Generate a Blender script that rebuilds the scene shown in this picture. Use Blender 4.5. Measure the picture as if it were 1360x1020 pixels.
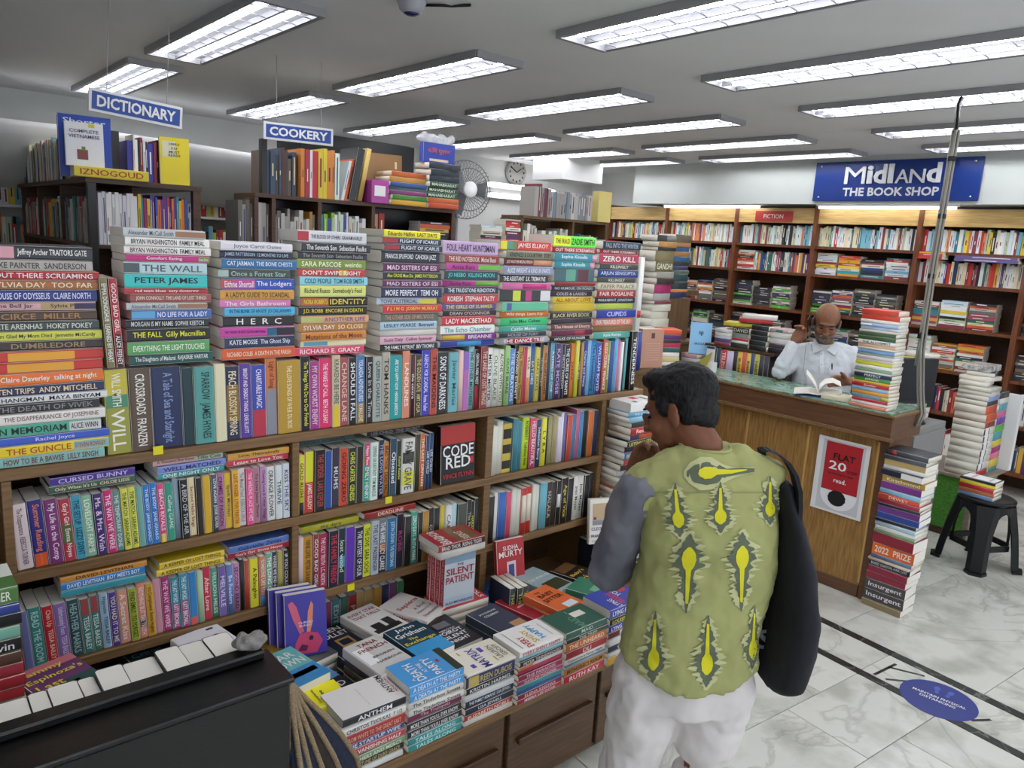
import bpy, bmesh, math, random
from mathutils import Vector, Matrix, Euler
random.seed(7)
for o in list(bpy.data.objects): bpy.data.objects.remove(o)
SC = bpy.context.scene
COL = SC.collection
# ------------------------------------------------------------------ camera
EYE = Vector((0, 0, 1.85))
F = 1000.0                                   # focal length in pixels of the 1360 x 1020 frame
# rows: the room's X, Y, Z axes in camera coordinates (right, down, forward)
RX = Vector((0.75920838, -0.07818231, 0.64613479))
RY = Vector((-0.64827083, -0.17909099, 0.74004821))
RZ = Vector((0.05785824, -0.98072113, -0.18665069))
cam = bpy.data.cameras.new('camera'); cam.sensor_fit = 'HORIZONTAL'; cam.sensor_width = 36
cam.lens = 36 * F / 1360; cam.clip_start = 0.05; cam.clip_end = 60
camo = bpy.data.objects.new('camera', cam); COL.objects.link(camo)
camo.matrix_world = Matrix(((RX[0], -RX[1], -RX[2], EYE[0]), (RY[0], -RY[1], -RY[2], EYE[1]), (RZ[0], -RZ[1], -RZ[2], EYE[2]), (0, 0, 0, 1)))
SC.camera = camo
def ray(px, py):
    d = Vector((px - 680, py - 510, F)); return Vector((RX.dot(d), RY.dot(d), RZ.dot(d)))
def onX(px, py, v): w = ray(px, py); return EYE + w * (v / w.x)
def onY(px, py, v): w = ray(px, py); return EYE + w * (v / w.y)
def onZ(px, py, v): w = ray(px, py); return EYE + w * ((v - EYE.z) / w.z)
# ------------------------------------------------------------------ world and exposure
W = bpy.data.worlds.new('world'); SC.world = W; W.use_nodes = True
W.node_tree.nodes['Background'].inputs[0].default_value = (0.75, 0.8, 0.9, 1)
W.node_tree.nodes['Background'].inputs[1].default_value = 1.7
SC.view_settings.view_transform = 'Standard'; SC.view_settings.look = 'None'
SC.view_settings.gamma = 1; SC.view_settings.use_curve_mapping = False
SC.view_settings.exposure = 0.55
TUBE_POWER = 21.5
# ------------------------------------------------------------------ colours and materials
def lin(c): return c / 12.92 if c <= 0.04045 else ((c + 0.055) / 1.055) ** 2.4
def hx(h):
    h = {'w': 'efede6', 'k': '17171a', 'y': 'ecd92a', 'r': 'b81f2c'}.get(h, h)
    if len(h) == 3: h = ''.join(ch * 2 for ch in h)
    return tuple(lin(int(h[i:i + 2], 16) / 255) for i in (0, 2, 4))
MATS = {}
def mat(name, col='888888', rough=0.5, metal=0.0, noise=0.0, scale=20.0, bump=0.0, emit=0.0, spec=0.5, col2=None, stretch=(1, 1, 1), detail=4, trans=0.0, alpha=1.0):
    if name in MATS: return MATS[name]
    m = bpy.data.materials.new(name); m.use_nodes = True; nt = m.node_tree; b = nt.nodes['Principled BSDF']
    c = hx(col); b.inputs['Base Color'].default_value = (*c, 1)
    b.inputs['Roughness'].default_value = rough; b.inputs['Metallic'].default_value = metal
    b.inputs['Specular IOR Level'].default_value = spec
    if trans: b.inputs['Transmission Weight'].default_value = trans
    if alpha < 1: b.inputs['Alpha'].default_value = alpha
    if emit:
        b.inputs['Emission Color'].default_value = (*c, 1); b.inputs['Emission Strength'].default_value = emit
    if noise or bump:
        tc = nt.nodes.new('ShaderNodeTexCoord'); mp = nt.nodes.new('ShaderNodeMapping'); mp.inputs['Scale'].default_value = stretch
        nz = nt.nodes.new('ShaderNodeTexNoise'); nz.inputs['Scale'].default_value = scale; nz.inputs['Detail'].default_value = detail
        nt.links.new(tc.outputs['Object'], mp.inputs[0]); nt.links.new(mp.outputs[0], nz.inputs['Vector'])
        if noise:
            r = nt.nodes.new('ShaderNodeValToRGB'); e = r.color_ramp.elements
            c2 = hx(col2) if col2 else tuple(x * (1 - noise) for x in c)
            e[0].position = 0.35; e[1].position = 0.65
            e[0].color = (*c2, 1); e[1].color = (*c, 1)
            nt.links.new(nz.outputs['Fac'], r.inputs[0]); nt.links.new(r.outputs[0], b.inputs['Base Color'])
        if bump:
            bp = nt.nodes.new('ShaderNodeBump'); bp.inputs['Strength'].default_value = bump; bp.inputs['Distance'].default_value = 0.01
            nt.links.new(nz.outputs['Fac'], bp.inputs['Height']); nt.links.new(bp.outputs[0], b.inputs['Normal'])
    MATS[name] = m; return m
def objcol_mat(name, rough, noise=0.0, spec=0.5):
    m = bpy.data.materials.new(name); m.use_nodes = True; nt = m.node_tree; b = nt.nodes['Principled BSDF']
    oi = nt.nodes.new('ShaderNodeObjectInfo'); b.inputs['Roughness'].default_value = rough; b.inputs['Specular IOR Level'].default_value = spec
    if noise:
        tc = nt.nodes.new('ShaderNodeTexCoord'); nz = nt.nodes.new('ShaderNodeTexNoise'); nz.inputs['Scale'].default_value = 45; nz.inputs['Detail'].default_value = 3
        nt.links.new(tc.outputs['Object'], nz.inputs['Vector'])
        mr = nt.nodes.new('ShaderNodeMapRange'); mr.inputs[1].default_value = 1.7; mr.inputs[2].default_value = 0.7; mr.inputs[3].default_value = 1 - noise; mr.inputs[4].default_value = 1 + noise * 0.5
        mx = nt.nodes.new('ShaderNodeVectorMath'); mx.operation = 'SCALE'
        nt.links.new(nz.outputs['Fac'], mr.inputs[0]); nt.links.new(oi.outputs['Color'], mx.inputs[0]); nt.links.new(mr.outputs[0], mx.inputs['Scale'])
        nt.links.new(mx.outputs[0], b.inputs['Base Color'])
    else: nt.links.new(oi.outputs['Color'], b.inputs['Base Color'])
    MATS[name] = m; return m
def attr_mat(name, rough):
    m = bpy.data.materials.new(name); m.use_nodes = True; nt = m.node_tree; b = nt.nodes['Principled BSDF']
    a = nt.nodes.new('ShaderNodeAttribute'); a.attribute_name = 'Col'; b.inputs['Roughness'].default_value = rough
    nt.links.new(a.outputs['Color'], b.inputs['Base Color']); MATS[name] = m; return m
COVER = objcol_mat('book_cover', 0.38, 0.12); INK = objcol_mat('printed_ink', 0.5); PLAIN = objcol_mat('tinted_plastic', 0.45)
FARBOOK = attr_mat('far_book', 0.5)
def page_mat():
    m = bpy.data.materials.new('page_edges'); m.use_nodes = True; nt = m.node_tree; b = nt.nodes['Principled BSDF']; b.inputs['Roughness'].default_value = 0.9
    oi = nt.nodes.new('ShaderNodeObjectInfo'); tc = nt.nodes.new('ShaderNodeTexCoord')
    sep = nt.nodes.new('ShaderNodeSeparateXYZ'); nt.links.new(tc.outputs['Object'], sep.inputs[0])
    nz = nt.nodes.new('ShaderNodeTexNoise'); nz.noise_dimensions = '1D'; nz.inputs['Scale'].default_value = 900
    nt.links.new(sep.outputs['Z'], nz.inputs['W'])
    r = nt.nodes.new('ShaderNodeValToRGB'); r.color_ramp.elements[0].color = (*hx('dcd6c9'), 1); r.color_ramp.elements[1].color = (*hx('f3efe5'), 1)
    nt.links.new(nz.outputs['Fac'], r.inputs[0]); nt.links.new(r.outputs[0], b.inputs['Base Color']); MATS['page_edges'] = m; return m
PAGES = page_mat()
def wood(name, c1, c2, stretch=(1, 14, 14), rough=0.45, scale=6, bump=0.15):
    return mat(name, c1, rough, 0, 0.5, scale, bump, col2=c2, stretch=stretch, detail=8)
SHELFWOOD = wood('shelf_wood', '86653f', '6e5232', (1, 16, 16))
DARKWOOD = wood('dark_wood', '5a3a22', '3f2816', (1, 12, 12))
COUNTERWOOD = wood('counter_wood', 'ab8148', '8a6431', (14, 14, 1.5))
FRIEZE = wood('counter_frieze_wood', '6d4a30', '5a3b26', (12, 1, 12))
REDWOOD = wood('back_shelf_wood', '7a4526', '5c3219', (12, 12, 1.2))
LITFASCIA = wood('lit_fascia_wood', 'd9b878', 'c29c5c', (12, 1, 12))  # golden lamp light on the fascia, put into its wood colour
BLACKWOOD = mat('black_laminate', '080808', 0.3, noise=0.4, scale=30, bump=0.06, col2='0f0e0e', stretch=(1, 8, 8))
WALLPAINT = mat('wall_paint', 'e2e3e0', 0.85, noise=0.05, scale=3, bump=0.03)
CEILPAINT = mat('ceiling_paint', 'e4e5e4', 0.9, noise=0.04, scale=2, bump=0.03)
METALGREY = mat('fixture_metal', '98989a', 0.5)
WHITEPL = mat('white_plastic', 'e8e8e6', 0.4)
BLACKPL = mat('black_plastic', '101012', 0.42, spec=0.35, bump=0.04, noise=0.1, scale=60)
CHROME = mat('chrome', 'c9c9c9', 0.2, 1.0)
# ------------------------------------------------------------------ object helpers
PW = {}
def link(name, me, parent=None, color=None):
    o = bpy.data.objects.new(name, me); COL.objects.link(o)
    if parent: o.parent = parent; o.matrix_parent_inverse = PW[parent.name].inverted()
    if color: o.color = (*color, 1)
    return o
def tag(o, label, cat, group=None, kind=None):
    if label: o['label'] = label
    if cat: o['category'] = cat
    if group: o['group'] = group
    if kind: o['kind'] = kind
    return o
def empty(name, loc, rz=0.0):
    o = bpy.data.objects.new(name, None); COL.objects.link(o); o.empty_display_size = 0.1
    o.location = loc; o.rotation_euler = (0, 0, rz)
    PW[o.name] = Matrix.Translation(loc) @ Matrix.Rotation(rz, 4, 'Z'); return o
def thing(name, loc, label, cat, group=None, rz=0.0):
    return tag(empty(name, loc, rz), label, cat, group)
def mesh_obj(name, verts, faces, m, parent=None, smooth=False, color=None, space=None):
    """verts in world coordinates (or in `space` = a 4x4); origin goes to the bottom centre"""
    vs = [Vector(v) for v in verts]
    if space: vs = [space @ v for v in vs]
    lo = [min(v[i] for v in vs) for i in range(3)]; hi = [max(v[i] for v in vs) for i in range(3)]
    c = Vector(((lo[0] + hi[0]) / 2, (lo[1] + hi[1]) / 2, lo[2]))
    me = bpy.data.meshes.new(name); me.from_pydata([v - c for v in vs], [], faces)
    if smooth: me.polygons.foreach_set('use_smooth', [True] * len(me.polygons))
    if m: me.materials.append(m)
    me.update()
    o = link(name, me, parent, color); o.location = c; PW[o.name] = Matrix.Translation(c)
    return o
class MB:
    def __init__(s): s.v = []; s.f = []
    def box(s, x0, x1, y0, y1, z0, z1):
        n = len(s.v); s.v += [(x, y, z) for z in (z0, z1) for x, y in ((x0, y0), (x1, y0), (x1, y1), (x0, y1))]
        s.f += [tuple(n + i for i in q) for q in ((3, 2, 1, 0), (4, 5, 6, 7), (0, 1, 5, 4), (1, 2, 6, 5), (2, 3, 7, 6), (3, 0, 4, 7))]; return s
    def cbox(s, x0, x1, y0, y1, z0, z1, b=0.003):
        """box with chamfered vertical and horizontal edges"""
        bm = bmesh.new(); bmesh.ops.create_cube(bm, size=1)
        for v in bm.verts: v.co = Vector(((x0 + x1) / 2 + v.co.x * (x1 - x0), (y0 + y1) / 2 + v.co.y * (y1 - y0), (z0 + z1) / 2 + v.co.z * (z1 - z0)))
        bmesh.ops.bevel(bm, geom=bm.edges[:], offset=b, segments=1, affect='EDGES'); s.bm(bm); return s
    def bm(s, bm, M=None):
        n = len(s.v); bm.verts.index_update()
        s.v += [tuple((M @ v.co) if M else v.co) for v in bm.verts]; s.f += [tuple(n + v.index for v in f.verts) for f in bm.faces]; bm.free(); return s
    def loft(s, rings, cap=True):
        n = len(s.v); k = len(rings[0])
        for r in rings: s.v += [tuple(p) for p in r]
        for i in range(len(rings) - 1):
            for j in range(k):
                a = n + i * k + j; b = n + i * k + (j + 1) % k; s.f.append((a, b, b + k, a + k))
        if cap:
            s.f.append(tuple(n + j for j in range(k))[::-1]); s.f.append(tuple(n + (len(rings) - 1) * k + j for j in range(k)))
        return s
    def tube(s, pts, r, k=8, cap=True):
        pts = [Vector(p) for p in pts]; rs = r if isinstance(r, (list, tuple)) else [r] * len(pts); rings = []
        up = Vector((0, 0, 1))
        for i, p in enumerate(pts):
            t = (pts[min(i + 1, len(pts) - 1)] - pts[max(i - 1, 0)]).normalized()
            u = t.cross(up); u = u.normalized() if u.length > 1e-3 else Vector((1, 0, 0)); w = t.cross(u).normalized()
            rings.append([p + (u * math.cos(a) + w * math.sin(a)) * rs[i] for a in [2 * math.pi * j / k for j in range(k)]])
        return s.loft(rings, cap)
    def lathe(s, prof, c=(0, 0, 0), k=24, M=None):
        rings = []
        for r, z in prof:
            rings.append([Vector((r * math.cos(2 * math.pi * j / k), r * math.sin(2 * math.pi * j / k), z)) for j in range(k)])
        rings = [[(M @ p if M else p) + Vector(c) for p in R] for R in rings]
        return s.loft(rings)
    def ell(s, c, r, rot=None, sub=3):
        bm = bmesh.new(); bmesh.ops.create_icosphere(bm, subdivisions=sub, radius=1)
        M = Matrix.Translation(c) @ (Euler(rot).to_matrix().to_4x4() if rot else Matrix()) @ Matrix.Diagonal((*r, 1)); return s.bm(bm, M)
    def cap(s, pts, rs, k=14):
        """tapered limb: overlapping tube and balls"""
        s.tube(pts, rs, k)
        for p, r in zip(pts, rs): s.ell(p, (r, r, r), sub=2)
        return s
    def build(s, name, m, parent=None, smooth=False, color=None, space=None): return mesh_obj(name, s.v, s.f, m, parent, smooth, color, space)
def box(name, x0, x1, y0, y1, z0, z1, m, parent=None, b=0.0, color=None):
    q = MB(); q.cbox(x0, x1, y0, y1, z0, z1, b) if b else q.box(x0, x1, y0, y1, z0, z1); return q.build(name, m, parent, False, color)
def struct(o): o['kind'] = 'structure'; return o
# ------------------------------------------------------------------ lettering: real text outlines, shared between equal strings
TEXTQ = []
def text(parent, s, M, wmax, hmax, col, bold=0.012, name='lettering', stretch=1.35, align='C', minf=0.55, m=None):
    """M: 4x4 in the parent's frame, x along the line, y up the letters, origin at the centre of the line"""
    TEXTQ.append((parent, s, M, wmax, hmax, col, bold, name, stretch, align, minf, m))
def flush_text():
    keys = {}; objs = {}
    for q in TEXTQ: keys[(q[1], q[6])] = None
    for i, (s, b) in enumerate(keys):
        cu = bpy.data.curves.new('t', 'FONT'); cu.body = s; cu.size = 1; cu.resolution_u = 2; cu.offset = b; cu.align_x = 'CENTER'
        cu.space_line = 0.85
        o = bpy.data.objects.new('t', cu); COL.objects.link(o); objs[(s, b)] = o
    bpy.context.view_layer.update(); dg = bpy.context.evaluated_depsgraph_get()
    for k, o in objs.items():
        me = bpy.data.meshes.new_from_object(o.evaluated_get(dg)); me.name = 'lettering'
        if len(me.vertices) == 0: continue
        xs = [v.co.x for v in me.vertices]; ys = [v.co.y for v in me.vertices]
        c = Vector(((min(xs) + max(xs)) / 2, (min(ys) + max(ys)) / 2, 0))
        for v in me.vertices: v.co -= c
        me.materials.clear(); me.materials.append(INK); keys[k] = (me, max(xs) - min(xs), max(ys) - min(ys))
    for o in objs.values():
        cu = o.data; bpy.data.objects.remove(o); bpy.data.curves.remove(cu)
    for (parent, s, M, wmax, hmax, col, bold, name, stretch, align, minf, m) in TEXTQ:
        if keys[(s, bold)] is None: continue
        me, w, h = keys[(s, bold)]
        sy = hmax / h; sx = min(sy * stretch, wmax / w)
        if sx < sy * minf: sy = sx / minf
        if align == 'L': M = M @ Matrix.Translation((-wmax / 2 + sx * w / 2, 0, 0))
        if align == 'R': M = M @ Matrix.Translation((wmax / 2 - sx * w / 2, 0, 0))
        o = bpy.data.objects.new(name, me); COL.objects.link(o); o.parent = parent; o.color = (*hx(col), 1)
        o.matrix_local = M @ Matrix.Diagonal((sx, sy, 1, 1))
        if m: o.material_slots[0].link = 'OBJECT'; o.material_slots[0].material = m
def frame(o, x, y):
    x = Vector(x).normalized(); y = Vector(y).normalized(); z = x.cross(y)
    return Matrix(((x[0], y[0], z[0], o[0]), (x[1], y[1], z[1], o[1]), (x[2], y[2], z[2], o[2]), (0, 0, 0, 1)))
# ------------------------------------------------------------------ naming colours and places in words
def cname(h):
    r, g, b = [c ** (1 / 2.2) for c in hx(h)]; mx = max(r, g, b); mn = min(r, g, b); d = mx - mn
    if d < 0.09: return 'black' if mx < 0.25 else 'charcoal' if mx < 0.4 else 'grey' if mx < 0.72 else 'white'
    if mx == r: hue = (60 * (g - b) / d) % 360
    elif mx == g: hue = 60 * (b - r) / d + 120
    else: hue = 60 * (r - g) / d + 240
    s = d / mx
    if mx < 0.22: return 'black'
    if s < 0.2 and mx > 0.72: return 'cream' if 20 < hue < 80 else 'pale ' + ('pink' if hue < 20 or hue > 300 else 'green' if hue < 170 else 'blue')
    n = 'red' if hue < 12 or hue >= 345 else 'orange' if hue < 40 else 'yellow' if hue < 63 else 'lime' if hue < 85 else 'green' if hue < 155 else 'teal' if hue < 192 else 'blue' if hue < 250 else 'purple' if hue < 290 else 'magenta'
    if n == 'orange' and (mx < 0.68 or s < 0.45): n = 'brown' if mx < 0.68 else 'tan'
    if n == 'yellow' and mx < 0.7: n = 'olive'
    if n == 'red' and mx > 0.8 and s < 0.6: n = 'pink'
    if n == 'magenta' and s < 0.45: n = 'lilac'
    if n == 'blue' and mx < 0.42: return 'navy'
    if n == 'red' and mx < 0.45: return 'maroon'
    if mx < 0.42: return 'dark ' + n
    if mx > 0.75 and s < 0.4: return 'light ' + n
    return n
ORD = 'first second third fourth fifth sixth seventh eighth ninth tenth eleventh twelfth thirteenth fourteenth fifteenth sixteenth seventeenth eighteenth nineteenth'.split()
TENS = {20: 'twent', 30: 'thirt', 40: 'fort', 50: 'fift', 60: 'sixt', 70: 'sevent', 80: 'eight'}
def ordn(i):
    if i <= 19: return ORD[i - 1]
    t = i // 10 * 10; u = i % 10
    return TENS[t] + ('ieth' if u == 0 else 'y-' + ORD[u - 1])
# ------------------------------------------------------------------ the book
def book_mesh(L, T, Wd, hard):
    """local: x along the spine (-L/2..L/2), y away from the spine (-W/2..W/2), z thickness 0..T. U-shaped cover + page block"""
    c = 0.0022 if hard else 0.0008; o = 0.003 if hard else 0.0
    r = min(T * 0.3, 0.005); y0, y1 = -Wd / 2, Wd / 2
    prof = [(y1, 0), (y0 + r, 0), (y0 + r * 0.3, r * 0.3), (y0, r), (y0, T - r), (y0 + r * 0.3, T - r * 0.3), (y0 + r, T), (y1, T), (y1, T - c), (y0 + r + c, T - c), (y0 + c * 1.5, T - r - c), (y0 + c * 1.5, r + c), (y0 + r + c, c), (y1, c)]
    k = len(prof); v = [(x, y, z) for x in (-L / 2, L / 2) for y, z in prof]
    f = [(i, (i + 1) % k, k + (i + 1) % k, k + i) for i in range(k)]
    for off, rev in ((0, False), (k, True)):
        for q in ((0, 1, 12, 13), (1, 2, 11, 12), (2, 3, 11), (3, 4, 10, 11), (4, 5, 10), (5, 6, 9, 10), (6, 7, 8, 9)):
            t = tuple(off + i for i in q); f.append(t[::-1] if not rev else t)
    p = MB().box(-L / 2 + o + 0.0003, L / 2 - o - 0.0003, y0 + c * 1.5 + 0.0005, y1 - o - 0.0006, c, T - c)
    return v, f, p.v, p.f
UPR = Matrix(((0, 0, 1, 0), (0, 1, 0, 0), (-1, 0, 0, 0), (0, 0, 0, 1)))     # spine text runs downwards, thickness along +x
NBOOK = {}
def book(loc, rot, L, T, Wd, bg, title='', fg='w', stand=False, label=None, group=None, band=None, cover=None, hard=False, page=None, name='book', lift=0.0):
    """loc: bottom centre. stand: upright with the spine facing -y. cover: list of (text, x, y, w, h, colour) in cover units"""
    v, f, pv, pf = book_mesh(L, T, Wd, hard)
    M = Matrix()
    if stand: M = Matrix.Translation((-T / 2, 0, L / 2)) @ UPR
    me = bpy.data.meshes.new('book'); me.from_pydata([M @ Vector(q) for q in v], [], f); me.materials.append(COVER)
    o = bpy.data.objects.new(name, me); COL.objects.link(o); o.location = loc; o.rotation_euler = rot; o.color = (*hx(bg), 1)
    tag(o, label, 'book', group)
    pm = bpy.data.meshes.new('page_block'); pm.from_pydata([M @ Vector(q) for q in pv], [], pf); pm.materials.append(PAGES)
    p = bpy.data.objects.new('page_block', pm); COL.objects.link(p); p.parent = o
    ys = -Wd / 2 - 0.0005
    if band:
        for hexc, a, b in band:
            x0, x1 = -L / 2 + a * L, -L / 2 + b * L; r = min(T * 0.3, 0.005)
            q = bpy.data.meshes.new('spine_panel')
            q.from_pydata([M @ Vector(t) for t in ((x0, ys + 0.0002, r * .7), (x1, ys + 0.0002, r * .7), (x1, ys + 0.0002, T - r * .7), (x0, ys + 0.0002, T - r * .7), (x0, ys + .001, r * .7), (x1, ys + .001, r * .7), (x1, ys + .001, T - r * .7), (x0, ys + .001, T - r * .7))], [], [(0, 1, 2, 3), (4, 7, 6, 5), (0, 4, 5, 1), (1, 5, 6, 2), (2, 6, 7, 3), (3, 7, 4, 0)])
            q.materials.append(COVER); qq = bpy.data.objects.new('spine_panel', q); COL.objects.link(qq); qq.parent = o; qq.color = (*hx(hexc), 1)
    if title:
        def line(s, a, b): text(o, s, M @ frame(((a + b) / 2 * L - L / 2, ys - 0.0004, T / 2), (1, 0, 0), (0, 0, 1)), L * (b - a) * (0.87 if b - a > .99 else 0.92), T * 0.56, fg)
        a_ = min((q[1] for q in band), default=1) if band else 1; b_ = max((q[2] for q in band), default=0) if band else 0; two = [q for q in title.split('  ') if q]
        if band and b_ >= .97 and a_ >= .4:                       # a differently coloured end of the spine
            if len(two) > 1: line(two[0], .03, a_); line(' '.join(two[1:]), a_, .98)
            else: line(title, .03, a_)
        elif band and a_ <= .03 and b_ <= .6:
            if len(two) > 1 and b_ >= .25: line(two[0], .03, b_); line(' '.join(two[1:]), b_, .98)
            else: line(title, b_, .97)
        else: line(title, 0, 1)
    if cover:
        for it in cover:
            if it[0].startswith('#'):            # a printed panel on the front cover: '#hex', x0, x1, y0, y1 (fractions; x across, y up)
                x0, x1, y0, y1 = it[1:5]; e = 0.0006 + 0.0002 * (len(it) > 5)
                pts = [(L / 2 - yy * L, -Wd / 2 + xx * Wd) for xx, yy in ((x0, y0), (x1, y0), (x1, y1), (x0, y1))]
                q = bpy.data.meshes.new('cover_art'); q.from_pydata([M @ Vector((a, b, T + e)) for a, b in pts], [], [(0, 1, 2, 3)]); q.materials.append(COVER)
                qq = bpy.data.objects.new('cover_art', q); COL.objects.link(qq); qq.parent = o; qq.color = (*hx(it[0][1:]), 1)
            else:
                s, cx, cy, w, h, c = it
                text(o, s, M @ frame((L / 2 - cy * L, -Wd / 2 + cx * Wd, T + 0.0012), (0, 1, 0), (-1, 0, 0)), w * Wd, h * L, c, stretch=1.6)
    return o
def parse(s):
    out = []
    for ln in s.strip().split('\n'):
        p = [q.strip() for q in ln.split(';')] + [''] * 4
        band = None
        if p[4]: band = [(b.split(',')[0], float(b.split(',')[1]), float(b.split(',')[2])) for b in p[4].split('/')]
        out.append((p[0], p[1] or '888888', p[2] or 'w', float(p[3] or 1), band))
    return out
# ================================================================== ROOM SHELL
XW, YW, X0, Y0, HC = 7.5, 7.2, -1.4, -1.9, 2.78
struct(box('floor', X0, XW, Y0, YW, -0.12, -0.006, mat('floor_bed', '8d8d86', 0.8)))
struct(box('ceiling', X0, XW, Y0, YW, HC, HC + 0.1, CEILPAINT))
struct(box('wall_right', XW, XW + 0.1, Y0, YW, -0.1, HC + 0.1, WALLPAINT))
struct(box('wall_back', X0, XW, YW, YW + 0.1, -0.1, HC + 0.1, WALLPAINT))
struct(box('wall_left', X0 - 0.1, X0, Y0, YW, -0.1, HC + 0.1, WALLPAINT))
struct(box('wall_front', X0, XW, Y0 - 0.1, Y0, -0.1, 0.5, WALLPAINT))      # added unseen shop front: sill and lintel, left open for daylight fill
struct(box('trim_5', X0, XW, Y0 - 0.1, Y0, 2.55, HC + 0.1, WALLPAINT))
for i in range(5): struct(box(f'added_window_{i + 1}', X0 + i * (XW - X0) / 4 - 0.04, X0 + i * (XW - X0) / 4 + 0.04, Y0 - 0.09, Y0 - 0.01, 0.5, 2.55, METALGREY))  # bars of the added opening behind the camera
struct(box('trim_1', 6.95, XW, Y0, 6.0, 2.36, HC, mat('beam_paint', 'c4c8c2', 0.8, bump=0.02, noise=0.03, scale=4)))   # beam over the back bookcases
struct(box('trim_2', 5.78, 6.40, 6.0, 6.48, 2.53, HC, WALLPAINT))         # boxed-in duct in the corner
FL = bpy.data.objects['floor']
# marble floor: individual slabs, two dark stripes, the whole pattern turned by 5.3 degrees
TH = math.radians(-5.3); CT, ST = math.cos(TH), math.sin(TH)
FM = Matrix.Rotation(TH, 4, 'Z')
def marble(name, base, vein, s=2.2, rough=0.22):
    m = bpy.data.materials.new(name); m.use_nodes = True; nt = m.node_tree; b = nt.nodes['Principled BSDF']; b.inputs['Roughness'].default_value = rough
    tc = nt.nodes.new('ShaderNodeTexCoord'); oi = nt.nodes.new('ShaderNodeObjectInfo'); ad = nt.nodes.new('ShaderNodeVectorMath'); ad.operation = 'ADD'
    mu = nt.nodes.new('ShaderNodeMath'); mu.operation = 'MULTIPLY'; mu.inputs[1].default_value = 37; nt.links.new(oi.outputs['Random'], mu.inputs[0])
    nt.links.new(tc.outputs['Object'], ad.inputs[0]); nt.links.new(mu.outputs[0], ad.inputs[1])
    n1 = nt.nodes.new('ShaderNodeTexNoise'); n1.inputs['Scale'].default_value = s; n1.inputs['Detail'].default_value = 9; n1.inputs['Distortion'].default_value = 1.4
    n2 = nt.nodes.new('ShaderNodeTexNoise'); n2.inputs['Scale'].default_value = s * 2.6; n2.inputs['Detail'].default_value = 6
    nt.links.new(ad.outputs[0], n1.inputs['Vector']); nt.links.new(ad.outputs[0], n2.inputs['Vector'])
    r = nt.nodes.new('ShaderNodeValToRGB'); e = r.color_ramp.elements; e[0].position = 0.36; e[0].color = (*hx(base), 1); e[1].position = 0.66; e[1].color = (*hx(base), 1)
    x = e.new(0.485); x.color = (*hx(base), 1); x = e.new(0.508); x.color = (*hx(vein), 1); x = e.new(0.53); x.color = (*hx(base), 1)
    r2 = nt.nodes.new('ShaderNodeValToRGB'); r2.color_ramp.elements[0].position = 0.36; r2.color_ramp.elements[0].color = (0.70, 0.70, 0.67, 1); r2.color_ramp.elements[1].position = 0.55; r2.color_ramp.elements[1].color = (1, 1, 1, 1)
    nt.links.new(n1.outputs['Fac'], r.inputs[0]); nt.links.new(n2.outputs['Fac'], r2.inputs[0])
    mx = nt.nodes.new('ShaderNodeMix'); mx.data_type = 'RGBA'; mx.blend_type = 'MULTIPLY'; mx.inputs[0].default_value = 1
    nt.links.new(r.outputs[0], mx.inputs[6]); nt.links.new(r2.outputs[0], mx.inputs[7])
    nt.links.new(mx.outputs[2], b.inputs['Base Color']); MATS[name] = m; return m
MARB = marble('white_marble', 'd8d8ce', 'c2c2b8', 1.6); STRIPE = marble('black_stone', '2c302f', '7c8078', 5, 0.3)
def slab(u0, u1, v0, v1, m, name='tile', g=0.0018):
    q = MB().cbox(u0 + g, u1 - g, v0 + g, v1 - g, -0.012, 0.0, 0.0012)
    return q.build(name, m, FL, space=FM)
def fill(u0, u1, v0, v1, du, dv, stag):
    v = v0; k = 0
    while v < v1 - 0.01:
        u = u0 + (stag if k % 2 else 0)
        if k % 2 and stag > 0.01: slab(u0, u, v, min(v + dv, v1), MARB)
        while u < u1 - 0.01: slab(u, min(u + du, u1), v, min(v + dv, v1), MARB); u += du
        v += dv; k += 1
fill(0.26, 3.19, 0.525, 2.7, 0.6, 0.355, 0.24)
fill(-1.0, 3.19, -1.6, 0.525, 0.7, 0.7, 0.3)
slab(3.19, 3.24, -1.6, 6.9, STRIPE, 'stripe'); slab(3.485, 3.54, -1.6, 6.9, STRIPE, 'stripe')
for i in range(12): slab(3.24, 3.485, -1.2 + i * 0.7, -0.5 + i * 0.7, MARB)
fill(3.54, 7.6, -1.6, 4.1, 0.87, 0.7, 0.43)
struct(box('trim_3', X0, XW, Y0, YW, -0.0125, -0.0115, mat('grout', '77776f', 0.9)))
# inlaid lines of the diamond pattern between the stripes
def inlay(a, b):
    a = Vector((*a, 0)); b = Vector((*b, 0)); d = (b - a).normalized(); n = Vector((-d.y, d.x, 0)) * 0.007
    MB().loft([[a - n + Vector((0, 0, -0.003)), a + n + Vector((0, 0, -0.003)), a + n + Vector((0, 0, 0.0008)), a - n + Vector((0, 0, 0.0008))], [b - n + Vector((0, 0, -0.003)), b + n + Vector((0, 0, -0.003)), b + n + Vector((0, 0, 0.0008)), b - n + Vector((0, 0, 0.0008))]]).build('inlay_strip', STRIPE, FL)
def fp(px, py): p = onZ(px, py, 0); return (p.x, p.y)
for a, b in (((1161, 896), (1190, 882)), ((1180, 886), (1228, 898)), ((1176, 902), (1205, 905)), ((1290, 957), (1316, 956))): inlay(fp(*a), fp(*b))
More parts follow.
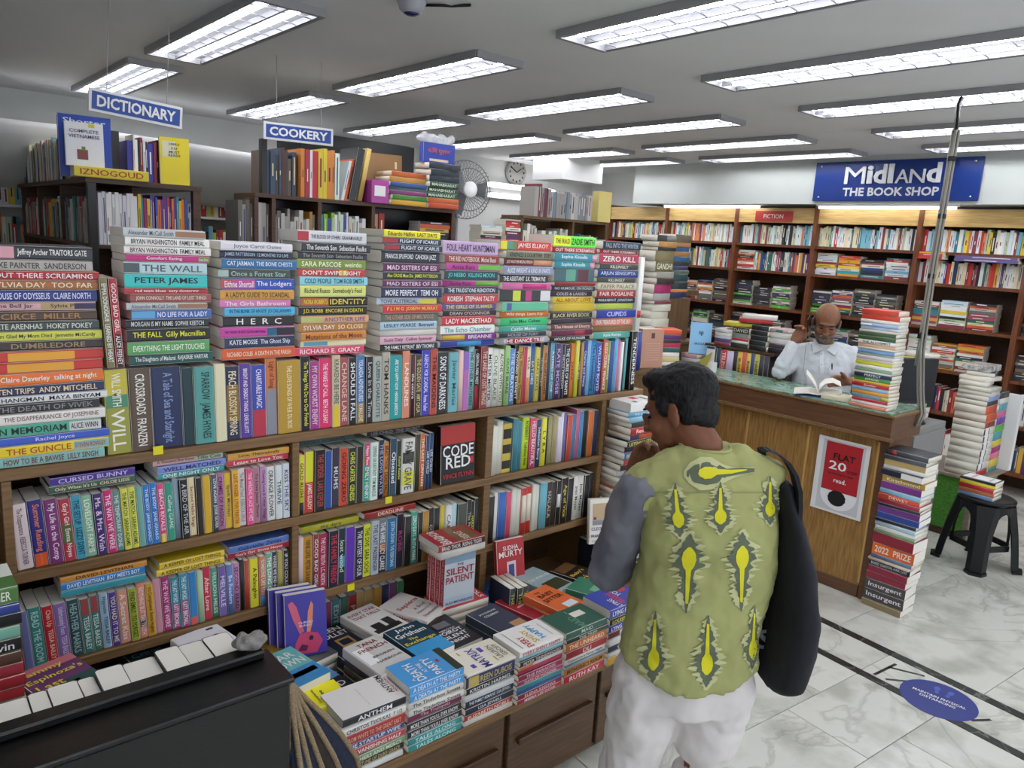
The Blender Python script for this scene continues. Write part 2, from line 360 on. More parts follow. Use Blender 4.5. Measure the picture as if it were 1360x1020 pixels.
# blue floor sticker
c = onZ(1246, 929, 0); c.z = 0.0002
st = tag(MB().lathe([(0.0, 0), (0.152, 0), (0.152, 0.0008), (0, 0.0008)], c, 40).build('floor_sticker', mat('blue_vinyl', '2b3a86', 0.35)), 'round blue distancing sticker on the marble floor between dark stripes', 'sticker')
R_, U_ = Vector((0.12, -1, 0)), Vector((1, 0.12, 0))
def on_sticker(r, u, s, w, h, col, b=0.015):
    p = R_.normalized() * r + U_.normalized() * u; text(st, s, frame((p.x, p.y, 0.0014), R_, U_), w, h, col, b)
on_sticker(0.0, 0.012, 'MAINTAIN PHYSICAL', 0.21, 0.019, 'w'); on_sticker(0.0, -0.016, 'DISTANCING', 0.14, 0.019, 'w')
def foot(r, u, rot):
    q = MB(); p0 = st.location + R_.normalized() * r + U_.normalized() * u; a = math.atan2(U_.y, U_.x) + rot
    for dx, rx, ry in ((0.018, 0.020, 0.012), (-0.016, 0.011, 0.009)):
        bm = bmesh.new(); bmesh.ops.create_circle(bm, cap_ends=True, segments=16, radius=1)
        q.bm(bm, Matrix.Translation(p0 + Vector((0, 0, 0.0012))) @ Matrix.Rotation(a, 4, 'Z') @ Matrix.Translation((dx, 0, 0)) @ Matrix.Diagonal((rx, ry, 1, 1)))
    q.build('footprint', mat('light_blue_print', '4a63b8', 0.4), st)
foot(-0.022, 0.072, 0.15); foot(0.026, 0.072, -0.15)
# ================================================================== CEILING LIGHTS
TUBEM = mat('tube_glow', 'f6f8ff', 0.5, emit=TUBE_POWER); LOUV = mat('louvre_aluminium', '7c7c80', 0.35, 0.2)
def fixture_meshes():
    w, l, zb, zt = 0.155, 0.76, 0.0, 0.034
    body = MB().box(-w, w, -l, l, zt - 0.004, zt)
    for s in (-1, 1):
        body.box(s * w - 0.006, s * w + 0.006, -l, l, zb, zt); body.box(-w, w, s * l - 0.012, s * l + 0.012, zb, zt)
    tubes = []
    for s in (-1, 1): tubes.append(MB().tube([(s * 0.072, -0.72, 0.0215), (s * 0.072, 0.72, 0.0215)], 0.0095, 10))
    lo = MB()
    for s in (-1, 0, 1):                        # long V-shaped rails
        x = s * 0.142; lo.loft([[(x - 0.006, y, 0.002), (x + 0.006, y, 0.002), (x + 0.002, y, 0.029), (x - 0.002, y, 0.029)] for y in (-l + 0.02, l - 0.02)])
    bl = []
    for i in range(10):
        y = -0.675 + i * 0.15
        for s in (-1, 1):
            xs = [s * 0.072 - 0.064 + 0.128 * j / 8 for j in range(9)]
            bot = [0.002 + 0.006 * (1 - abs(j - 4) / 4) ** 0.7 for j in range(9)]
            q = MB(); n = 9
            q.v = [(x, y - 0.0015, b) for x, b in zip(xs, bot)] + [(x, y - 0.0015, b + 0.004) for x, b in zip(xs, bot)] + [(x, y + 0.0015, b) for x, b in zip(xs, bot)] + [(x, y + 0.0015, b + 0.004) for x, b in zip(xs, bot)]
            for j in range(8):
                q.f += [(j, j + 1, n + j + 1, n + j), (2 * n + j + 1, 2 * n + j, 3 * n + j, 3 * n + j + 1), (j + 1, j, 2 * n + j, 2 * n + j + 1), (n + j, n + j + 1, 3 * n + j + 1, 3 * n + j)]
            bl.append(q)
    def me(q, n, m):
        x = bpy.data.meshes.new(n); x.from_pydata(q.v, [], q.f); x.materials.append(m); return x
    blades = []
    for i in range(0, len(bl), 2):
        a, b = bl[i], bl[i + 1]; n = len(a.v); a.v += b.v; a.f += [tuple(j + n for j in f) for f in b.f]; blades.append(me(a, 'louvre_blade', LOUV))
    return me(body, 'housing', METALGREY), [me(t, 'fluorescent_tube', TUBEM) for t in tubes], me(lo, 'louvre_rails', LOUV), blades
FB, FT, FR, FBL = fixture_meshes()
def fixture(x, y, label):
    o = thing('ceiling_light', (x, y, 2.745), label, 'ceiling light', 'louvred fluorescent ceiling lights')
    for n, m in (('housing', FB), ('fluorescent_tube', FT[0]), ('fluorescent_tube', FT[1]), ('louvre_rails', FR), *[('louvre_blade', q) for q in FBL]):
        c = bpy.data.objects.new(n, m); COL.objects.link(c); c.parent = o
COLX = (1.45, 2.59, 3.67, 4.69, 5.70, 6.58); RN = ('nearest the camera', 'in the middle row', 'in the far row')
where = ('above the dictionary sign', 'left of the cookery sign', 'third from the left', 'fourth from the left', 'fifth from the left', 'closest to the shop sign')
for i, x in enumerate(COLX):
    for j, y in enumerate((1.86, 3.97, 5.85)):
        if (i, j) == (5, 2): x = 6.5
        fixture(x, y, f'louvred twin-tube ceiling light {RN[j]}, {where[i]}')
for x, w_ in ((1.45, 'second from the left wall'), (3.67, 'middle of the row'), (5.7, 'nearest the shop sign wall'), (0.3, 'closest to the left wall')): fixture(x, -0.35, f'added unseen twin-tube ceiling light behind the viewer, {w_}')  # rear row out of view, added to light the right side
# under-beam tubes above the back bookcases
for i, (ya, yb) in enumerate(((5.6, 4.35), (3.75, 2.5))):
    t = thing('strip_light', (7.02, (ya + yb) / 2, 2.33), f'slim fluorescent strip light under the white beam, {("left" if i == 0 else "right")} of the pair', 'strip light', 'strip lights under the beam')
    box('housing', 7.0, 7.04, yb, ya, 2.345, 2.36, WHITEPL, t)
    MB().tube([(7.02, yb + 0.02, 2.333), (7.02, ya - 0.02, 2.333)], 0.012, 8).build('fluorescent_tube', mat('strip_glow', 'fbfbff', 0.5, emit=7), t)
# ================================================================== NEAR BOOKCASE
D = 2.15
PZ = dict(A=1.225, B=0.950, C=0.672, L=0.375)
nb = thing('bookcase', (1.2, 2.3, 0), 'long low wooden bookcase packed with paperbacks and stacked on top', 'bookcase')
for nm, z, x1 in (('A', PZ['A'], 2.66), ('B', PZ['B'], 2.42), ('C', PZ['C'], 2.42)):
    box('shelf_board', -0.6, x1, D - 0.012, D + 0.27, z - 0.03, z - 0.001, SHELFWOOD, nb, 0.002)
for x0, x1, z1 in ((-0.62, -0.6, 1.225), (0.222, 0.244, 1.194), (0.979, 1.002, 1.194), (1.757, 1.79, 1.194), (2.395, 2.42, 1.194)):
    for a, b in ((PZ['L'], PZ['C'] - 0.03), (PZ['C'], PZ['B'] - 0.03), (PZ['B'], z1)):
        box('upright', x0, x1, D - 0.010, D + 0.26, a, b, SHELFWOOD, nb, 0.0015)
box('back_panel', -0.6, 2.42, D + 0.27, D + 0.285, 0.0, 1.43, DARKWOOD, nb)
box('display_ledge', 0.0, 2.68, 1.615, D + 0.27, 0.345, 0.374, SHELFWOOD, nb, 0.003)
box('plinth_cabinet', 0.0, 2.66, 1.66, D + 0.25, 0.0, 0.344, DARKWOOD, nb)
PANEL = wood('cabinet_panel', '634a32', '503a26', (1, 14, 14))
for k, (a, b) in enumerate(((0.62, 1.06), (1.075, 1.487), (1.51, 1.93), (1.95, 2.37), (2.39, 2.65))):
    d = box('cabinet_door', a, b, 1.64, 1.659, 0.02, 0.34, PANEL, nb, 0.003)
    MB().cbox(a + 0.03, b - 0.03, 1.618, 1.639, 0.205, 0.228, 0.004).build('door_handle', DARKWOOD, d)
# price tags on the shelf edges
for k, (px, py) in enumerate(((516, 664), (466, 780), (210, 598))):
    p = onY(px, py, D - 0.0135); tag(box('shelf_tag', p.x - 0.013, p.x + 0.013, D - 0.0150, D - 0.0128, p.z - 0.012, p.z + 0.012, mat('yellow_paper', 'e6d81e', 0.7)), ['small yellow tag on the middle shelf edge', 'small yellow tag on the lower shelf edge', 'small yellow tag on top shelf edge by dark blue book'][k], 'tag')
GS, GF = 'paperbacks standing in the near bookcase', 'paperbacks stacked flat on the near bookcase'
def flatstack(x0, x1, ysp, zb, zt, data, where, group, Wd=0.15, jit=0.009, hard=False, rot=1.9, L=None):
    tot = sum(d[3] for d in data); z = zt; n = len(data); Ln = x1 - x0
    for i, (t, bg, fg, w, band) in enumerate(data):
        T = (zt - zb) * w / tot; z -= T
        a = math.radians(random.uniform(-rot, rot)); LL = Ln * random.uniform(0.935, 1.0); wd = Wd * random.uniform(0.94, 1.04)
        book(((x0 + x1) / 2 + random.uniform(-jit, jit), ysp + wd / 2 + random.uniform(-0.006, 0.006), z + 0.0002), (0, 0, a), LL, T - 0.0006, wd, bg, t, fg, False,
             f'{cname(bg)} paperback lying {ordn(i + 1)} from top {where}', group, band)
def standrow(x0, x1, zb, data, where, group, h=(0.195, 0.205), ysp=D, lean=(0, 0), Wd=0.13):
    tot = sum(d[3] for d in data); x = x0; n = len(data)
    for i, (t, bg, fg, w, band) in enumerate(data):
        T = (x1 - x0) * w / tot; f = i / max(1, n - 1); a = math.radians(lean[0] * (1 - f) + lean[1] * f)
        H = random.uniform(*h); wd = Wd * random.uniform(0.95, 1.05); TT = T - 0.0008
        lift = abs(math.sin(a)) * TT / 2
        book((x + T / 2, ysp + wd / 2 + random.uniform(-0.004, 0.006), zb + lift + 0.0002), (0, a, 0), H, TT, wd, bg, t, fg, True,
             f'{cname(bg)} paperback standing {ordn(i + 1)} from the left {where}', group, band)
        x += T
S = []
S.append((0.212, 0.464, 1.2255, 1.772, '''Jeffrey Archer TRAITORS GATE;2a2a30;w;1.35;d89aa4,0,.3
MAXE PAINTER  SANDERSON;b4aca2;3a3a3a;1.0
OUT THERE SCREAMING;ad1a2a;w;.85
SYLVIA DAY  TOO FAR;ad6630;f0e0c0;.9
HOUSE OF ODYSSEUS  CLAIRE NORTH;28357f;d8dcf0;1.15
The Bell Jar  Sylvia Plath;d9a9ad;47303a;.85;b79a68,.5,.8/2c2f58,.8,1
CIRCE  MILLER;4d382a;b08050;1.0
KATE ARENHAS  HOKEY POKEY;3e4c4b;d8d8c8;.95
I'm Glad My Mom Died  Jennette McCurdy;d6d64e;3a3a2a;.9
DUMBLEDORE;3a2d2c;a08860;.95
;c8342a;w;1.08;e7a42a,.12,.72
;c8342a;w;1.08;e7a42a,.12,.72
Claire Daverley  talking at night;ea7522;w;1.2
TEN TRIPS  ANDY MITCHELL;2c2b57;e8d8a8;1.0
HANGMAN  MAYA BINYAM;e2e2e2;1c1c1c;.75
THE DEATH OF VIVEK;2b2b2d;8c8c8c;.95
THE DISAPPEARANCE OF JOSEPHINE;e9e4dd;8a6a60;1.05
IN MEMORIAM  ALICE WINN;4fb092;24302c;1.2;d6d2d2,.7,1
Rachel Joyce;3c5abf;d0d8f0;.85
THE GUNCLE  STEVEN ROWLEY;ecce22;b04a30;1.1;86b8b4,.66,1
HOW TO BE A BAWSE  LILLY SINGH;86bcb4;7a2c34;1.05'''))
S.append((0.518, 0.738, 1.4640, 1.826, '''Alexander McCall Smith;c2c6c8;6a6a70;1.0;9c7054,.62,1
BRYAN WASHINGTON  FAMILY MEAL;ece9e2;1e1e1e;1.05
BRYAN WASHINGTON  FAMILY MEAL;ece9e2;1e1e1e;1.0
Comfort Eating   Grace Dent;bf2678;w;.85;6f9a3c,.86,1
THE WALL;b9d2d6;55676e;1.45;49565a,.0,.18
PETER JAMES;35c2bd;16282c;1.65
red team blues  cory doctorow;b7303f;w;.75
JOHN CONNOLLY  THE LAND OF LOST THINGS;99514a;ecd8c8;1.05
Alexander McCall Smith;bcc2c4;6a6a70;.85;9c7054,.62,1
NO LIFE FOR A LADY;4666ae;e8ecf8;1.2;5ea2d0,.0,.28
MORGAN IS MY NAME  SOPHIE KEETCH;1d2429;d8d8d8;1.1
THE FALL  Gilly Macmillan;14161a;e6e23a;1.6
EVERYTHING THE LIGHT TOUCHES;58a05a;eaf4e0;1.55
The Daughters of Madurai  RAJASREE VARIYAR;1f504d;e4e8e4;1.35'''))
S.append((0.762, 0.985, 1.4640, 1.802, '''Joyce Carol Oates;dedbe0;707078;1.1
JAMES PATTERSON  12 MONTHS TO LIVE;20283d;b8c8e0;1.05
CAT JARMAN  THE BONE CHESTS;2a6a9c;e4eef6;1.3
Once a Forest Star;3b4b49;a8c0b4;1.2;a4bcae,.0,.14
Eithne Shortall  The Lodgers;2a52b2;f0e8f4;1.5;c24890,.15,.45/c24a4a,.0,.15
A LADY'S GUIDE TO SCANDAL;d89a3a;4d2f1a;1.3
The Girls Bathroom;d878b0;w;1.0
IN THE BLINK OF AN EYE  JO CALLAGHAN;4ab0da;16384e;1.15
H  E  R  C;161619;w;1.45
THE THEORY OF (NOT QUITE) EVERYTHING;c840a0;3a1040;1.35;1b1b20,.62,1/58b0d8,.62,.75
KATE MOSSE  The Ghost Ship;283052;dfe4ee;1.5
RICHARD COLES  A DEATH IN THE PARISH;d95c2a;f6e0c4;1.5'''))
S.append((0.998, 1.238, 1.4640, 1.846, '''THE BLOOD OF OTHERS  GRAHAM HURLEY;d2d2d6;1c1c1e;1.5;b02a34,0,.15
The Seventh Son  Sebastian Faulks;2a2c35;e6e6e6;1.2
The Seventh Son  Sebastian Faulks;26282e;9a9a9a;.95
SARA PASCOE  weirdo;7c9232;f2f2d8;1.2
DON'T SWIPE RIGHT;c0383a;w;1.0;d9b040,.6,.72
COLD PEOPLE  TOM ROB SMITH;8accdc;24505e;1.15
Richard Russo  Somebody's Fool;d9dd7a;3e4a30;1.5
NORA ROBERTS  IDENTITY;19181a;ebd24a;1.3;b8622c,.0,.4
J.D. ROBB  ENCORE IN DEATH;17171a;e8d03a;1.2
ANOTHER LIFE;e2a468;5a5a9a;1.0;b8ba6a,0,.3
SYLVIA DAY  SO CLOSE;b07a3a;f2e6cc;1.1
Mutations of the Moon;d28432;6a3a16;1.2
;e8dcb2;486080;.85;5aa0b8,.05,.4
RICHARD E. GRANT;e0406a;w;1.1'''))
S.append((1.282, 1.519, 1.4640, 1.863, '''Eduardo Halfon  LAST DAYS;efe022;1e1e10;1.0
FLIGHT OF ICARUS;1c2842;dfe4ec;.9;a02a34,0,.25
FLIGHT OF ICARUS;1c2842;dfe4ec;.9;a02a34,0,.25
FRANCIS SPUFFORD  CAHOKIA JAZZ;1f202d;e8e8ec;1.7
MAD SISTERS OF ESI;612152;e6cfe0;1.2
Alex CROSS Must Die  JAMES PATTERSON;202428;e2df4a;1.1
MAD SISTERS OF ESI;612152;e6cfe0;1.0
MORE PERFECT  TEMI OH;22264b;eaeaf2;1.5
TOVE ALSTERDAL;b8cad8;2c3a4a;.95;d8cc3a,.7,1
F L I N G  JOSEPH MURRAY;c82a32;f0d040;1.15
THE OTHER SIDE OF MRS WOOD;5b6b5a;d8a08a;1.2
LESLEY PEARSE  Betrayal;a9c2d2;24323e;1.15
;d9d5cd;8a8a86;.9
Susie Daly  Celine Spencer;d8a9ba;7a2a4e;1.1
THE FAMILY RETREAT  BEV THOMAS;18181a;ececec;1.0'''))
S.append((1.533, 1.782, 1.4640, 1.838, '''FOUL HEART HUNTSMAN;c2a3ca;2a2430;1.9
THE RED NOTEBOOK  Michel Bussi;8a2c32;ecd6c8;1.3
Anita Rani;b83a92;3a1036;1.0;68b83a,.58,1
JO NESBO  KILLING MOON;1e3941;5ad8d0;1.45
Anita Rani;b83a92;3a1036;.9;68b83a,.58,1
THE TRUDSTONE RENDITION;1c2842;e4e8ec;1.1
KORESH  STEPHAN TALTY;c22e3a;w;1.4
THE GIRLS OF SUMMER;7a6aa2;efe06a;1.0
DEAN O'CONNOR;40353d;d0b8b0;.9
LADY MACBETHAD;c82639;w;1.35
The Echo Chamber;e8e8e1;3a98a0;1.3
BREANNE;8a3192;f2e6f0;1.0;e0ba42,0,.4
;3a48a2;c8d0f0;1.0;4aa0d8,.3,.75'''))
S.append((1.793, 2.045, 1.4640, 1.852, '''JAMES ELLROY;c93a30;w;1.6;e2d42c,0,.3/5ab0a0,.12,.3
KINDNESS & DOUBTFIRE  ZOEY;8a9079;2a2e26;1.2
JUST ANOTHER MISSING PERSON;7a3239;f0dccc;1.2;e0a482,.6,1
ALICE WRIGHT A KIND IN PARTS;8991a9;e6e8f0;1.4
THE ASSISTANT  S.K. TREMAYNE;202021;ececec;1.3
;e072aa;f4e052;1.1;d0408a,.4,.9
;2a2a2c;d8e03a;2.0;c8d038,.25,.4/b83a7a,.5,.62/d8d8d8,.8,1
;62ba92;3a3a5a;1.5;4a5a96,.1,.2
Wild things  Laura Kay;e07a3a;f8ead0;1.1
Julie Mae Cohen;48d082;1c4a34;1.3
Caitlin Moran;48b0a2;eafaf4;1.0
HOUSE OF FURY;3a4149;a8b0b8;.9
THE DANCE TREE;b1b1b9;f4f4f4;1.1;c02434,.15,.85'''))
S.append((2.052, 2.298, 1.4640, 1.882, '''THE FRAUD  ZADIE SMITH;6af042;20301a;1.8;e9f022,0,.38
OUT THERE SCREAMING;b01a32;w;.95
Sophie Kinsella  The Burnout;3a9aaa;e8f4f6;1.3;e8a0b8,.88,1
Sophie Kinsella  The Burnout;3a9aaa;e8f4f6;1.2;e8a0b8,.88,1
;416269;a8d0c8;2.2;5fa088,.28,.52/5a2a32,.58,.85
;982a2a;e0b8a8;.6
NO HUMOUR, ON ROADS;31313b;c8c8d0;.9
COLES & LARSEN;3a3441;c8c0c8;.9
ALL ABOUT LOVE;e8d224;b03a2a;1.1
;d8ba3a;8a6a1a;1.4
BLACK RIVER BOOK;2d2d31;d0c890;1.1
;383039;b8a8b0;.9
The House of Doors;8a5c5a;f0dccc;1.0
;6a2242;e0b0c8;1.1;b03a4a,.55,.8
HOUSE OF HUNGER;1a1a1e;e0e0e0;.8'''))
S.append((2.306, 2.555, 1.4640, 1.872, '''FALL INTO THE WINTER;2a3949;a8b8c4;1.3
OUT THERE SCREAMING;b01a32;w;.7
ZERO KILL;b02a4a;w;1.6
KILLINGLY;4a4c45;e0dccc;.9
ARJUN SENGUPTA;2a4489;c8d4ec;1.3
KILLINGLY;4a4c45;e0dccc;.8
PAPER PALACE;d8d1b9;8a7a5a;1.2
FAIR ROSALINE;a82631;f0d8d0;1.2
WALKABOUT  JONATHAN;20242d;d8dce0;1.0
;b8c84a;3a4a1a;1.0
CUPIDS;3041a2;c8d0f4;1.4
OUR TREASURES OF THE SKY;e0826a;w;1.3
;8a693a;d8c8a0;1.0
Katie Kempa;58b0a2;eaf8f4;1.1'''))
SN = ['of the tall leftmost flat stack'] + [f'of the {ordn(i)} flat stack from left' for i in range(2, 9)] + ['of the rightmost flat stack on bookcase']
for (x0, x1, zb, zt, d), w in zip(S, SN): flatstack(x0, x1, D - 0.004, zb, zt, parse(d), w, GF)
# the row standing on the top board
TOP = '''WILL SMITH  WILL;9c9a3e;f2f0e0;20;c8b83a,.0,.3/4a8a6a,.3,.45
CROSSROADS  FRANZEN;5b4939;f0ece0;19
A Tale of Sea and Starlight;1d2952;8a9cc8;27
;12323a;4a8a8a;11
SPARROW  JAMES HYNES;529a92;1c3a38;19
;e0d8b2;6a5a3a;11
PEACH BLOSSOM SPRING;212949;f0e0b8;14;8a6a2c,.25,.75
BRIGHT AND DEADLY THINGS  LEXIE ELLIOTT;5a3a99;f2ecf6;12
CHARITABLE MAGIC;3a4aaa;f0e8f4;15;b83248,.62,1
Light of Song;d0743f;5a2a1a;12;8a8e9a,.4,1
THE LOVE SONGS OF W.E.B. DU BOIS;b99232;f6e8c0;25
The Things We Do to Our Friends;1a1a1c;e8e05a;11
MY OWN WORST ENEMY;a83a8a;f2d0ea;11
THE WAKE UP CALL  BETH O'LEARY;e0326a;f8e4ec;14
KRAKENS BE HERE;d0ba92;3a6a6a;10;e0c23a,.7,1
CHANGE LANE;a15252;e8c4b8;11
SHOULD I FALL;1b1b1d;f0f0f0;10
YOLANDA ADVENTURES  RYAN LOVE;4a7ab2;e8ecf2;11;a8842f,.7,1
Love in the Time;202022;c8c8c8;9
QUEEN CHARLOTTE;a9b2aa;3a4a44;11
TOM HANKS;b1a99a;3a342c;11
ARE YOU HAPPY NOW  HANNA JAMESON;229a9a;f0f6f4;17
LANDLINES;e08a6a;f8ece0;10
the centre;522229;f0dcd8;7
THE GOLDEN GATE  AMY CHUA;3a3529;d8c88a;10
AGENCY FOR SCANDAL  Anna Fuller;3a3dba;e4e6fa;12
THE MAIDENS;c04a3a;2a1010;10
SONS OF DARKNESS;26282b;f0f0ee;17
Javier Marias;6ab2ba;3a6a72;14
;e8c2ba;a05a5a;7
;b86ab2;f0d8ee;10;8a6ac0,.0,.3
THE OTHER MOTHERS;82baba;24484a;9
CENTRAL PARK WEST;1b1b1d;ececec;8;a02030,.6,1
THE LAND OF LOST THINGS;8a3c36;e8ccc0;12
MISTER MISTER;ecece8;161616;9
OLIVE BLAKE;e0e4d9;6a7a5a;10
ALONE WITH YOU;e8ead9;5a5a4a;9
OLIVE BLAKE;9aca7a;2c4a24;8
THE CURATORS;5a92d2;e4eefa;9
TOWARD ETERNITY;18181b;e8e8e8;7
The Whalebone Theatre;c89a3a;5a3a14;8
;c03a5a;f4d8e0;7
VILLA;e8dab2;6a5a3a;7;e08a3a,.55,1
EAT DIES;3a6aa2;d8e4f0;8;6a4a2a,.3,.45
OKAY DAYS;d8ca52;4a4418;8
HOTEL LUCKY;30302d;b8b4a0;6
ALL QUIET LIGHTS;c07a3a;2a1a0c;8
;243952;a8bccc;7
A STREET OF ONE;5aa2ba;e4f2f6;7
KATE MOSSE;4a326a;c8b8e0;11
NICCI FRENCH;24243d;c8c8da;7
THE CURSE OF SAINTS;202022;ececec;10
;5a1a2a;d8a8b0;3
ZARIFA;e0822f;7a3a0c;8
;d8d032;5a5a14;7
GAME SAYS;403d35;d0c8b0;5
;b8923a;4a3a14;5
Charles and Diana;2a32a2;e0e4f8;7
;7ab2da;2a4a6a;6
The Housekeeping;3a8ac2;1c3a5a;13
WILLIAM BOYD;2a4aaa;d4dcf4;10
;7a1a22;e0c0c0;4
ELIZA CLARK  PENANCE;d06a3a;f4ead8;9
SARA PASCOE;8a9a3a;f0f2d0;6
;2a5292;b8cce8;10
;52aada;eaf4fa;7
;e06a9a;f8e0ea;6
;ececec;5a5a5a;6
;2a2a2c;d0d0d0;5
;5aaaaa;1c4a4a;6'''
standrow(0.466, 2.548, PZ['A'] + 0.0004, parse(TOP), 'in the long top row', GS, (0.218, 0.2365), Wd=0.15, lean=(-1.2, -0.2))
book((2.585, D + 0.07, PZ['A'] + 0.0005), (0, math.radians(-1.5), 0), 0.262, 0.034, 0.15, '141416', 'TENDERNESS', 'w', True, 'tall black paperback with big white letters at the right end of top row', GS)
book((2.582, D + 0.06, 1.4925), (0, math.radians(-0.5), 0), 0.32, 0.03, 0.14, 'e4e2dc', '', '3a3a3a', True, 'tall white book standing on the black end book of the top row', GS, [('c02a30', .72, .82)])
# two leaning books between the first stacks
book((0.478, D + 0.055, 1.4650), (0, math.radians(-3), 0), 0.234, 0.019, 0.15, '7c7349', 'EMMA DONOGHUE  LEARNED BY HEART', 'w', True, 'olive paperback standing upright on the top row beside the leftmost stack', GS)
book((0.500, D + 0.055, 1.4650), (0, math.radians(-3), 0), 0.232, 0.020, 0.15, 'b02732', 'GOOD BAD GIRL  ALICE FEENEY', 'f4e4e0', True, 'red and black paperback standing upright on the top row beside the second stack', GS, [('1c1416', .62, 1)])
LB = '''The Disappearance  REBECCA TURNER;d9c9c9;6a5a5a;19
Summer Reading  Jenn McKinlay;2d2a7a;e8824a;18;d8582c,.8,1
My Life in the Comp;7a326f;f0dcea;17
Guy's Girl  Emma Noyes;b0324a;f6e6d8;15;4a6a3a,.4,.7
THE SETUP  LIZZY DENT;419ab2;12323e;13
LOVELIGHT FARMS;8aba9a;f4f4e6;13
Ms. & Mrs. Wish;412a6a;ecd8f0;13
THE WAY WE WERE;c82a72;f8e0ec;12
THE TEMPORARY DONE;628e8a;dce8e4;10
THE MATCH  SARAH ADAMS;d8d84a;2a4a3a;10
THE MATCH  SARAH ADAMS;d8d84a;2a4a3a;10
;72aaa2;2a4a48;9
THE BODY  JANE IGHARO;2a7aca;e0ecf8;9
THE BODY  JANE IGHARO;2a7aca;e0ecf8;10
BEACH RIVALS  GEORGIE TILNEY;d84a82;f8e4ec;10;d8d830,.85,1
Calling GAME;3a9a82;c8f0e4;12
;8aa2b2;2a3a4a;9
A BIRD OF THE AIR;1c1c20;c8c8c8;12
Second Hello Sings;e8d8aa;8a2a2a;11
;2d2119;8a6a4a;10
;d8aa2a;6a3a1a;12
LOVE AGAIN  JOSIE SILVER;525a62;eaeef2;10
CRIMES OF PASSION;b872a2;3a1a3a;11
Spoilt Mondays;e0ba32;2a3a6a;11
LOVE WAGER  LYNN PAINTER;e8b232;a8401a;11
The Mutual Friend  REBECCA SERLE;d8d4d4;8a8a8a;11
THE WRONG PLACE WE MET;f04a92;f8dcea;11
To Love Jason Thorn;b07a8a;3a2028;11
Chasing Love & Other Things;c08aba;5a2a5a;11
ORANGE FLOWER;e0e0dc;3a3a3a;14
THRIVE;d8e0e0;3a4a52;12
KISS THE SKY;d8dce4;3a4a6a;12'''
standrow(0.247, 0.976, PZ['B'] + 0.0004, parse(LB), 'on upper left shelf', GS, (0.172, 0.181), lean=(-3.5, -1.0))
LC = ''';6a72a2;c8cce4;11
READ THE ROOM;3a8a82;c0e4dc;15
Chin Up  TESSA BAILEY;c02232;f0d8c0;13
Unfortunately Yours  TESSA BAILEY;8a6aaa;e6d8f0;15
HEATHER MARKS;2d4e52;a8c4c4;15
TESSA BAILEY;3a7c76;e4f0ec;12;a04a4a,0,.3
TESSA BAILEY;3a7c76;e4f0ec;11;a04a4a,0,.3
Hypnotic  TESSA BAILEY;9abad2;2a3a5a;11
YOU HAD IT TO ME;523a8e;f0e8d0;11
A Secret Kiss;e09a82;f6ece4;13
FIND EMILY  TO FORGET;a2b232;2a3a14;11
NOTHING BUT THE TRUTH;e08a72;f6e8e0;11;2a4a4a,.65,.8
It's Complicated  Emma Hughes;d8a22a;3a2a14;11
;d092a2;5a2a3a;10
THE WAY WE WERE;b02a72;f4d8ea;12
THE LAST WORD  KATY BIRCHALL;3292aa;eaf4f6;12;b03272,.5,1
THE LAST WORD  KATY BIRCHALL;3292aa;eaf4f6;12;b03272,.5,1
;3282c2;d8ecf8;12;d85a4a,.85,1
;aacaa2;3a5a3a;9
After Love;c8324a;f4dcd8;12
MILLION MILES;529a7a;c8ecdc;10
MELVILLE;7a62aa;e4dcf4;12
Be Readers;5a7aba;e0e8f6;10
SECOND READ;c082b2;4a1a3a;10
;1b1b1d;b8a878;7
;b8422a;f0c8a8;8
A Palaughin;e0d82a;2a2a14;14
SOMEONE LIKE YOU;c87a5a;f0e4d8;11;4a8ac0,.8,1
THE LONG GAME;72aa92;f0f4ee;11
WHERE WE END & BEGIN;2d2d52;e8e4d8;9
;b2a24a;3a3a1a;9
IF YOU COULD SEE;19191c;e0e0e0;9'''
standrow(0.247, 0.976, PZ['C'] + 0.0004, parse(LC), 'on lower left shelf', GS, (0.160, 0.169), lean=(-3.5, -0.8))
MBK = '''GOLD RUSH;d8d032;3a3a14;8;2a2a2a,.8,1
JAMES ELLROY;c83a2e;f4f0e0;13;d8d838,0,.5
THE SPIDER  LARS KEPLER;1c1c1e;b84a4a;15
;2a52a2;a8c0e8;10
MUMS;3a3549;e8e8e8;11
GOING ZERO;d84a2a;1c1412;11
CHRIS CARTER  GENESIS;242c26;e0e84a;12
;2d2521;c8a878;10
Happy Place  EMILY HENRY;3aa08a;f4f0f4;10;e0326f,0,.38
DEFEND OR DESTROY  TOM MARCUS;d9e4dd;2a8a5a;12
THE LONG WATER;20243f;a8b0d0;9
BRAD THOR  DEAD FALL;e08a3a;2a1a10;9
Obsessed;294a5e;f0f4f6;11
Kathy Reichs;1c2921;d8e04a;8
FAMILY GRAVE;d8d8d0;5a5a52;21;3a3a38,.25,.45/d8d848,.6,.85
;403d29;d8d84a;9
THE LAST ORPHAN;e0723a;f6ecd8;8
LEE CHILD;24426e;d8e4f2;7
LEE CHILD;24426e;d8e4f2;7'''
standrow(1.004, 1.522, PZ['B'] + 0.0004, parse(MBK), 'on upper middle shelf', GS, (0.195, 0.21))
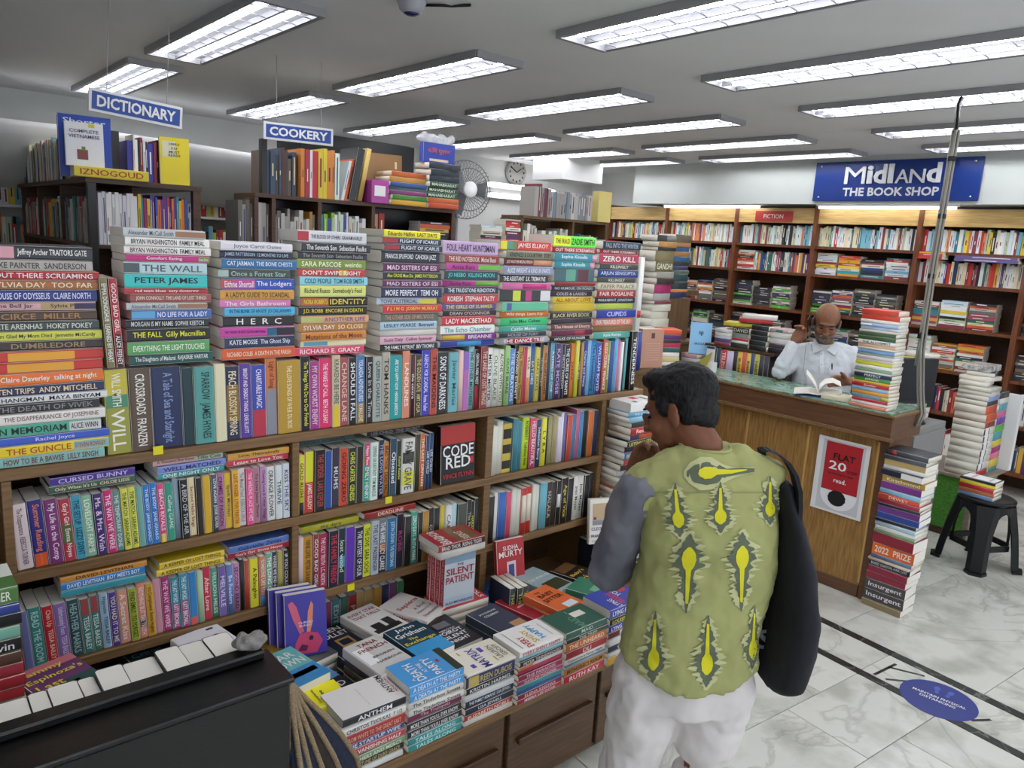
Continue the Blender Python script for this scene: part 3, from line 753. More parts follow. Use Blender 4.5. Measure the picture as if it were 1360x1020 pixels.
def faceout(px0, py0, base, w, h, T, bg, rz, lines, label, group, art=(), tilt=-6, band_sp='', fg='w', name='book'):
    """a book standing with its front cover towards local -y; base: bottom centre of the cover; lines: (text, y fraction, height fraction, width fraction, colour)"""
    v, f, pv, pf = book_mesh(h, T, w, False)
    # cover frame: local x = -up, y = across, z = out of the front -> up: front faces -y
    M = Matrix(((0, 1, 0, 0), (0, 0, -1, T / 2), (-1, 0, 0, h / 2), (0, 0, 0, 1)))
    me = bpy.data.meshes.new('book'); me.from_pydata([M @ Vector(q) for q in v], [], f); me.materials.append(COVER)
    o = bpy.data.objects.new(name, me); COL.objects.link(o); o.color = (*hx(bg), 1); o.location = base
    o.rotation_euler = (math.radians(tilt), 0, rz); tag(o, label, 'book', group)
    pm = bpy.data.meshes.new('page_block'); pm.from_pydata([M @ Vector(q) for q in pv], [], pf); pm.materials.append(PAGES)
    p = bpy.data.objects.new('page_block', pm); COL.objects.link(p); p.parent = o
    for k, a in enumerate(art):
        hexc, x0, x1, y0, y1 = a; yy = -T / 2 - 0.0006 - 0.00025 * k
        q = bpy.data.meshes.new('cover_art'); q.from_pydata([((x - .5) * w, yy, y * h) for x, y in ((x0, y0), (x1, y0), (x1, y1), (x0, y1))], [], [(0, 1, 2, 3)]); q.materials.append(COVER)
        qq = bpy.data.objects.new('cover_art', q); COL.objects.link(qq); qq.parent = o; qq.color = (*hx(hexc), 1)
    for s, y, hh, ww, c in lines:
        text(o, s, frame((0, -T / 2 - 0.003, y * h), (1, 0, 0), (0, 0, 1)), ww * w, hh * h, c, stretch=2.2)
    if band_sp: text(o, band_sp, Matrix(((0, 0, -1, -w / 2 - 0.001), (0, -1, 0, 0), (-1, 0, 0, h / 2), (0, 0, 0, 1))), h * 0.85, T * 0.55, fg)
    return o
faceout(0, 0, (1.640, D + 0.02, PZ['B'] + 0.001), 0.158, 0.218, 0.03, '1a1718', 0, [('CODE', .56, .2, .9, 'f2f2f0'), ('RED', .36, .2, .72, 'f2f2f0'), ('VINCE FLYNN', .13, .085, .9, 'c0343a')],
        'thriller shown face out with bold white letters on black and red, upper middle shelf', GS, [('b02a24', 0.0, 1, .68, 1), ('b8242c', .8, .96, .3, .42)], -3)
MC = ''';d8c0c0;a03a3a;6
NINE LIVES  PETER SWANSON;c08a2a;2a1c0c;11
GOOD BAD GIRL;8a2a2a;f0e4e0;7
THE UGLY TRUTH  L.C. NORTH;a8224a;f4dce4;11
THE FAMILY FRIEND;20203a;d83a4a;12
lost wood;203241;d8e8c8;9;4a9ac8,.5,.7
;6232b2;f0e4f8;11
THE MYSTERY OF FOUR;221c3a;eaeaf0;11
THE DIVE  SARA OCHS;d0d82a;26300c;10
THE LAST PASSENGER;b2bac2;24384a;10
THE HIKE  LUCY CLARKE;727a82;f2f2f0;11;b0602a,.45,.6/20283a,.6,1
JUSTIN CRONIN  THE FERRYMAN;2a72a2;d0e8f4;13
ROBB;221a2a;b84a8a;10
;1a1a1a;e0e04a;10
ZERO DAYS  RUTH WARE;42a28a;ecf6f0;9
;19191b;c8c8c8;7
;b8862e;2a1c0c;9
COBEN;17171a;e8e8e8;7
;1c1c1f;a8b8c0;9
;d8c22a;2a2a14;7
CAMILLA;e0e0e0;7a7a7a;10
;b8d8dc;2a4a52;9
;525a52;b8c0b0;14
The Perfect;1b1b1b;d8d0a0;7
HARARY;17171a;e8d84a;6
;232323;d8d0c8;8'''
standrow(1.004, 1.752, PZ['C'] + 0.0004, parse(MC), 'on lower middle shelf', GS, (0.188, 0.2))
RU = ''';dedecf;2a2a28;7
;dedecf;2a2a28;7
;c8b042;1c1a10;12;1c1a14,.1,.3/1c1a14,.42,.6/1c1a14,.75,.92
;3a8292;c8e4ea;7
;3a8292;c8e4ea;6
ROSEBERRY  Catherine Airey;c0e022;1c2a10;9
HELLO BEAUTIFUL;e04a72;f8e4ea;8
Sebastian Barry;2a4262;d8e4f0;7
L Y R A;e8e032;2a2a14;7
;1b1b1b;c8c8c0;4
;a29a6a;2a2818;6
;a29a6a;2a2818;6
;dccfe0;4a3a5a;5
;e8e8ec;4a4a6a;4
;726aaa;e8e4f4;5
;c84a32;f4e0d0;7
;3a7aaa;d8ecf8;6
;c0628a;f4e0e8;5
;3a8ac0;e8d8b0;5
;1c1c1e;b8b8b8;8
;c86a2a;f4e4d0;8
;24304e;a8b4d4;8'''
standrow(1.793, 2.392, PZ['B'] + 0.0004, parse(RU), 'on upper right shelf', GS, (0.196, 0.216))
RL = ''';2a221c;e09a4a;7
;e4e4e0;4a4a4a;5
;3a6aba;e0e8f8;9
;d85272;f8e8ec;6
;d8d8c9;4a4a3a;6
;d8d8c9;4a4a3a;6
;c83222;f4ecd8;7;ece4d0,.15,.75
;c83222;f4ecd8;7;ece4d0,.15,.75
;dcdccc;5a5a4a;5
;dcdccc;5a5a4a;5
;6ab2c2;1c3a42;9
MALALA;3c3129;c8b8a8;7
;342c26;d8c8a8;6
;1a1a1c;f0f0f0;6;e8e8e8,.3,.6
Age of Vice;1c1a16;e8c84a;9
;222226;b0b0b0;8
Jojo Moyes;e4e2da;1c1c1c;7
Jojo Moyes;e4e2da;1c1c1c;8
;1d1d20;9a9a9a;7
;2a2a2d;b0a8a0;7'''
standrow(1.793, 2.392, PZ['C'] + 0.0004, parse(RL), 'on lower right shelf', GS, (0.19, 0.205))
BT = ''';b8923a;f0e4c0;11
;924262;f0d8e4;8
EDITION;4a8a92;e4f2f2;10
;3a7262;d8ece4;9
PETAL;b03a3a;f4dcd4;10
;c8a262;5a3a1a;10
;c8a262;5a3a1a;10
;d09232;4a2a10;10
;2a3262;c8cce8;10
;8a4282;ecd4e8;9
;32824f;dcf0e2;9'''
standrow(1.12, 1.49, PZ['L'] + 0.0004, parse(BT), 'on ledge under lower middle shelf', GS, (0.172, 0.18), ysp=2.265)
# flat books lying on top of the shelf rows
def onrow(x0, x1, zt, ts, where, rot=1.5, ys=D + 0.004):
    z = zt - sum(d[3] for d in ts) * 0.022
    flatstack(x0, x1, ys, z, zt, ts, where, GF, 0.13, 0.004, rot=rot)
onrow(0.32, 0.535, 1.182, parse('CURSED BUNNY;4a3192;d8c8f0;1\nOnly When It\'s Us  CHLOE LIESE;3a5c4a;f0d8b0;.95'), 'on upper left row, purple and green pair')
onrow(0.578, 0.775, 1.194, parse('A Thousand Boy Kisses  Tillie Cole;d8a8a4;3a4a3a;.9;a8c0a0,.6,1\nWELL MATCHED;7a8ad0;20285a;.95\nONE NIGHT ONLY;3a9a9c;e8f4f2;.85'), 'on upper left row, pastel trio')
onrow(0.782, 0.976, 1.181, parse('Love, Theoretically;d8a03a;5a2a14;.95\nLease to Love You;c8364a;f6e4dc;.9'), 'on upper left row beside the upright')
onrow(0.335, 0.552, 0.908, parse('DAVID LEVITHAN;d8922f;5a2a10;.8\nDAVID LEVITHAN  BOY MEETS BOY;2a82ca;f0f6fa;1\n;3a9aa8;b05a7a;.95'), 'on lower left row, trio')
onrow(0.578, 0.772, 0.886, parse('A KEEPER OF LOST THINGS;e8c92c;4a2a14;.9\nA KEEPER OF LOST THINGS;e8c92c;4a2a14;.9'), 'on lower left row, yellow pair')
onrow(0.782, 0.976, 0.888, parse('Gabrielle Zevin;5a7ac2;1c2a5a;1\nGuy\'s Girl  Emma Noyes;c03a48;f4e8dc;.9'), 'on lower left row, blue and red pair')
onrow(1.006, 1.225, 0.905, parse('the dare;b8b222;5a4a14;1'), 'on the lower middle row, mustard one', ys=D + 0.002)
onrow(1.24, 1.46, 0.905, parse('DEADLINE;b0322a;f0d8c8;1'), 'on the lower middle row, brick red one', ys=D + 0.002)
onrow(1.006, 1.225, 1.184, parse('NORA ROBERTS;3a5a5c;16282a;.9'), 'on the upper middle row, teal one', ys=D + 0.03)
onrow(1.26, 1.50, 1.186, parse('LEE CHILD  THE SECRET;26262e;8a8a92;.9'), 'on the upper middle row, dark one', ys=D + 0.03)
onrow(1.80, 2.05, 1.19, parse(';8a857a;4a463c;.9'), 'on the upper right row, grey one', ys=D + 0.03)
# ================================================================== DISPLAY LEDGE IN FRONT OF THE BOOKCASE
GT = 'paperbacks displayed on the low ledge'
ZL = 0.3745
def ledgestack(x0, x1, ysp, zt, d, where, Wd=0.135, zb=ZL, cover=None, dy=0):
    data = parse(d); tot = sum(q[3] for q in data); z = zt
    for i, (t, bg, fg, w, band) in enumerate(data):
        T = (zt - zb) * w / tot; z -= T; a = math.radians(random.uniform(-1, 1)); wd = Wd * random.uniform(0.97, 1.03)
        book(((x0 + x1) / 2 + random.uniform(-0.003, 0.003), ysp + wd / 2 + random.uniform(-0.004, 0.004), z + 0.0002), (0, 0, a), (x1 - x0) * random.uniform(0.965, 0.995), T - 0.0006, wd, bg, t, fg, False,
             f'{cname(bg)} paperback {ordn(i + 1)} from top {where}', GT, band, cover if i == 0 else None)
ledgestack(0.885, 1.088, 1.622, 0.562, '''ANTHEM;232326;f0f0f0;1.15
CHRISTOS TSIOLKAS  7 1/2;dedcd6;2a2a2a;1
FROM WHITE TO THE GREAT EAST;a8302c;e8b4a0;1.5
THE STARTUP WIFE;3a4a82;e8e8e4;1
THE VANISHING HALF;b83a44;f4e8e4;1
MOTHERS AND MERCY;7a9a72;e4ecd8;.9
THE FORTUNE OF DUKE GRACE;2a2a2c;c8b878;1
;d8d8d4;3a4a7a;.9''', 'of the ledge stack beside the rope bags', cover=[('#e4e0dc', 0, 1, 0, 1), ('ANTHEM', .6, .12, .7, .09, '202022'), ('NOAH HAWLEY', .6, .04, .7, .05, 'a83040'), ('#5a4a48', .15, .8, .52, .525)])
ledgestack(1.093, 1.29, 1.618, 0.585, '''A DEATH AT THE PARTY;4a9ad8;e8f2fa;1.1
A DEATH AT THE PARTY;4a9ad8;e8f2fa;1.1
The Tinderbox Sonata;e2ded6;3a3a38;.9
The Tinderbox Sonata;e2ded6;3a3a38;.9
The Trumpets;702a4a;e0b8c8;1
MORE THAN YOU'LL EVER KNOW;28252a;ececec;1.05
MORE THAN YOU'LL EVER KNOW;28252a;ececec;1.05
TALES ALONG;3a9a9a;c8ecea;.95
TALES ALONG;3a9a9a;c8ecea;.95''', 'of the ledge stack topped by a blue cover', cover=[('A', .2, .84, .1, .05, 'w'), ('DEATH', .45, .72, .72, .15, 'w'), ('AT THE', .5, .56, .4, .07, 'w'), ('PARTY', .45, .4, .72, .15, 'w'), ('#2c3828', 0, 1, 0, .14), ('#a03040', .5, .62, .22, .27)])
ledgestack(1.296, 1.492, 1.612, 0.552, ''';e6dfce;2a2a6a;.35
MAUREEN DUBOIS;29295e;c8b870;1.7;c0a850,.05,.25
KRISTIN HARMEL;1d2421;d8d8d8;1
;d6d6d6;4a4a4a;.9
THE FAMILY REMAINS  LISA JEWELL;29324a;e0e4ea;1.1
LISA JEWELL;252b3f;d8dce4;1
ELIZABETH NOBLE;b0342c;f4e0d0;.9
;d8cfc4;6a3a2a;.8''', 'of the ledge stack topped by a cream floral cover', cover=[('MATRIX', .45, .55, .85, .16, '3a3a9a'), ('LAUREN', .45, .22, .6, .09, '7a7a72'), ('GROFF', .45, .1, .55, .09, '7a7a72'), ('#5a4ab0', .6, .8, .34, .42), ('#5a4ab0', .15, .3, .72, .8), ('#b8a86a', .75, .9, .75, .78), ('#b8a86a', .1, .3, .3, .33)])
ledgestack(1.50, 1.70, 1.606, 0.562, '''EVERY SHINY HAPPY;e9e7e2;c03a4a;1.1
;9ac4cc;3a5a62;.5
PETER TINNISWOOD;2d2930;d8d0d0;1
;d8d0cc;8a2a3a;.7;d8803a,0,.3
;b83a5a;2a1018;.9
THE PARADISE;9a2a52;f0c8d8;1
DAYS OF WONDER;b03a62;f4d8e4;.8
;32888a;c8ecea;.9
;2a5aa2;d0e0f4;.6
ELENA KNOWS;902a3a;ecc8cc;1
MEERA LEE DOVE;b8324a;f4d8dc;.9''', 'of the ledge stack topped by a rainbow lettered cover', cover=[('EVERY', .3, .7, .5, .13, 'c83a42'), ('SHINY', .45, .52, .6, .12, 'd8b83a'), ('HAPPY', .55, .34, .7, .13, '3a9ad0'), ('#8a9a8a', .1, .9, .86, .88), ('#b0b0a8', .2, .8, .12, .14)])
ledgestack(1.708, 1.912, 1.60, 0.565, '''MAID;2a5a4a;c8d8d0;1
THE TRIPP;34443e;c8d0c4;.8
THE UNHEARD;d8742e;f6e0c8;1.3
DLI;a02a32;f0d4d0;1.2
Tomorrow's Fairer Night;e0dcd2;5a5a52;1
;8a9aaa;e8eef2;.4
MONGREL'S REALM;c0822f;3a1c0c;1.2
RUTH KAY;c03242;f4d8d4;1.3''', 'of the ledge stack topped by a green cover', cover=[('MAID', .3, .55, .6, .16, '6a9a82'), ('NITA PROSE', .82, .5, .12, .05, 'e0e8e0'), ('#e0dccc', .5, .75, .2, .48)])
ledgestack(1.918, 2.118, 1.594, 0.588, '''LYING BESIDE YOU;3242a2;f0f0f6;1.2
LOUISE CANDLISH;2a2c34;e0d85a;1
LYING BESIDE YOU;3242a2;f0f0f6;1
;702a32;f0e0dc;.9;e4e4e4,.3,.6
;e0dedc;4a4a4a;1
CIRCUS;3a3f4a;d0d8e0;1
;d9d5d0;4a4a44;.6
;d8a432;4a300c;1.1''', 'of the ledge stack topped by a blue and red cover', cover=[('LYING', .25, .7, .45, .12, 'w'), ('BESIDE', .45, .55, .6, .13, 'e04a4a'), ('YOU', .65, .4, .4, .13, 'w'), ('#c03030', .6, .95, .1, .3), ('#e8d04a', .1, .22, .2, .28)])
def pile(px, py, zt, rz, L, Wd, bg, cover, label, under, T=0.028, n=1, title='', fg='w', off=None):
    """book lying face up, centre of its cover at pixel (px, py); the books under it fill down to the ledge"""
    c = onZ(px, py, zt); z = zt
    for k in range(n):
        z -= T; dx = random.uniform(-.003, .003) if k else 0
        book((c.x + dx, c.y + dx, z), (0, 0, math.radians(rz) + (random.uniform(-.02, .02) if k else 0)), L, T - 0.0006, Wd, bg, title, fg, False, label if k == 0 else f'{cname(bg)} copy {ordn(k + 1)} in the pile: {label}'[:90], GT, None, cover if k == 0 else None)
    cols = under or ['8a8a86']; j = 0
    while z > ZL + 0.034:
        t2 = min(0.028, z - ZL) if z - ZL - 0.028 > 0.012 else z - ZL; z -= t2
        book((c.x + random.uniform(-.004, .004), c.y + random.uniform(-.004, .004), z + 0.0002), (0, 0, math.radians(rz) + random.uniform(-.03, .03)), L * .97, t2 - 0.0006, Wd * .97, cols[j % len(cols)], '', 'w', False, f'{cname(cols[j % len(cols)])} paperback {ordn(j + 1)} below the {label}', GT); j += 1
    if z - ZL > 0.004:
        book((c.x, c.y, ZL), (0, 0, math.radians(rz)), L * .96, z - ZL - 0.0004, Wd * .96, '6a6a6a', '', 'w', False, f'grey lowest paperback below the {label}', GT)
pile(503, 868, 0.572, -84, 0.198, 0.13, 'cfcdc8', [('TANA', .55, .86, .55, .1, '8a2a3a'), ('FRENCH', .55, .7, .8, .1, '8a2a3a'), ('BROKEN', .6, .46, .6, .06, '5a5a5a'), ('HARBOUR', .6, .3, .7, .06, '5a5a5a'), ('#f2f2f0', .05, .35, .3, .8)], 'grey novel with a white sticker', ['3a3a3e', '5a4a3a'], 0.034)
pile(556, 848, 0.574, -86, 0.2, 0.135, '153e4e', [('#3a9ad2', 0, 1, 0, .38), ('John', .5, .88, .55, .12, 'w'), ('Grisham', .5, .72, .85, .13, 'w'), ('The', .4, .56, .25, .07, 'e8d84a'), ('Exchange', .5, .44, .85, .11, 'e8d84a')], 'teal thriller with yellow title', ['b83a3a', '2a2a2e'], 0.036)
pile(596, 838, 0.545, -86, 0.198, 0.13, '19191b', [('HERCULE', .5, .55, .5, .05, 'd8d8d8'), ('POIROT', .5, .46, .75, .1, 'f0f0f0'), ('SILENT', .5, .32, .75, .1, 'f0f0f0'), ('NIGHT', .5, .18, .6, .09, 'f0f0f0'), ('#6a6a6e', .3, .75, .64, .82)], 'black mystery with silver skull', ['3a3a3a', '6a5a4a'], 0.03)
pile(457, 850, 0.515, -84, 0.215, 0.14, '1c2238', [('KEN', .5, .88, .5, .12, 'e8e4d8'), ('FOLLETT', .5, .72, .9, .12, 'e8e4d8'), ('#a8864a', .3, .7, .32, .58), ('#1c2238', .36, .64, .37, .53, 1)], 'navy novel with gold emblem', ['3a2a2a'], 0.04)
pile(498, 823, 0.552, -80, 0.205, 0.135, 'e6e3de', [('EVERY STAR', .5, .85, .85, .09, '9a2a3a'), ('THAT FALLS', .5, .72, .85, .09, '9a2a3a'), ('#2a2a2a', .1, .9, .1, .22), ('#2a2a2a', .2, .5, .22, .4), ('#3a3a3a', .6, .85, .2, .45)], 'white novel with red title and trees', ['9a9a9a', '4a5a6a'], 0.03)
pile(549, 805, 0.556, -66, 0.2, 0.135, 'e4dcd8', [('Sapiens', .5, .62, .85, .13, 'b04a4a'), ('A Brief', .6, .42, .5, .08, '8a8a8a'), ('History of', .55, .28, .65, .08, '8a8a8a'), ('Humankind', .55, .14, .7, .08, '8a8a8a')], 'white history book with red title', ['b0aca4', '8a8a84', '5a4a4a'], 0.034, title='Sapiens', fg='b04a4a')
pile(663, 822, 0.535, -84, 0.2, 0.135, '333e50', [('JACQUELINE', .5, .8, .6, .06, 'w'), ('COLEMAN', .5, .7, .5, .06, 'w'), ('#b88a5a', .55, .95, .1, .3)], 'slate blue novel with box title', ['333e50'], 0.034, 3)
pile(737, 795, 0.548, -82, 0.2, 0.132, 'dc6a32', [('THE', .35, .86, .2, .06, '5a2a1a'), ('BABY', .5, .72, .6, .12, '4a2014'), ('SITTER', .5, .54, .75, .12, '4a2014'), ('#d8e4e8', .4, .85, .12, .3)], 'orange thriller with a white paper shape', ['dc6a32', '9a4a3a'], 0.03, 2)
pile(722, 770, 0.535, -80, 0.21, 0.135, '9aaeb2', [('THE MEMPHIS', .5, .62, .9, .09, 'e8eeee'), ('#3a3c22', .2, .95, .08, .42)], 'grey blue novel with a dark boat', ['c8c8c4', 'aaa8a0'], 0.034)
pile(768, 760, 0.51, -74, 0.2, 0.132, '241d18', [("Baby's", .45, .5, .7, .12, 'e0b84a'), ('kiss', .5, .26, .8, .22, 'e8c24a'), ('#6a4a2a', .1, .9, .68, .95)], 'black novel with gold script', ['4a3a2a'], 0.032)
pile(792, 782, 0.545, -70, 0.198, 0.13, '2f7a5c', [('#6ab08a', .3, .7, .4, .6)], 'green novel behind the blue and red cover', ['2f7a5c', '8a8a88'], 0.028)
pile(762, 790, 0.50, -78, 0.19, 0.125, '3040a4', [('#e4e8f4', .2, .8, .5, .8)], 'blue and white novel', ['3040a4'], 0.028)
pile(697, 803, 0.512, -80, 0.19, 0.125, 'a8243a', [('#d8b8b8', .2, .8, .5, .55)], 'crimson novel before the red book', ['a8243a', '8ab04a'], 0.028)
pile(640, 783, 0.47, -84, 0.21, 0.14, '2a62b0', [('#3a9a5a', .1, .5, .4, .9), ('#e0c83a', .2, .45, .7, .85), ('#d8e4ee', .6, .8, .2, .3)], 'blue book with green and yellow map', ['4a4a4a'], 0.03)
pile(420, 925, 0.555, -2, 0.155, 0.105, 'f0e614', [('Completely', .5, .5, .7, .06, '3a3a1a'), ('Free', .5, .38, .4, .07, '3a3a1a')], 'small bright yellow book', ['f0e614', 'e8e0d8'], 0.032)
pile(386, 886, 0.58, -80, 0.2, 0.135, '6ab8b4', [('FEAR', .5, .8, .7, .17, 'w'), ('DOWN', .5, .58, .8, .17, 'w'), ('#3a8ac0', 0, 1, 0, .42), ('#d8e4ea', .3, .9, .2, .32)], 'pale teal novel with white title', ['4a4a52'], 0.03)
pile(424, 904, 0.50, -78, 0.19, 0.128, '5a9ad0', [('#1c1e2c', .0, 1, 0, .4), ('OLD', .6, .2, .6, .14, 'w')], 'sky blue novel with dark figure', ['8a3a2a'], 0.03)
pile(350, 862, 0.56, -78, 0.198, 0.13, 'b8902c', [('SALLY', .5, .84, .6, .1, 'f4ecd0'), ('ROONEY', .5, .7, .75, .1, 'f4ecd0')], 'gold novel with white author lettering', ['6a4a2a'], 0.028)
pile(282, 856, 0.66, -80, 0.215, 0.14, 'e6e6ea', [('KING', .5, .66, .6, .12, '2a2a32'), ('OF', .5, .5, .16, .06, '2a2a32'), ('#3a3a44', .7, .85, .88, .93)], 'white novel with thin dark title', ['2c2c30', 'c8c8c4'], 0.03)
pile(205, 868, 0.60, -82, 0.215, 0.14, '1b3a44', [('Crime', .4, .6, .6, .1, '8ab0b8'), ('Gold', .5, .4, .6, .1, 'a8c0c4')], 'dark teal book in shelf shadow', ['232a30', '2c2c30'], 0.03)
# IDOLS pile with the pages towards us, carrying the standing copies
for k, (c_, z_) in enumerate((('b02a34', 0.524), ('c8c4bc', 0.494), ('8a3a32', 0.464), ('c8c0b4', 0.434), ('5a4a42', 0.404), ('8a8a84', 0.3745))):
    book((1.575, 2.045, z_), (0, 0, math.radians(180 + (k % 3 - 1) * 2)), 0.2, 0.0292, 0.13, c_, '', 'w', False, f'{cname(c_)} paperback {ordn(k + 1)} from top of pile under the standing red-spined copies', GT, None, [('IDOLS', .5, .9, .8, .1, 'w')] if k == 0 else None)
for k in range(4):
    faceout(0, 0, (1.548 - 0.004 * k, 2.006 + 0.0235 * k, 0.5545), 0.13, 0.198, 0.0225, 'b32736', math.radians(-4), [('SILENT', .66, .13, .9, 'b02234'), ('PATIENT', .5, .13, .9, 'b02234'), ('THE', .78, .05, .2, '4a5a6a'), ('ALEX MICHAELIDES', .06, .05, .9, '3a5a7a')] if k == 0 else [],
            ['front thriller copy with red title on pale blue cover', 'second copy of the red-spined thriller behind the front one', 'third copy of the red-spined thriller', 'rearmost copy of the red-spined thriller by the shelf'][k], GT, [('c8d0d6', 0, 1, 0, 1), ('8aa4ba', 0, 1, .82, 1), ('b8c8d4', 0, 1, 0, .16)] if k == 0 else (), 0, 'THE SILENT PATIENT', 'f0c8c8')
for k, z_ in enumerate((0.780, 0.7535)):
    book((1.535 + .004 * k, 2.035, z_), (0, 0, math.radians(-2 + 3 * k)), 0.196, 0.0262, 0.13, ('a82a34', 'd8d4cc')[k], ('BRAD THOR  RISING TIGER', '')[k], 'f0e0d8', False, ('red and brown thriller lying on top of the standing copies', 'white paperback under the red thriller on the standing copies')[k], GT, [('2a2426', .1, 1)] if k == 0 else None,
         [('BRAD', .3, .8, .55, .2, 'w'), ('THOR', .7, .8, .55, .2, 'w'), ('#7a5a3a', .05, .95, .08, .55), ('RISING', .35, .35, .55, .16, 'e8d8c8'), ('TIGER', .7, .28, .5, .16, 'c83a3a')] if k == 0 else None)
# upright dark copies, the red face-out book and what carries it
for k in range(3):
    book((1.765 + 0.027 * k, 1.995 + .012 * (k == 0), ZL), (0, 0, math.radians(-3)), 0.2, 0.026, 0.13, ('232a3e', '1c2220', '1c2220')[k], 'THE HIDDEN', 'd0d84a', True, f'black upright paperback with lime spine lettering, {ordn(k + 1)} of three on ledge', GT)
for k in range(4):
    book((1.87, 2.075, ZL + 0.028 * k), (0, 0, math.radians(-80)), 0.13, 0.0275, 0.125, ('3a3a3a', '8a3a3a', 'c8c0b0', '2a4a6a')[k], '', 'w', False, f'{cname(("3a3a3a", "8a3a3a", "c8c0b0", "2a4a6a")[k])} paperback {ordn(4 - k)} from top under the red face-out book', GT)
faceout(0, 0, (1.875, 2.085, 0.4875), 0.132, 0.2, 0.022, 'b22a34', math.radians(-6), [('SUDHA', .84, .09, .55, 'w'), ('MURTY', .72, .12, .85, 'w'), ('STORIES YET', .14, .07, .8, 'e0b840'), ('COMMON', .06, .06, .6, 'e0b840')], 'red book shown face out below the right shelf', GT, [('d8c8c8', .36, .68, .22, .56), ('4a4a8a', .42, .62, .24, .5)], -10)
for k in range(2):
    book((2.352 + 0.03 * k, 2.10, ZL), (0, 0, math.radians(-2)), 0.2, 0.029, 0.13, '1a2230', 'GET IT', '1a2230', True, f'{("left", "right")[k]} black upright book with yellow spine under the standing white novel', GT, [('d8d832', .0, 1)])
faceout(0, 0, (2.372, 2.065, 0.5755), 0.128, 0.198, 0.024, 'e6e1d6', math.radians(-20), [('CLEOPATRA', .34, .07, .85, '2a3a7a'), ('and', .26, .05, .2, '2a3a7a'), ('FRANKENSTEIN', .18, .065, .85, '2a3a7a'), ('COCO MELLORS', .07, .05, .8, 'a88a6a')], 'white novel with a painted face standing on two upright books', GT, [('c0a684', .12, .88, .42, .9), ('8a8a92', .12, .88, .42, .52), ('7a3a36', .16, .26, .54, .6), ('3a2a24', .58, .74, .72, .76)], -7)
# face-out purple copies at the left
for k in range(3):
    faceout(0, 0, (0.975 - 0.012 * k, 2.03 + 0.030 * k, 0.5315), 0.132, 0.2, 0.0265, '4439a0', math.radians(-12), [('CURSED', .54, .035, .34, 'e8e0f0'), ('BUNNY', .49, .035, .3, 'e8e0f0')] if k == 0 else [], [f'front purple book with pink rabbit drawing, face out on ledge', 'second purple copy behind the rabbit cover', 'rearmost purple copy behind the rabbit cover'][k], GT, (), -9)
def cover_shape(book_name_obj, w, h, T, polys):
    for hexc, pts in polys:
        q = bpy.data.meshes.new('cover_art'); q.from_pydata([((x - .5) * w, -T / 2 - 0.0012, y * h) for x, y in pts], [], [tuple(range(len(pts)))]); q.materials.append(COVER)
        qq = bpy.data.objects.new('cover_art', q); COL.objects.link(qq); qq.parent = book_name_obj; qq.color = (*hx(hexc), 1)
rb = [o for o in COL.objects if o.get('label', '').startswith('front purple book')][0]
cover_shape(rb, 0.132, 0.2, 0.0265, [('c8406a', [(.22, .05), (.75, .03), (.9, .2), (.78, .34), (.55, .38), (.36, .36), (.25, .22)]), ('d8607a', [(.36, .36), (.2, .62), (.1, .86), (.2, .9), (.3, .8), (.46, .4)]), ('e08a6a', [(.52, .38), (.56, .7), (.64, .86), (.69, .8), (.66, .5), (.6, .37)])])
cover_shape(rb, 0.132, 0.2, 0.0273, [('1c1428', [(.58, .24), (.66, .24), (.68, .29), (.62, .32), (.57, .29)]), ('5a1c4a', [(.3, .1), (.5, .08), (.55, .16), (.4, .2)])])
for k in range(5):
    book((0.985, 2.07, ZL + 0.031 * k), (0, 0, math.radians(-80 + 3 * (k % 2))), 0.19, 0.0306, 0.13, ('3a3a3a', '6a3a3a', '2a3a5a', '8a8478', '4a4a4a', '6a5a3a')[k], '', 'w', False, f'{cname(("3a3a3a", "6a3a3a", "2a3a5a", "8a8478", "4a4a4a", "6a5a3a")[k])} paperback {ordn(5 - k)} from top under the purple rabbit books', GT)
# left end of the ledge
ledgestack(0.0, 0.203, 1.775, 1.075, '''CAITLYN SHORE ASHER;4f7a3e;e8ecd8;1.35
;2f3f86;c8d0f0;.8
;18181c;b8b8b8;1
;7ab29c;1c3a30;1
Gabrielle Zevin;1d1a1b;ececec;1.1
;5a3a2c;d8b890;1
Guy's Girl;b03244;f4e4dc;.9
;a82430;f0d8d4;1
;b02834;f0d8d4;1
;6ab09a;e0f0e8;.9
;3a4a9a;e8e8f4;.6
;b02430;f4dcd8;.9
WALSH;d87a28;f8e4c8;1.2
;e8d81c;2a2a14;1.2
;8a8a84;3a3a3a;1
;c8c4bc;3a3a3a;1
;4a4a52;c8c8c8;1
;7a3a32;e8d8d0;1
;3a4a4a;c8d0d0;1
;a8a49c;3a3a3a;1
;5a4a3a;d8c8b0;1
;2a2a2e;c8c8c8;1
;8a6a4a;e8d8c0;1
;3a3a42;c8c8d0;1
;6a6a62;e8e8e0;1''', 'of the tall stack at the ledge left end', cover=[('#e4e8dc', .45, 1, .0, 1)])
pile(84, 903, 0.79, -74, 0.205, 0.135, '6a3a6a', [('#c8707a', 0, 1, .85, 1), ('#26504a', .5, 1, .1, .5), ('#c86a7a', .35, .7, .22, .42), ('Sammy', .4, .86, .7, .13, 'f0d84a'), ("Espinoza's", .5, .68, .9, .13, 'f0d84a'), ('Last', .3, .5, .42, .13, 'f0d84a'), ('Review', .45, .3, .75, .13, 'f0d84a')], 'purple novel with big yellow title', ['c83a3a', '4a4a52', '8a8478', '3a5a5a'], 0.028)
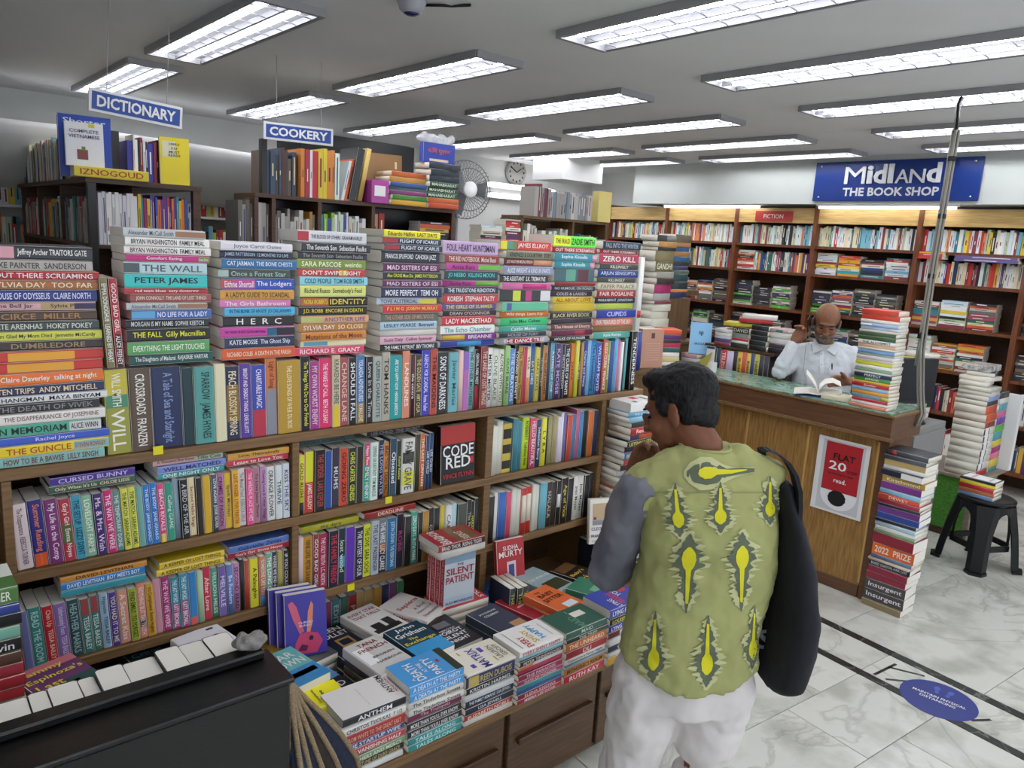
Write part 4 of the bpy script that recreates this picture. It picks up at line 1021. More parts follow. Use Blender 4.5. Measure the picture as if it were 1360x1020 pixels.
pile(30, 934, 0.775, -78, 0.2, 0.13, 'eadb1c', [('WE ALL', .62, .8, .7, .12, '2a2a14'), ('tely', .7, .64, .4, .1, '2a2a14'), ('SIDE', .7, .48, .5, .11, '2a2a14'), ('OURSELVES', .55, .3, .9, .1, '2a2a14')], 'bright yellow book beside the purple novel', ['eadb1c', 'c8c4bc', '4a4a4a'], 0.028)
# tall stack at the right end of the bookcase
GE = 'paperbacks in the tall stack beside the shopper'
ST = ''';e6e4de;c03a3a;1.5
THE COLLEGE;6aaad0;d8ecf8;.7
;8ac0dc;e04a3a;.8;e8b8a0,.5,.9
;2a3428;c8c050;.9
Red Affair;c0242c;f4e0d8;1.1
;4a2a4a;e0904a;1.0;c0522a,.3,.8
LISTENING STILL;1c1e22;d8d860;1.0
THE MIDNIGHT;c02a7a;f4d8ea;1.0;1a1a1e,0,.3
BLUE WATER;2a7ab0;e0c060;1.2
;b8382c;f0c060;1.0;3a2a3a,.5,1
;3a2420;e08a3a;1.0
PLAYERS;b8b4b4;3a3a4a;1.0
BELIEVE ME;aaa8ac;2a2a36;1.0
;3a8ac0;e8b83a;1.1
;d86a2c;4a1a3a;1.0
;6a2a6a;e8a84a;1.0
;c8c4bc;3a3a3a;1
;4a5a6a;d8d8d8;1
;8a3a34;e8d8d0;1
;d8d4cc;3a3a3a;1
;3a3a40;c8c8c8;1
;9a8a6a;3a3020;1
;5a6a72;d8e0e4;1
;c8bfb4;3a3a3a;1
;2c3a52;c8d0e0;1
;7a4a3a;e8d0c0;1
;b4b0a8;3a3a3a;1
;4a4a44;d8d8d0;1
;8a8a8c;2a2a2a;1
;3c2c2c;d8c8c8;1'''
data = parse(ST); tot = sum(d[3] for d in data); z = 1.20
for i, (t, bg, fg, w, band) in enumerate(data):
    T = (1.20 - ZL) * w / tot; z -= T
    book((2.535 + random.uniform(-.012, .012), 2.085 + random.uniform(-.016, .016) + (0.02 if 8 < i < 16 else 0), z + .0002), (0, 0, math.radians(random.uniform(-4, 4))), 0.195, T - .0006, 0.128, bg, t, fg, False, f'{cname(bg)} paperback {ordn(i + 1)} from top of the tall stack beside the shopper', GE, band, [('#c83a3a', .5, .8, .4, .6), ('#3a3a42', .1, .3, .7, .8), ('#3a3a42', .3, .7, .2, .3)] if i == 0 else None)
# ================================================================== BLACK CABINET IN THE FOREGROUND
bc = thing('low_cabinet', (-0.15, 1.45, 0), 'black laminate cabinet with a raised rim in the left foreground', 'cabinet')
box('body', -0.9, 0.598, 1.312, 1.44, 0.0, 0.945, BLACKWOOD, bc, 0.004)
box('top_board', -0.905, 0.606, 1.306, 1.445, 0.9455, 0.957, BLACKWOOD, bc, 0.003)
box('rim', -0.905, 0.585, 1.405, 1.4445, 0.9575, 0.976, BLACKWOOD, bc, 0.004)
box('shelf_board', -0.9, 0.598, 1.4405, 1.60, 0.715, 0.73, BLACKWOOD, bc)
box('end_panel', 0.583, 0.598, 1.4405, 1.60, 0.0, 0.714, BLACKWOOD, bc)
box('end_panel', -0.9, -0.885, 1.4405, 1.60, 0.0, 0.714, BLACKWOOD, bc)
x = 0.556; k = 0
for w_, c_, h_ in ((0.056, 'e8e2c8', .250), (0.05, 'e9e5d8', .248), (0.047, 'f0ece0', .252), (0.062, 'f2efe6', .243), (0.05, 'efeee8', .247), (0.03, 'c8c4bc', .238), (0.052, 'dfe0de', .24), (0.032, 'e4cfb0', .238), (0.06, 'e8e6f0', .236), (0.05, 'e8e4da', .24), (0.06, 'ece8e0', .238)):
    x -= w_ / 2
    bk = book((x, 1.497, 0.7305), (0, 0, math.radians(180 + random.uniform(-1, 1))), h_ - .016, w_ - .001, 0.10, ('5a3a3a', '2a3a4a', '3a3a3a')[k % 3], '', 'w', True, f'{ordn(k + 1)} thick book from the right in the black cabinet, page tops showing', 'books standing in the black cabinet')
    x -= w_ / 2; k += 1
rg = MB()
for k in range(9): rg.ell((0.545 + 0.011 * (k % 4), 1.425 + 0.012 * (k // 4), 0.992 + 0.008 * math.sin(k * 2.1)), (0.02, 0.015, 0.011), (0.4 * k, 0.3, k), 2)
rg = rg.build('crumpled_cloth', mat('grey_rag', '8a8682', 0.9, noise=0.3, scale=60, bump=0.5), smooth=True); tag(rg, 'crumpled grey rag on the black cabinet corner', 'rag')
rm = rg.modifiers.new('r', 'REMESH'); rm.mode = 'VOXEL'; rm.voxel_size = 0.004
# rope-edged tote bags hanging at the cabinet's end
JUTE = mat('jute_rope', 'a08a6a', 0.9, noise=0.35, scale=140, bump=0.6, stretch=(1, 1, 3)); DENIM = mat('navy_canvas', '2a2f42', 0.9, noise=0.3, scale=120, bump=0.3)
for k in range(5):
    s = 1 - 0.19 * k; Y = 1.47 - 0.024 * k
    pts = [onY(px, py, Y) for px, py in ((384, 905), (400, 922), (425, 945), (450, 972), (468, 1000), (476, 1040), (478, 1100))]
    a = pts[0].copy(); pts = [Vector((a.x + (p.x - a.x) * s, Y - 0.05 * (i / 6) ** 2 * (1 + .4 * k), a.z + (p.z - a.z) * (1 + 0.22 * k))) for i, p in enumerate(pts)]
    tb = thing('tote_bag', (0.70, 1.42, 0.45), f'{("outermost", "second", "third", "fourth", "innermost")[k]} rope-edged navy canvas bag hanging beside the black cabinet', 'bag', 'rope-edged bags by the cabinet')
    MB().tube(pts, 0.0065, 8).build('rope_edge', JUTE, tb, True)
    q = MB(); n = len(pts)
    base = [Vector((a.x + 0.004, p.y + 0.004 + 0.006 * math.sin(i * 1.7 + k), p.z)) for i, p in enumerate(pts)]
    for th in (0, 0.003):
        q.v += [p + Vector((0, th, 0)) for p in pts] + [p + Vector((0, th, 0)) for p in base]
    for i in range(n - 1):
        q.f += [(i, i + 1, n + i + 1, n + i), (2 * n + i + 1, 2 * n + i, 3 * n + i, 3 * n + i + 1), (i + 1, i, 2 * n + i, 2 * n + i + 1), (n + i, n + i + 1, 3 * n + i + 1, 3 * n + i)]
    q.f += [(n - 1, 2 * n - 1, 4 * n - 1, 3 * n - 1)]
    q.build('canvas_panel', (DENIM, mat('brown_canvas', '3a2f2a', .9, noise=.3, scale=100), DENIM, mat('blue_canvas', '24506e', .8, noise=.3, scale=90), DENIM)[k], tb, False)
    if k in (2, 3): MB().tube([p + Vector((-0.05, -0.006, -0.03)) for p in pts[1:]], 0.004, 6).build('blue_cord', mat('blue_cord', '2a6a9a', 0.7), tb, True)
# ================================================================== BOOKS TOO MANY OR TOO FAR TO BE THINGS: one joined object at the end
FV, FFc, FCo = [], [], []
def fquad(pts, c):
    n = len(FV); FV.extend(pts); FFc.append((n, n + 1, n + 2, n + 3)); FCo.append(c)
PAGEC = hx('e2dccb')
def sbook(o, a, b, c, bg, fg, flat):
    """o: corner; a: along the thickness or length direction of the row, b: depth (away from viewer), c: up. spine is the face at b=0"""
    P = [o, o + a, o + a + c, o + c]; Q = [p + b for p in P]; col = hx(bg)
    fquad([P[0], P[1], P[2], P[3]], col); fquad([Q[1], Q[0], Q[3], Q[2]], PAGEC)
    if flat:
        fquad([P[3], P[2], Q[2], Q[3]], col); fquad([P[1], P[0], Q[0], Q[1]], col); fquad([Q[0], P[0], P[3], Q[3]], PAGEC); fquad([P[1], Q[1], Q[2], P[2]], PAGEC)
    else:
        fquad([P[3], P[2], Q[2], Q[3]], PAGEC); fquad([P[1], P[0], Q[0], Q[1]], PAGEC); fquad([Q[0], P[0], P[3], Q[3]], col); fquad([P[1], Q[1], Q[2], P[2]], col)
    if fg:
        n = -b.normalized() * 0.001; L, T = (a, c) if flat else (c, a)
        u, v = sorted((random.uniform(.08, .45), random.uniform(.5, .92))); w = random.uniform(.33, .42)
        s = [o + n + L * u + T * w, o + n + L * v + T * w, o + n + L * v + T * (1 - w), o + n + L * u + T * (1 - w)]
        if not flat: s = [s[0], s[3], s[2], s[1]]
        fquad(s, hx(fg))
def frow(p, d, inn, length, h, t, pal, depth=0.14, marks=True, lean=0.0):
    d = Vector(d).normalized(); inn = Vector(inn).normalized(); x = 0
    while x < length - t[0]:
        T = min(random.uniform(*t), length - x); H = random.uniform(*h); bg = random.choice(pal)
        lum = sum(hx(bg)); fg = random.choice(['ece8e0', 'e8e0b0', 'f0f0f0']) if lum < 0.8 else random.choice(['3a3a3a', '8a2a2a', '2a3a6a'])
        up = (Vector((0, 0, 1)) + d * lean).normalized()
        sbook(Vector(p) + d * x + inn * random.uniform(0, .012), d * (T - 0.0012), inn * depth, up * H, bg, fg if marks and random.random() < .65 else None, False); x += T
def fstack(p, d, inn, L, height, t, pal, depth=0.14, marks=True):
    d = Vector(d).normalized(); inn = Vector(inn).normalized(); z = 0
    while z < height - t[0] * .6:
        T = min(random.uniform(*t), height - z); bg = random.choice(pal); LL = L * random.uniform(.93, 1)
        lum = sum(hx(bg)); fg = random.choice(['ece8e0', 'e8e0b0', 'f0f0f0']) if lum < 0.8 else random.choice(['3a3a3a', '8a2a2a', '2a3a6a'])
        sbook(Vector(p) + Vector((0, 0, z)) + inn * random.uniform(0, .015) + d * random.uniform(0, L - LL), d * LL, inn * depth, Vector((0, 0, T - 0.0012)), bg, fg if marks and random.random() < .65 else None, True); z += T
LIGHT = 'e8e6de e4e0d2 dfe6e6 f0ece0 d8e4e8 e8d8b0 c8dce4 e6c83a 7ab8c8 c83a34 e4e4e4 3a7a8a d8885a b8c8a0 2a2a2e 8a3a4a'.split()
DARKP = '2a2a2e 33302e 24303a 3a3a3a 1f1f22 4a4238 2c3a44 5a4a44 3a2a2a 6a6258 44484a 8a8478'.split()
MIXP = 'c83a34 2a4a8a e8e4da d8a83a 3a6a5a 8a2a3a 2a2a2e d8d4c8 5a3a6a 3a8a9a d86a3a e8dcb0 6a6a62 b8b4a8 223a5a 9a4a5a'.split()
BRIGHT = 'd83a34 2a5ab0 e8d03a e87a2c 3a8a4a 8a3a8a d8d8d4 3aa0b0 b02a4a 6a3a8a e0a030'.split()
GREYP = 'a8a49c b8b4ac 8a8680 c8c4ba 6a6660 98948c d4d0c6'.split()
nX, nY = Vector((1, 0, 0)), Vector((0, 1, 0))
# ================================================================== SALES COUNTER
ct = thing('sales_counter', (4.24, 2.4, 0), 'long wooden sales counter with green marble top and dark frieze', 'counter')
box('front_panel', 4.105, 4.125, 1.66, 3.30, 0.07, 0.92, COUNTERWOOD, ct)
for y in (1.66, 2.06, 2.46, 2.86): box('panel_batten', 4.098, 4.1045, y - 0.006, y + 0.006, 0.09, 0.90, mat('panel_seam', 'c49a58', 0.5), ct)
box('corner_post', 4.095, 4.15, 1.605, 1.655, 0.0, 0.92, FRIEZE, ct, 0.003)
box('skirting', 4.098, 4.127, 1.66, 3.30, 0.0, 0.069, FRIEZE, ct, 0.002)
box('end_panel', 4.151, 4.40, 1.61, 1.63, 0.0, 0.92, FRIEZE, ct)
box('frieze', 4.04, 4.42, 1.585, 3.32, 0.921, 1.052, FRIEZE, ct, 0.004)
box('moulding', 4.028, 4.0395, 1.57, 3.32, 0.925, 0.945, SHELFWOOD, ct, 0.002)
box('top_edge', 4.03, 4.43, 1.575, 3.33, 1.0525, 1.066, SHELFWOOD, ct, 0.002)
box('marble_top', 4.045, 4.425, 1.60, 3.32, 1.0665, 1.076, marble('green_marble', '8fb09a', '5a7a68', 6, 0.2), ct, 0.001)
# poster on the counter front
XP = 4.094
def pp(px, py, e=0): p = onX(px, py, XP - e); return p
q = [pp(1088, 577), pp(1157, 593), pp(1143, 693), pp(1077, 672)]
y1, y0, z1, z0 = (q[0].y + q[3].y) / 2, (q[1].y + q[2].y) / 2, (q[0].z + q[1].z) / 2, (q[2].z + q[3].z) / 2
po = tag(box('poster', XP - 0.0025, XP - 0.0005, y0, y1, z0, z1, mat('poster_paper', 'e6e6e4', 0.4)), 'white poster with red offer panel taped to the wooden counter front', 'poster')
W_, H_ = y1 - y0, z1 - z0
def pbox(n, u0, u1, v0, v1, col, e=0.001, r=0.5):
    o = box(n, XP - 0.0025 - e, XP - 0.0026, y1 - u1 * W_, y1 - u0 * W_, z0 + v0 * H_, z0 + v1 * H_, mat('print_' + col, col, r), po)
    return o
pbox('grey_photo', .1, .92, .03, .97, 'c9cacb', .0004)
def pdisc(n, u, v, ru, rv, col, e, k=26):
    q = MB(); q.v = [(XP - 0.0025 - e, y1 - (u + ru * math.cos(2 * math.pi * j / k) * (1 + .06 * (j % 2) * (col == '141316'))) * W_, z0 + (v + rv * math.sin(2 * math.pi * j / k)) * H_) for j in range(k)]; q.f = [tuple(range(k))]; q.build(n, mat('print_' + col, col, .5), po)
pdisc('plate_print', .52, .27, .36, .22, 'ececee', .0008)
pbox('red_panel', .17, .87, .30, .95, 'b3212b', .0014)
pdisc('hair_print', .5, .21, .17, .105, '141316', .0022)
lx = po.location
def ptext(s, u, v, w, h, c): text(po, s, frame((-0.0062, (y1 - u * W_) - lx.y, z0 + v * H_ - lx.z), (0, -1, 0), (0, 0, 1)), w * W_, h * H_, c, stretch=2)
ptext('FLAT', .55, .77, .42, .085, '1c1416'); ptext('20', .44, .645, .34, .115, 'f2f2f0'); ptext('% OFF', .73, .60, .2, .035, '1c1416'); ptext('on the entire range', .52, .535, .5, .03, '1c1416'); ptext('read.', .52, .45, .24, .06, 'f2f2f0')
# stack on the counter's near corner, spines towards the shop floor
GC = 'paperbacks stacked on and below the counter'
def sidestack(cx, cy, zb, zt, d, where, L=0.2, Wd=0.13, rz=-90, j=0.004, rj=1.5, lean=(0, 0)):
    data = parse(d); tot = sum(q[3] for q in data); z = zt
    for i, (t, bg, fg, w, band) in enumerate(data):
        T = (zt - zb) * w / tot; z -= T; f = (z - zb)
        book((cx + random.uniform(-j, j) + lean[0] * f, cy + random.uniform(-j, j) + lean[1] * f, z + .0002), (0, 0, math.radians(rz + random.uniform(-rj, rj))), L * random.uniform(.96, 1), T - .0006, Wd, bg, t, fg, False, f'{cname(bg)} paperback {ordn(i + 1)} from top {where}', GC, band)
sidestack(4.125, 1.735, 1.0765, 1.605, ''';d9452f;f4e0d0;1.4
;d9452f;f4e0d0;1.3
;ece6dc;8a8a8a;.9
;a9c4e4;e8f0f8;.9;dfe6ee,.0,.3
;b8cce6;4a6aa0;.9;e8ecf0,.7,1
;e8dcd0;8a5a4a;.5
;40603c;c8d8b8;1.1
;3a5a38;c8d8b8;1.1
THE ALCHEMIST;efece4;3a3a3a;1.0
;e8c0a0;c04a3a;.9
;e8e0cc;8a7a5a;.5
;84a8d8;e4ecf8;1.1
;8aa892;e4ece4;.5
;e4d4dc;9a5a7a;1.0
;f0eadc;8a8a7a;.5
;d6d840;4a4a1a;1.1
;efece6;8a8a8a;.9
;8ab08a;e4f0e0;.8
;eceae0;6a6a6a;.4
PERFECT;24264f;f0f0f4;1.1
MIRROR;3a9a4a;e4f4dc;1.0
;e8b03a;8a3a1a;.6
Brother;c0242e;f4dcd8;1.0
;9ac0e4;e8f2fa;1.0
;e8a23a;5a3010;1.0
;7a9aa8;3a4a5a;1.1;d8c83a,.8,1
;c02a3e;f0d0d4;.8
;e8e2dc;c04a3a;.8
;e88a72;f4e4dc;.9''', 'of the stack on the counter corner', lean=(0.02, 0.02))
tag(book((4.135, 1.93, 1.0765), (0, 0, math.radians(-78)), 0.17, 0.03, 0.11, 'e6dcc0', '', '3a3a3a', False, 'cream paperback lying flat on the counter beside the corner stack', GC, None, [('PSYCHOLOGY', .5, .5, .8, .14, '4a4a3a')]), None, None)
sidestack(4.135, 1.50, 0.0005, 0.885, ''';4a4c52;d8d8dc;1.0;a03a3a,.1,.25
;50525a;c8c8cc;.9
;c0a466;3a3020;1.1
;e4e2dc;2a2a3a;.8
;22283c;c8ccd8;1.3;e8e6e0,.5,1
Kirschmond;b8923a;f4ecd4;1.2
;7a3a86;e4cce8;1.4
;8ec4dc;3a5a7a;.9
DEWEY;d8482c;f4dcc8;1.0
;a02a44;f0d4d8;.9
;26243a;c0b8d0;.6
;6e3a84;e4d0ec;1.3
;2c4a9a;d0dcf4;1.2
;1d2436;b8c4d8;.7
;b0c8d4;3a5a6a;.8
;e4e8e4;5a6a5a;.8
;7a9a6a;e8f0dc;.6
;8e2736;e8c4c4;2.2
2022  PRIZE;e0682a;f8ecd8;2.3
;6a7894;dce4f0;.8
;d8c8b0;4a4a4a;.5
BORED GORDON, HAIR CARE;2a2c34;d8d8d8;1.1
;8c2a42;ecc8d0;1.4
;942c40;ecc8d0;1.4
Insurgent;4c484a;e8e4e0;2.1
Insurgent;4a474a;e8e4e0;2.2
;8a7a58;d8ccb0;1.3''', 'of the floor stack by the counter', L=0.215, Wd=0.16, j=0.008, rj=3)
# cables hanging from the ceiling down to the counter
cb = thing('cable_bundle', (4.44, 1.62, 1.0), 'grey cable bundle taped to a thin pole running from ceiling to counter', 'cable')
CAB = mat('grey_cable', '8a867c', 0.6)
MB().tube([(4.425, 1.665, 1.30), (4.45, 1.665, 1.95), (4.47, 1.67, 2.56)], 0.009, 8).build('pole', CHROME, cb, True)
for k, (dx, dy) in enumerate(((0.0, 0.012), (0.010, -0.008), (-0.010, -0.006), (0.004, -0.016))):
    MB().tube([(4.33 + dx, 1.575 + dy * .5, 0.98), (4.36 + dx, 1.572 + dy, 1.05), (4.41 + dx, 1.615 + dy, 1.16), (4.43 + dx * 1.6, 1.655 + dy, 1.38), (4.44 + dx, 1.665 + dy, 1.8), (4.455 + dx, 1.667 + dy, 2.2), (4.47 + dx, 1.67 + dy, 2.56)], 0.0065, 6).build('cable', CAB, cb, True)
for z in (1.45, 1.78, 2.1, 2.4): MB().tube([(4.434 + (z - 1.38) * .03, 1.664, z), (4.435 + (z - 1.38) * .03, 1.664, z + 0.025)], 0.021, 8).build('tape', BLACKPL, cb)
MB().tube([(4.47, 1.67, 2.55), (4.49, 1.68, 2.62), (4.53, 1.70, 2.70), (4.56, 1.70, 2.742)], 0.012, 6).build('black_clip', BLACKPL, cb)
# desk behind the counter
dk = thing('side_desk', (4.75, 2.9, 0), 'plain wooden side desk behind the counter carrying rows of books', 'desk')
box('desk_top', 4.48, 4.98, 2.53, 3.34, 0.94, 0.97, DARKWOOD, dk, 0.003)
for a, b in ((4.50, 2.55), (4.92, 2.55), (4.50, 3.28), (4.92, 3.28)): box('leg', a, a + 0.045, b, b + 0.045, 0, 0.939, DARKWOOD, dk)
GB = 'books on the desk behind the counter'
yy = 3.06
for i, (bg, w_, t_, fg) in enumerate((('1c1e26', .034, '', 'w'), ('22242c', .03, '', 'w'), ('24304a', .034, '', 'w'), ('c02a2c', .05, 'TELEGRAM', 'f4e0d8'), ('c8bcd8', .05, '', '5a4a7a'), ('2a2420', .034, '', 'c8b898'), ('d8b23a', .034, 'BUSINESS', '3a2a10'), ('cf5a30', .036, '', 'f0d8b0'), ('d8b840', .03, 'BUSINESS', '3a2a10'), ('3a4a7a', .03, '', 'd8d8e8'), ('b8b040', .034, 'HABITUS', '2a2a14'), ('2c3038', .036, '', 'c8c8c8'), ('3a343c', .036, '', 'c8c0c8'))):
    yy -= w_
    book((4.565, yy + w_ / 2, 0.9705), (0, 0, math.radians(-90)), random.uniform(.222, .235), w_ - .001, 0.15, bg, t_, fg, True, f'{cname(bg)} book standing {ordn(i + 1)} from left in the row beside the phoning man', GB)
bd = tag(box('shelf_plank', 4.49, 4.75, 2.56, 3.10, 1.2065, 1.222, DARKWOOD, None, 0.002), 'loose dark plank lying across the row of books beside the phoning man', 'plank')
def facing_x(px, py, X): return onX(px, py, X)
for cy, h_, d, w in ((2.98, .115, ';d8d4d8;4a4a6a;1\n;e4e2dc;6a6a6a;1\n;c8ccd8;3a3a5a;.7\n;6a4a8a;e0d8f0;.9\n;a03a4a;e8d0d0;.8', 'of the white stack on the plank'), (2.84, .14, 'DAVID;2a2826;e0d8c8;1.4\n;8a8a84;2a2a2a;1\n;c03040;f0d8d8;.6\n;e4e2da;6a6a6a;.6\n;3a3a3a;c8c8c8;1', 'of the dark stack on the plank'), (2.70, .17, ';1d2026;c8ccd4;1\n;1d2026;c8ccd4;1\n;1d2026;c8ccd4;1\n;23262c;c8ccd4;1\n;1d2026;c8ccd4;1', 'of the black stack on the plank')):
    sidestack(4.585, cy, 1.2225, 1.2225 + h_, d, w, L=0.128, Wd=0.15)
for k, (x, y, z, rz, c, l) in enumerate(((4.60, 2.89, 1.3635, -70, 'd8c83a', 'yellow wrapped book lying on the white and dark stacks'), (4.62, 2.80, 1.4005, -60, 'c83a34', 'red and white book lying on top of the desk stacks'), (4.63, 2.78, 1.4265, -64, 'e4dcd4', 'white book topmost on the desk stacks'))):
    book((x, y, z), (0, 0, math.radians(rz)), 0.22, 0.026, 0.15, c, '', 'w', False, l, GB)
# right-hand part of the desk: stacks near the man's shoulder
sidestack(4.60, 2.565, 1.2225, 1.385, ';c8a8a8;6a3a3a;.8;4a8a7a,.3,.7\n;e0ded8;2a2a2a;1.3\n;e0ded8;2a2a2a;1.3\n;4a3a4a;c8b8c8;1\n;23252b;c8c8c8;1.2', 'of the striped stack by the phoning hand', L=0.13, Wd=0.15)
# light blue book leaning at the end of the desk, stack with cream pages next to it
o = faceout(0, 0, (4.53, 3.17, 1.13), 0.15, 0.225, 0.03, '8ec4ec', math.radians(-52), [('IKIGAI', .32, .07, .5, '2a4a6a')], 'light blue book leaning face out above the counter end', GB, [('5a7a9a', .4, .62, .62, .72), ('3a3a4a', .5, .56, .58, .66)], -12)
sidestack(4.55, 3.22, 0.9705, 1.128, ';c89aa0;6a2a3a;1\n;d8d0c8;3a3a3a;1\n;a85a6a;f0d8d8;1\n;e0dcd4;4a4a4a;1\n;8a3a4a;e8d0d4;1', 'of the stack under the leaning light blue book', L=.14)
# brown cabinet at the end of the near bookcase with face-out books
b1 = thing('brown_cabinet', (3.55, 2.88, 0), 'brown plywood cabinet between the bookcase end and the counter', 'cabinet')
PLY = wood('plywood', '6f5334', '5d4529', (10, 10, 1))
box('body', 3.28, 3.84, 2.76, 3.05, 0.0, 1.13, PLY, b1, 0.003); box('top_board', 3.27, 3.85, 2.75, 3.06, 1.1305, 1.15, PLY, b1, 0.002)
GN = 'books on the brown cabinet'
for k, (x, c, l, T) in enumerate(((3.36, '2a3a86', 'blue upright book nearest the bookcase on the brown cabinet', .04), (3.405, '333f90', 'second blue upright book on the brown cabinet', .036))):
    book((x, 2.87, 1.1505), (0, 0, 0), .225, T, .15, c, '', 'c8d0f0', True, l, GN)
faceout(0, 0, (3.56, 2.84, 1.1505), 0.158, 0.232, 0.05, 'bb8a72', math.radians(-14), [], 'thick pinkish brown book shown back cover out on brown cabinet', GN, [('5a3a30', .42, .58, .76, .9)] + [('caa592', .16, .84, .2 + .06 * k, .215 + .06 * k) for k in range(8)], -2)
faceout(0, 0, (3.55, 2.90, 1.1505), 0.158, 0.236, 0.045, 'd8d2c8', math.radians(-14), [], 'cream thick book standing behind the pinkish brown one', GN, (), -2)
sidestack(3.735, 2.90, 1.1505, 1.375, ''';e0552c;f4dcc8;1
;5a2a6a;d8c0e8;1
;2a2a30;c8c8c8;.7
;c02a4a;f4d8dc;.9
;2a5a5a;d8e8e8;1
;e4e0d6;8a8a7a;.9
;d8c48a;6a5a2a;1
;e8e4dc;8a8a8a;.8''', 'of the stack at the brown cabinet right edge', L=.2, Wd=.14, rz=-30)
# small payment stand (its square code left out) and card
ps = thing('payment_stand', (4.15, 3.0, 1.0765), 'small white payment card stand on the counter end', 'card stand')
p = onX(944, 470, 4.2)
box('card', p.x - .004, p.x, p.y - 0.032, p.y + 0.032, p.z - 0.055, p.z + 0.05, WHITEPL, ps, 0.001)
box('card_header', p.x - .0052, p.x - .0042, p.y - 0.03, p.y + 0.03, p.z + 0.034, p.z + 0.049, mat('navy_print', '2a3a7a', .5), ps)
box('foot', p.x - 0.02, p.x + 0.04, p.y - 0.03, p.y + 0.03, 1.0765, p.z - 0.0555, WHITEPL, ps)
p = onX(937, 487, 4.12); ca = tag(MB().cbox(p.x - .05, p.x + .03, p.y - .045, p.y + .045, 1.0765, 1.0795, .001).build('business_cards', mat('orange_card', 'e08a3a', .6)), 'orange card lying on the counter end', 'card')
p = onX(925, 470, 4.16); ts = MB(); ts.v = [(p.x, p.y + .06, 1.0765), (p.x, p.y - .07, 1.0765), (p.x + .02, p.y - .10, 1.21), (p.x + .012, p.y + .06, 1.0765), (p.x + .012, p.y - .07, 1.0765), (p.x + .032, p.y - .10, 1.21)]
ts.f = [(0, 1, 2), (5, 4, 3), (0, 3, 4, 1), (1, 4, 5, 2), (2, 5, 3, 0)]; tag(ts.build('tent_sign', mat('olive_card', 'a8a24a', .6)), 'olive folded card standing on the counter end', 'card')
# tall stacks behind: pages to the left, spines to the front
b2 = thing('storage_box', (4.45, 3.6, 0), 'tall brown box cabinet carrying two tall stacks behind the bookcase end', 'cabinet')
box('body', 4.12, 4.80, 3.36, 3.77, 0.0, 1.17, PLY, b2, 0.003); box('top_board', 4.11, 4.81, 3.35, 3.78, 1.1705, 1.19, PLY, b2); box('side_panel', 4.46, 4.76, 3.46, 3.74, 1.1905, 1.50, PLY, b2)
def farstack(x, y, zb, zt, d, where, L=.2, rz=0, Wd=.15): sidestack(x, y, zb, zt, d, where, L=L, Wd=Wd, rz=rz, j=.01, rj=3)
farstack(4.315, 3.45, 1.1905, 1.95, ''';3a3a3a;c8c8c8;1;8a8a8a,.5,1
;c8924a;4a2a10;.9
;2a2622;c8b89a;.6
;8a7f58;e8e0c8;1.6
GANDHI;6f6a3a;f0ecd8;1.7
;a8a498;4a4a42;1
;3a2a26;c8b0a0;1
;b02f6a;f0d0e0;1.5
;b0aea8;4a4a4a;1.2
;8a3a4a;e8d0d4;.5
;e4dfcc;6a6a5a;1.2
;e0dbc8;6a6a5a;1.2
;e2dcc8;6a6a5a;1.6
;ddd8c6;6a6a5a;1.2
;e4dfcc;6a6a5a;1.2''', 'of the tall left stack behind the bookcase end')
farstack(4.60, 3.53, 1.505, 1.965, ''';6a6248;d8d0b0;1.6
;b8824a;4a2a10;.9
;2a5a8a;d0e4f4;1
;a8763a;4a2a10;1
;2a5f8c;d0e4f4;1
;23303a;c8d0d8;1
;3a3a6a;c8c8e8;.8
;5a6a5a;d8e0d0;.8
;2a4a4e;c8e0e0;1.6
;2c3a3a;c8d0d0;1.6
;d8843a;f4e4cc;.6
;26305a;d0d4f0;1.2''', 'of the tall right stack behind the bookcase end')
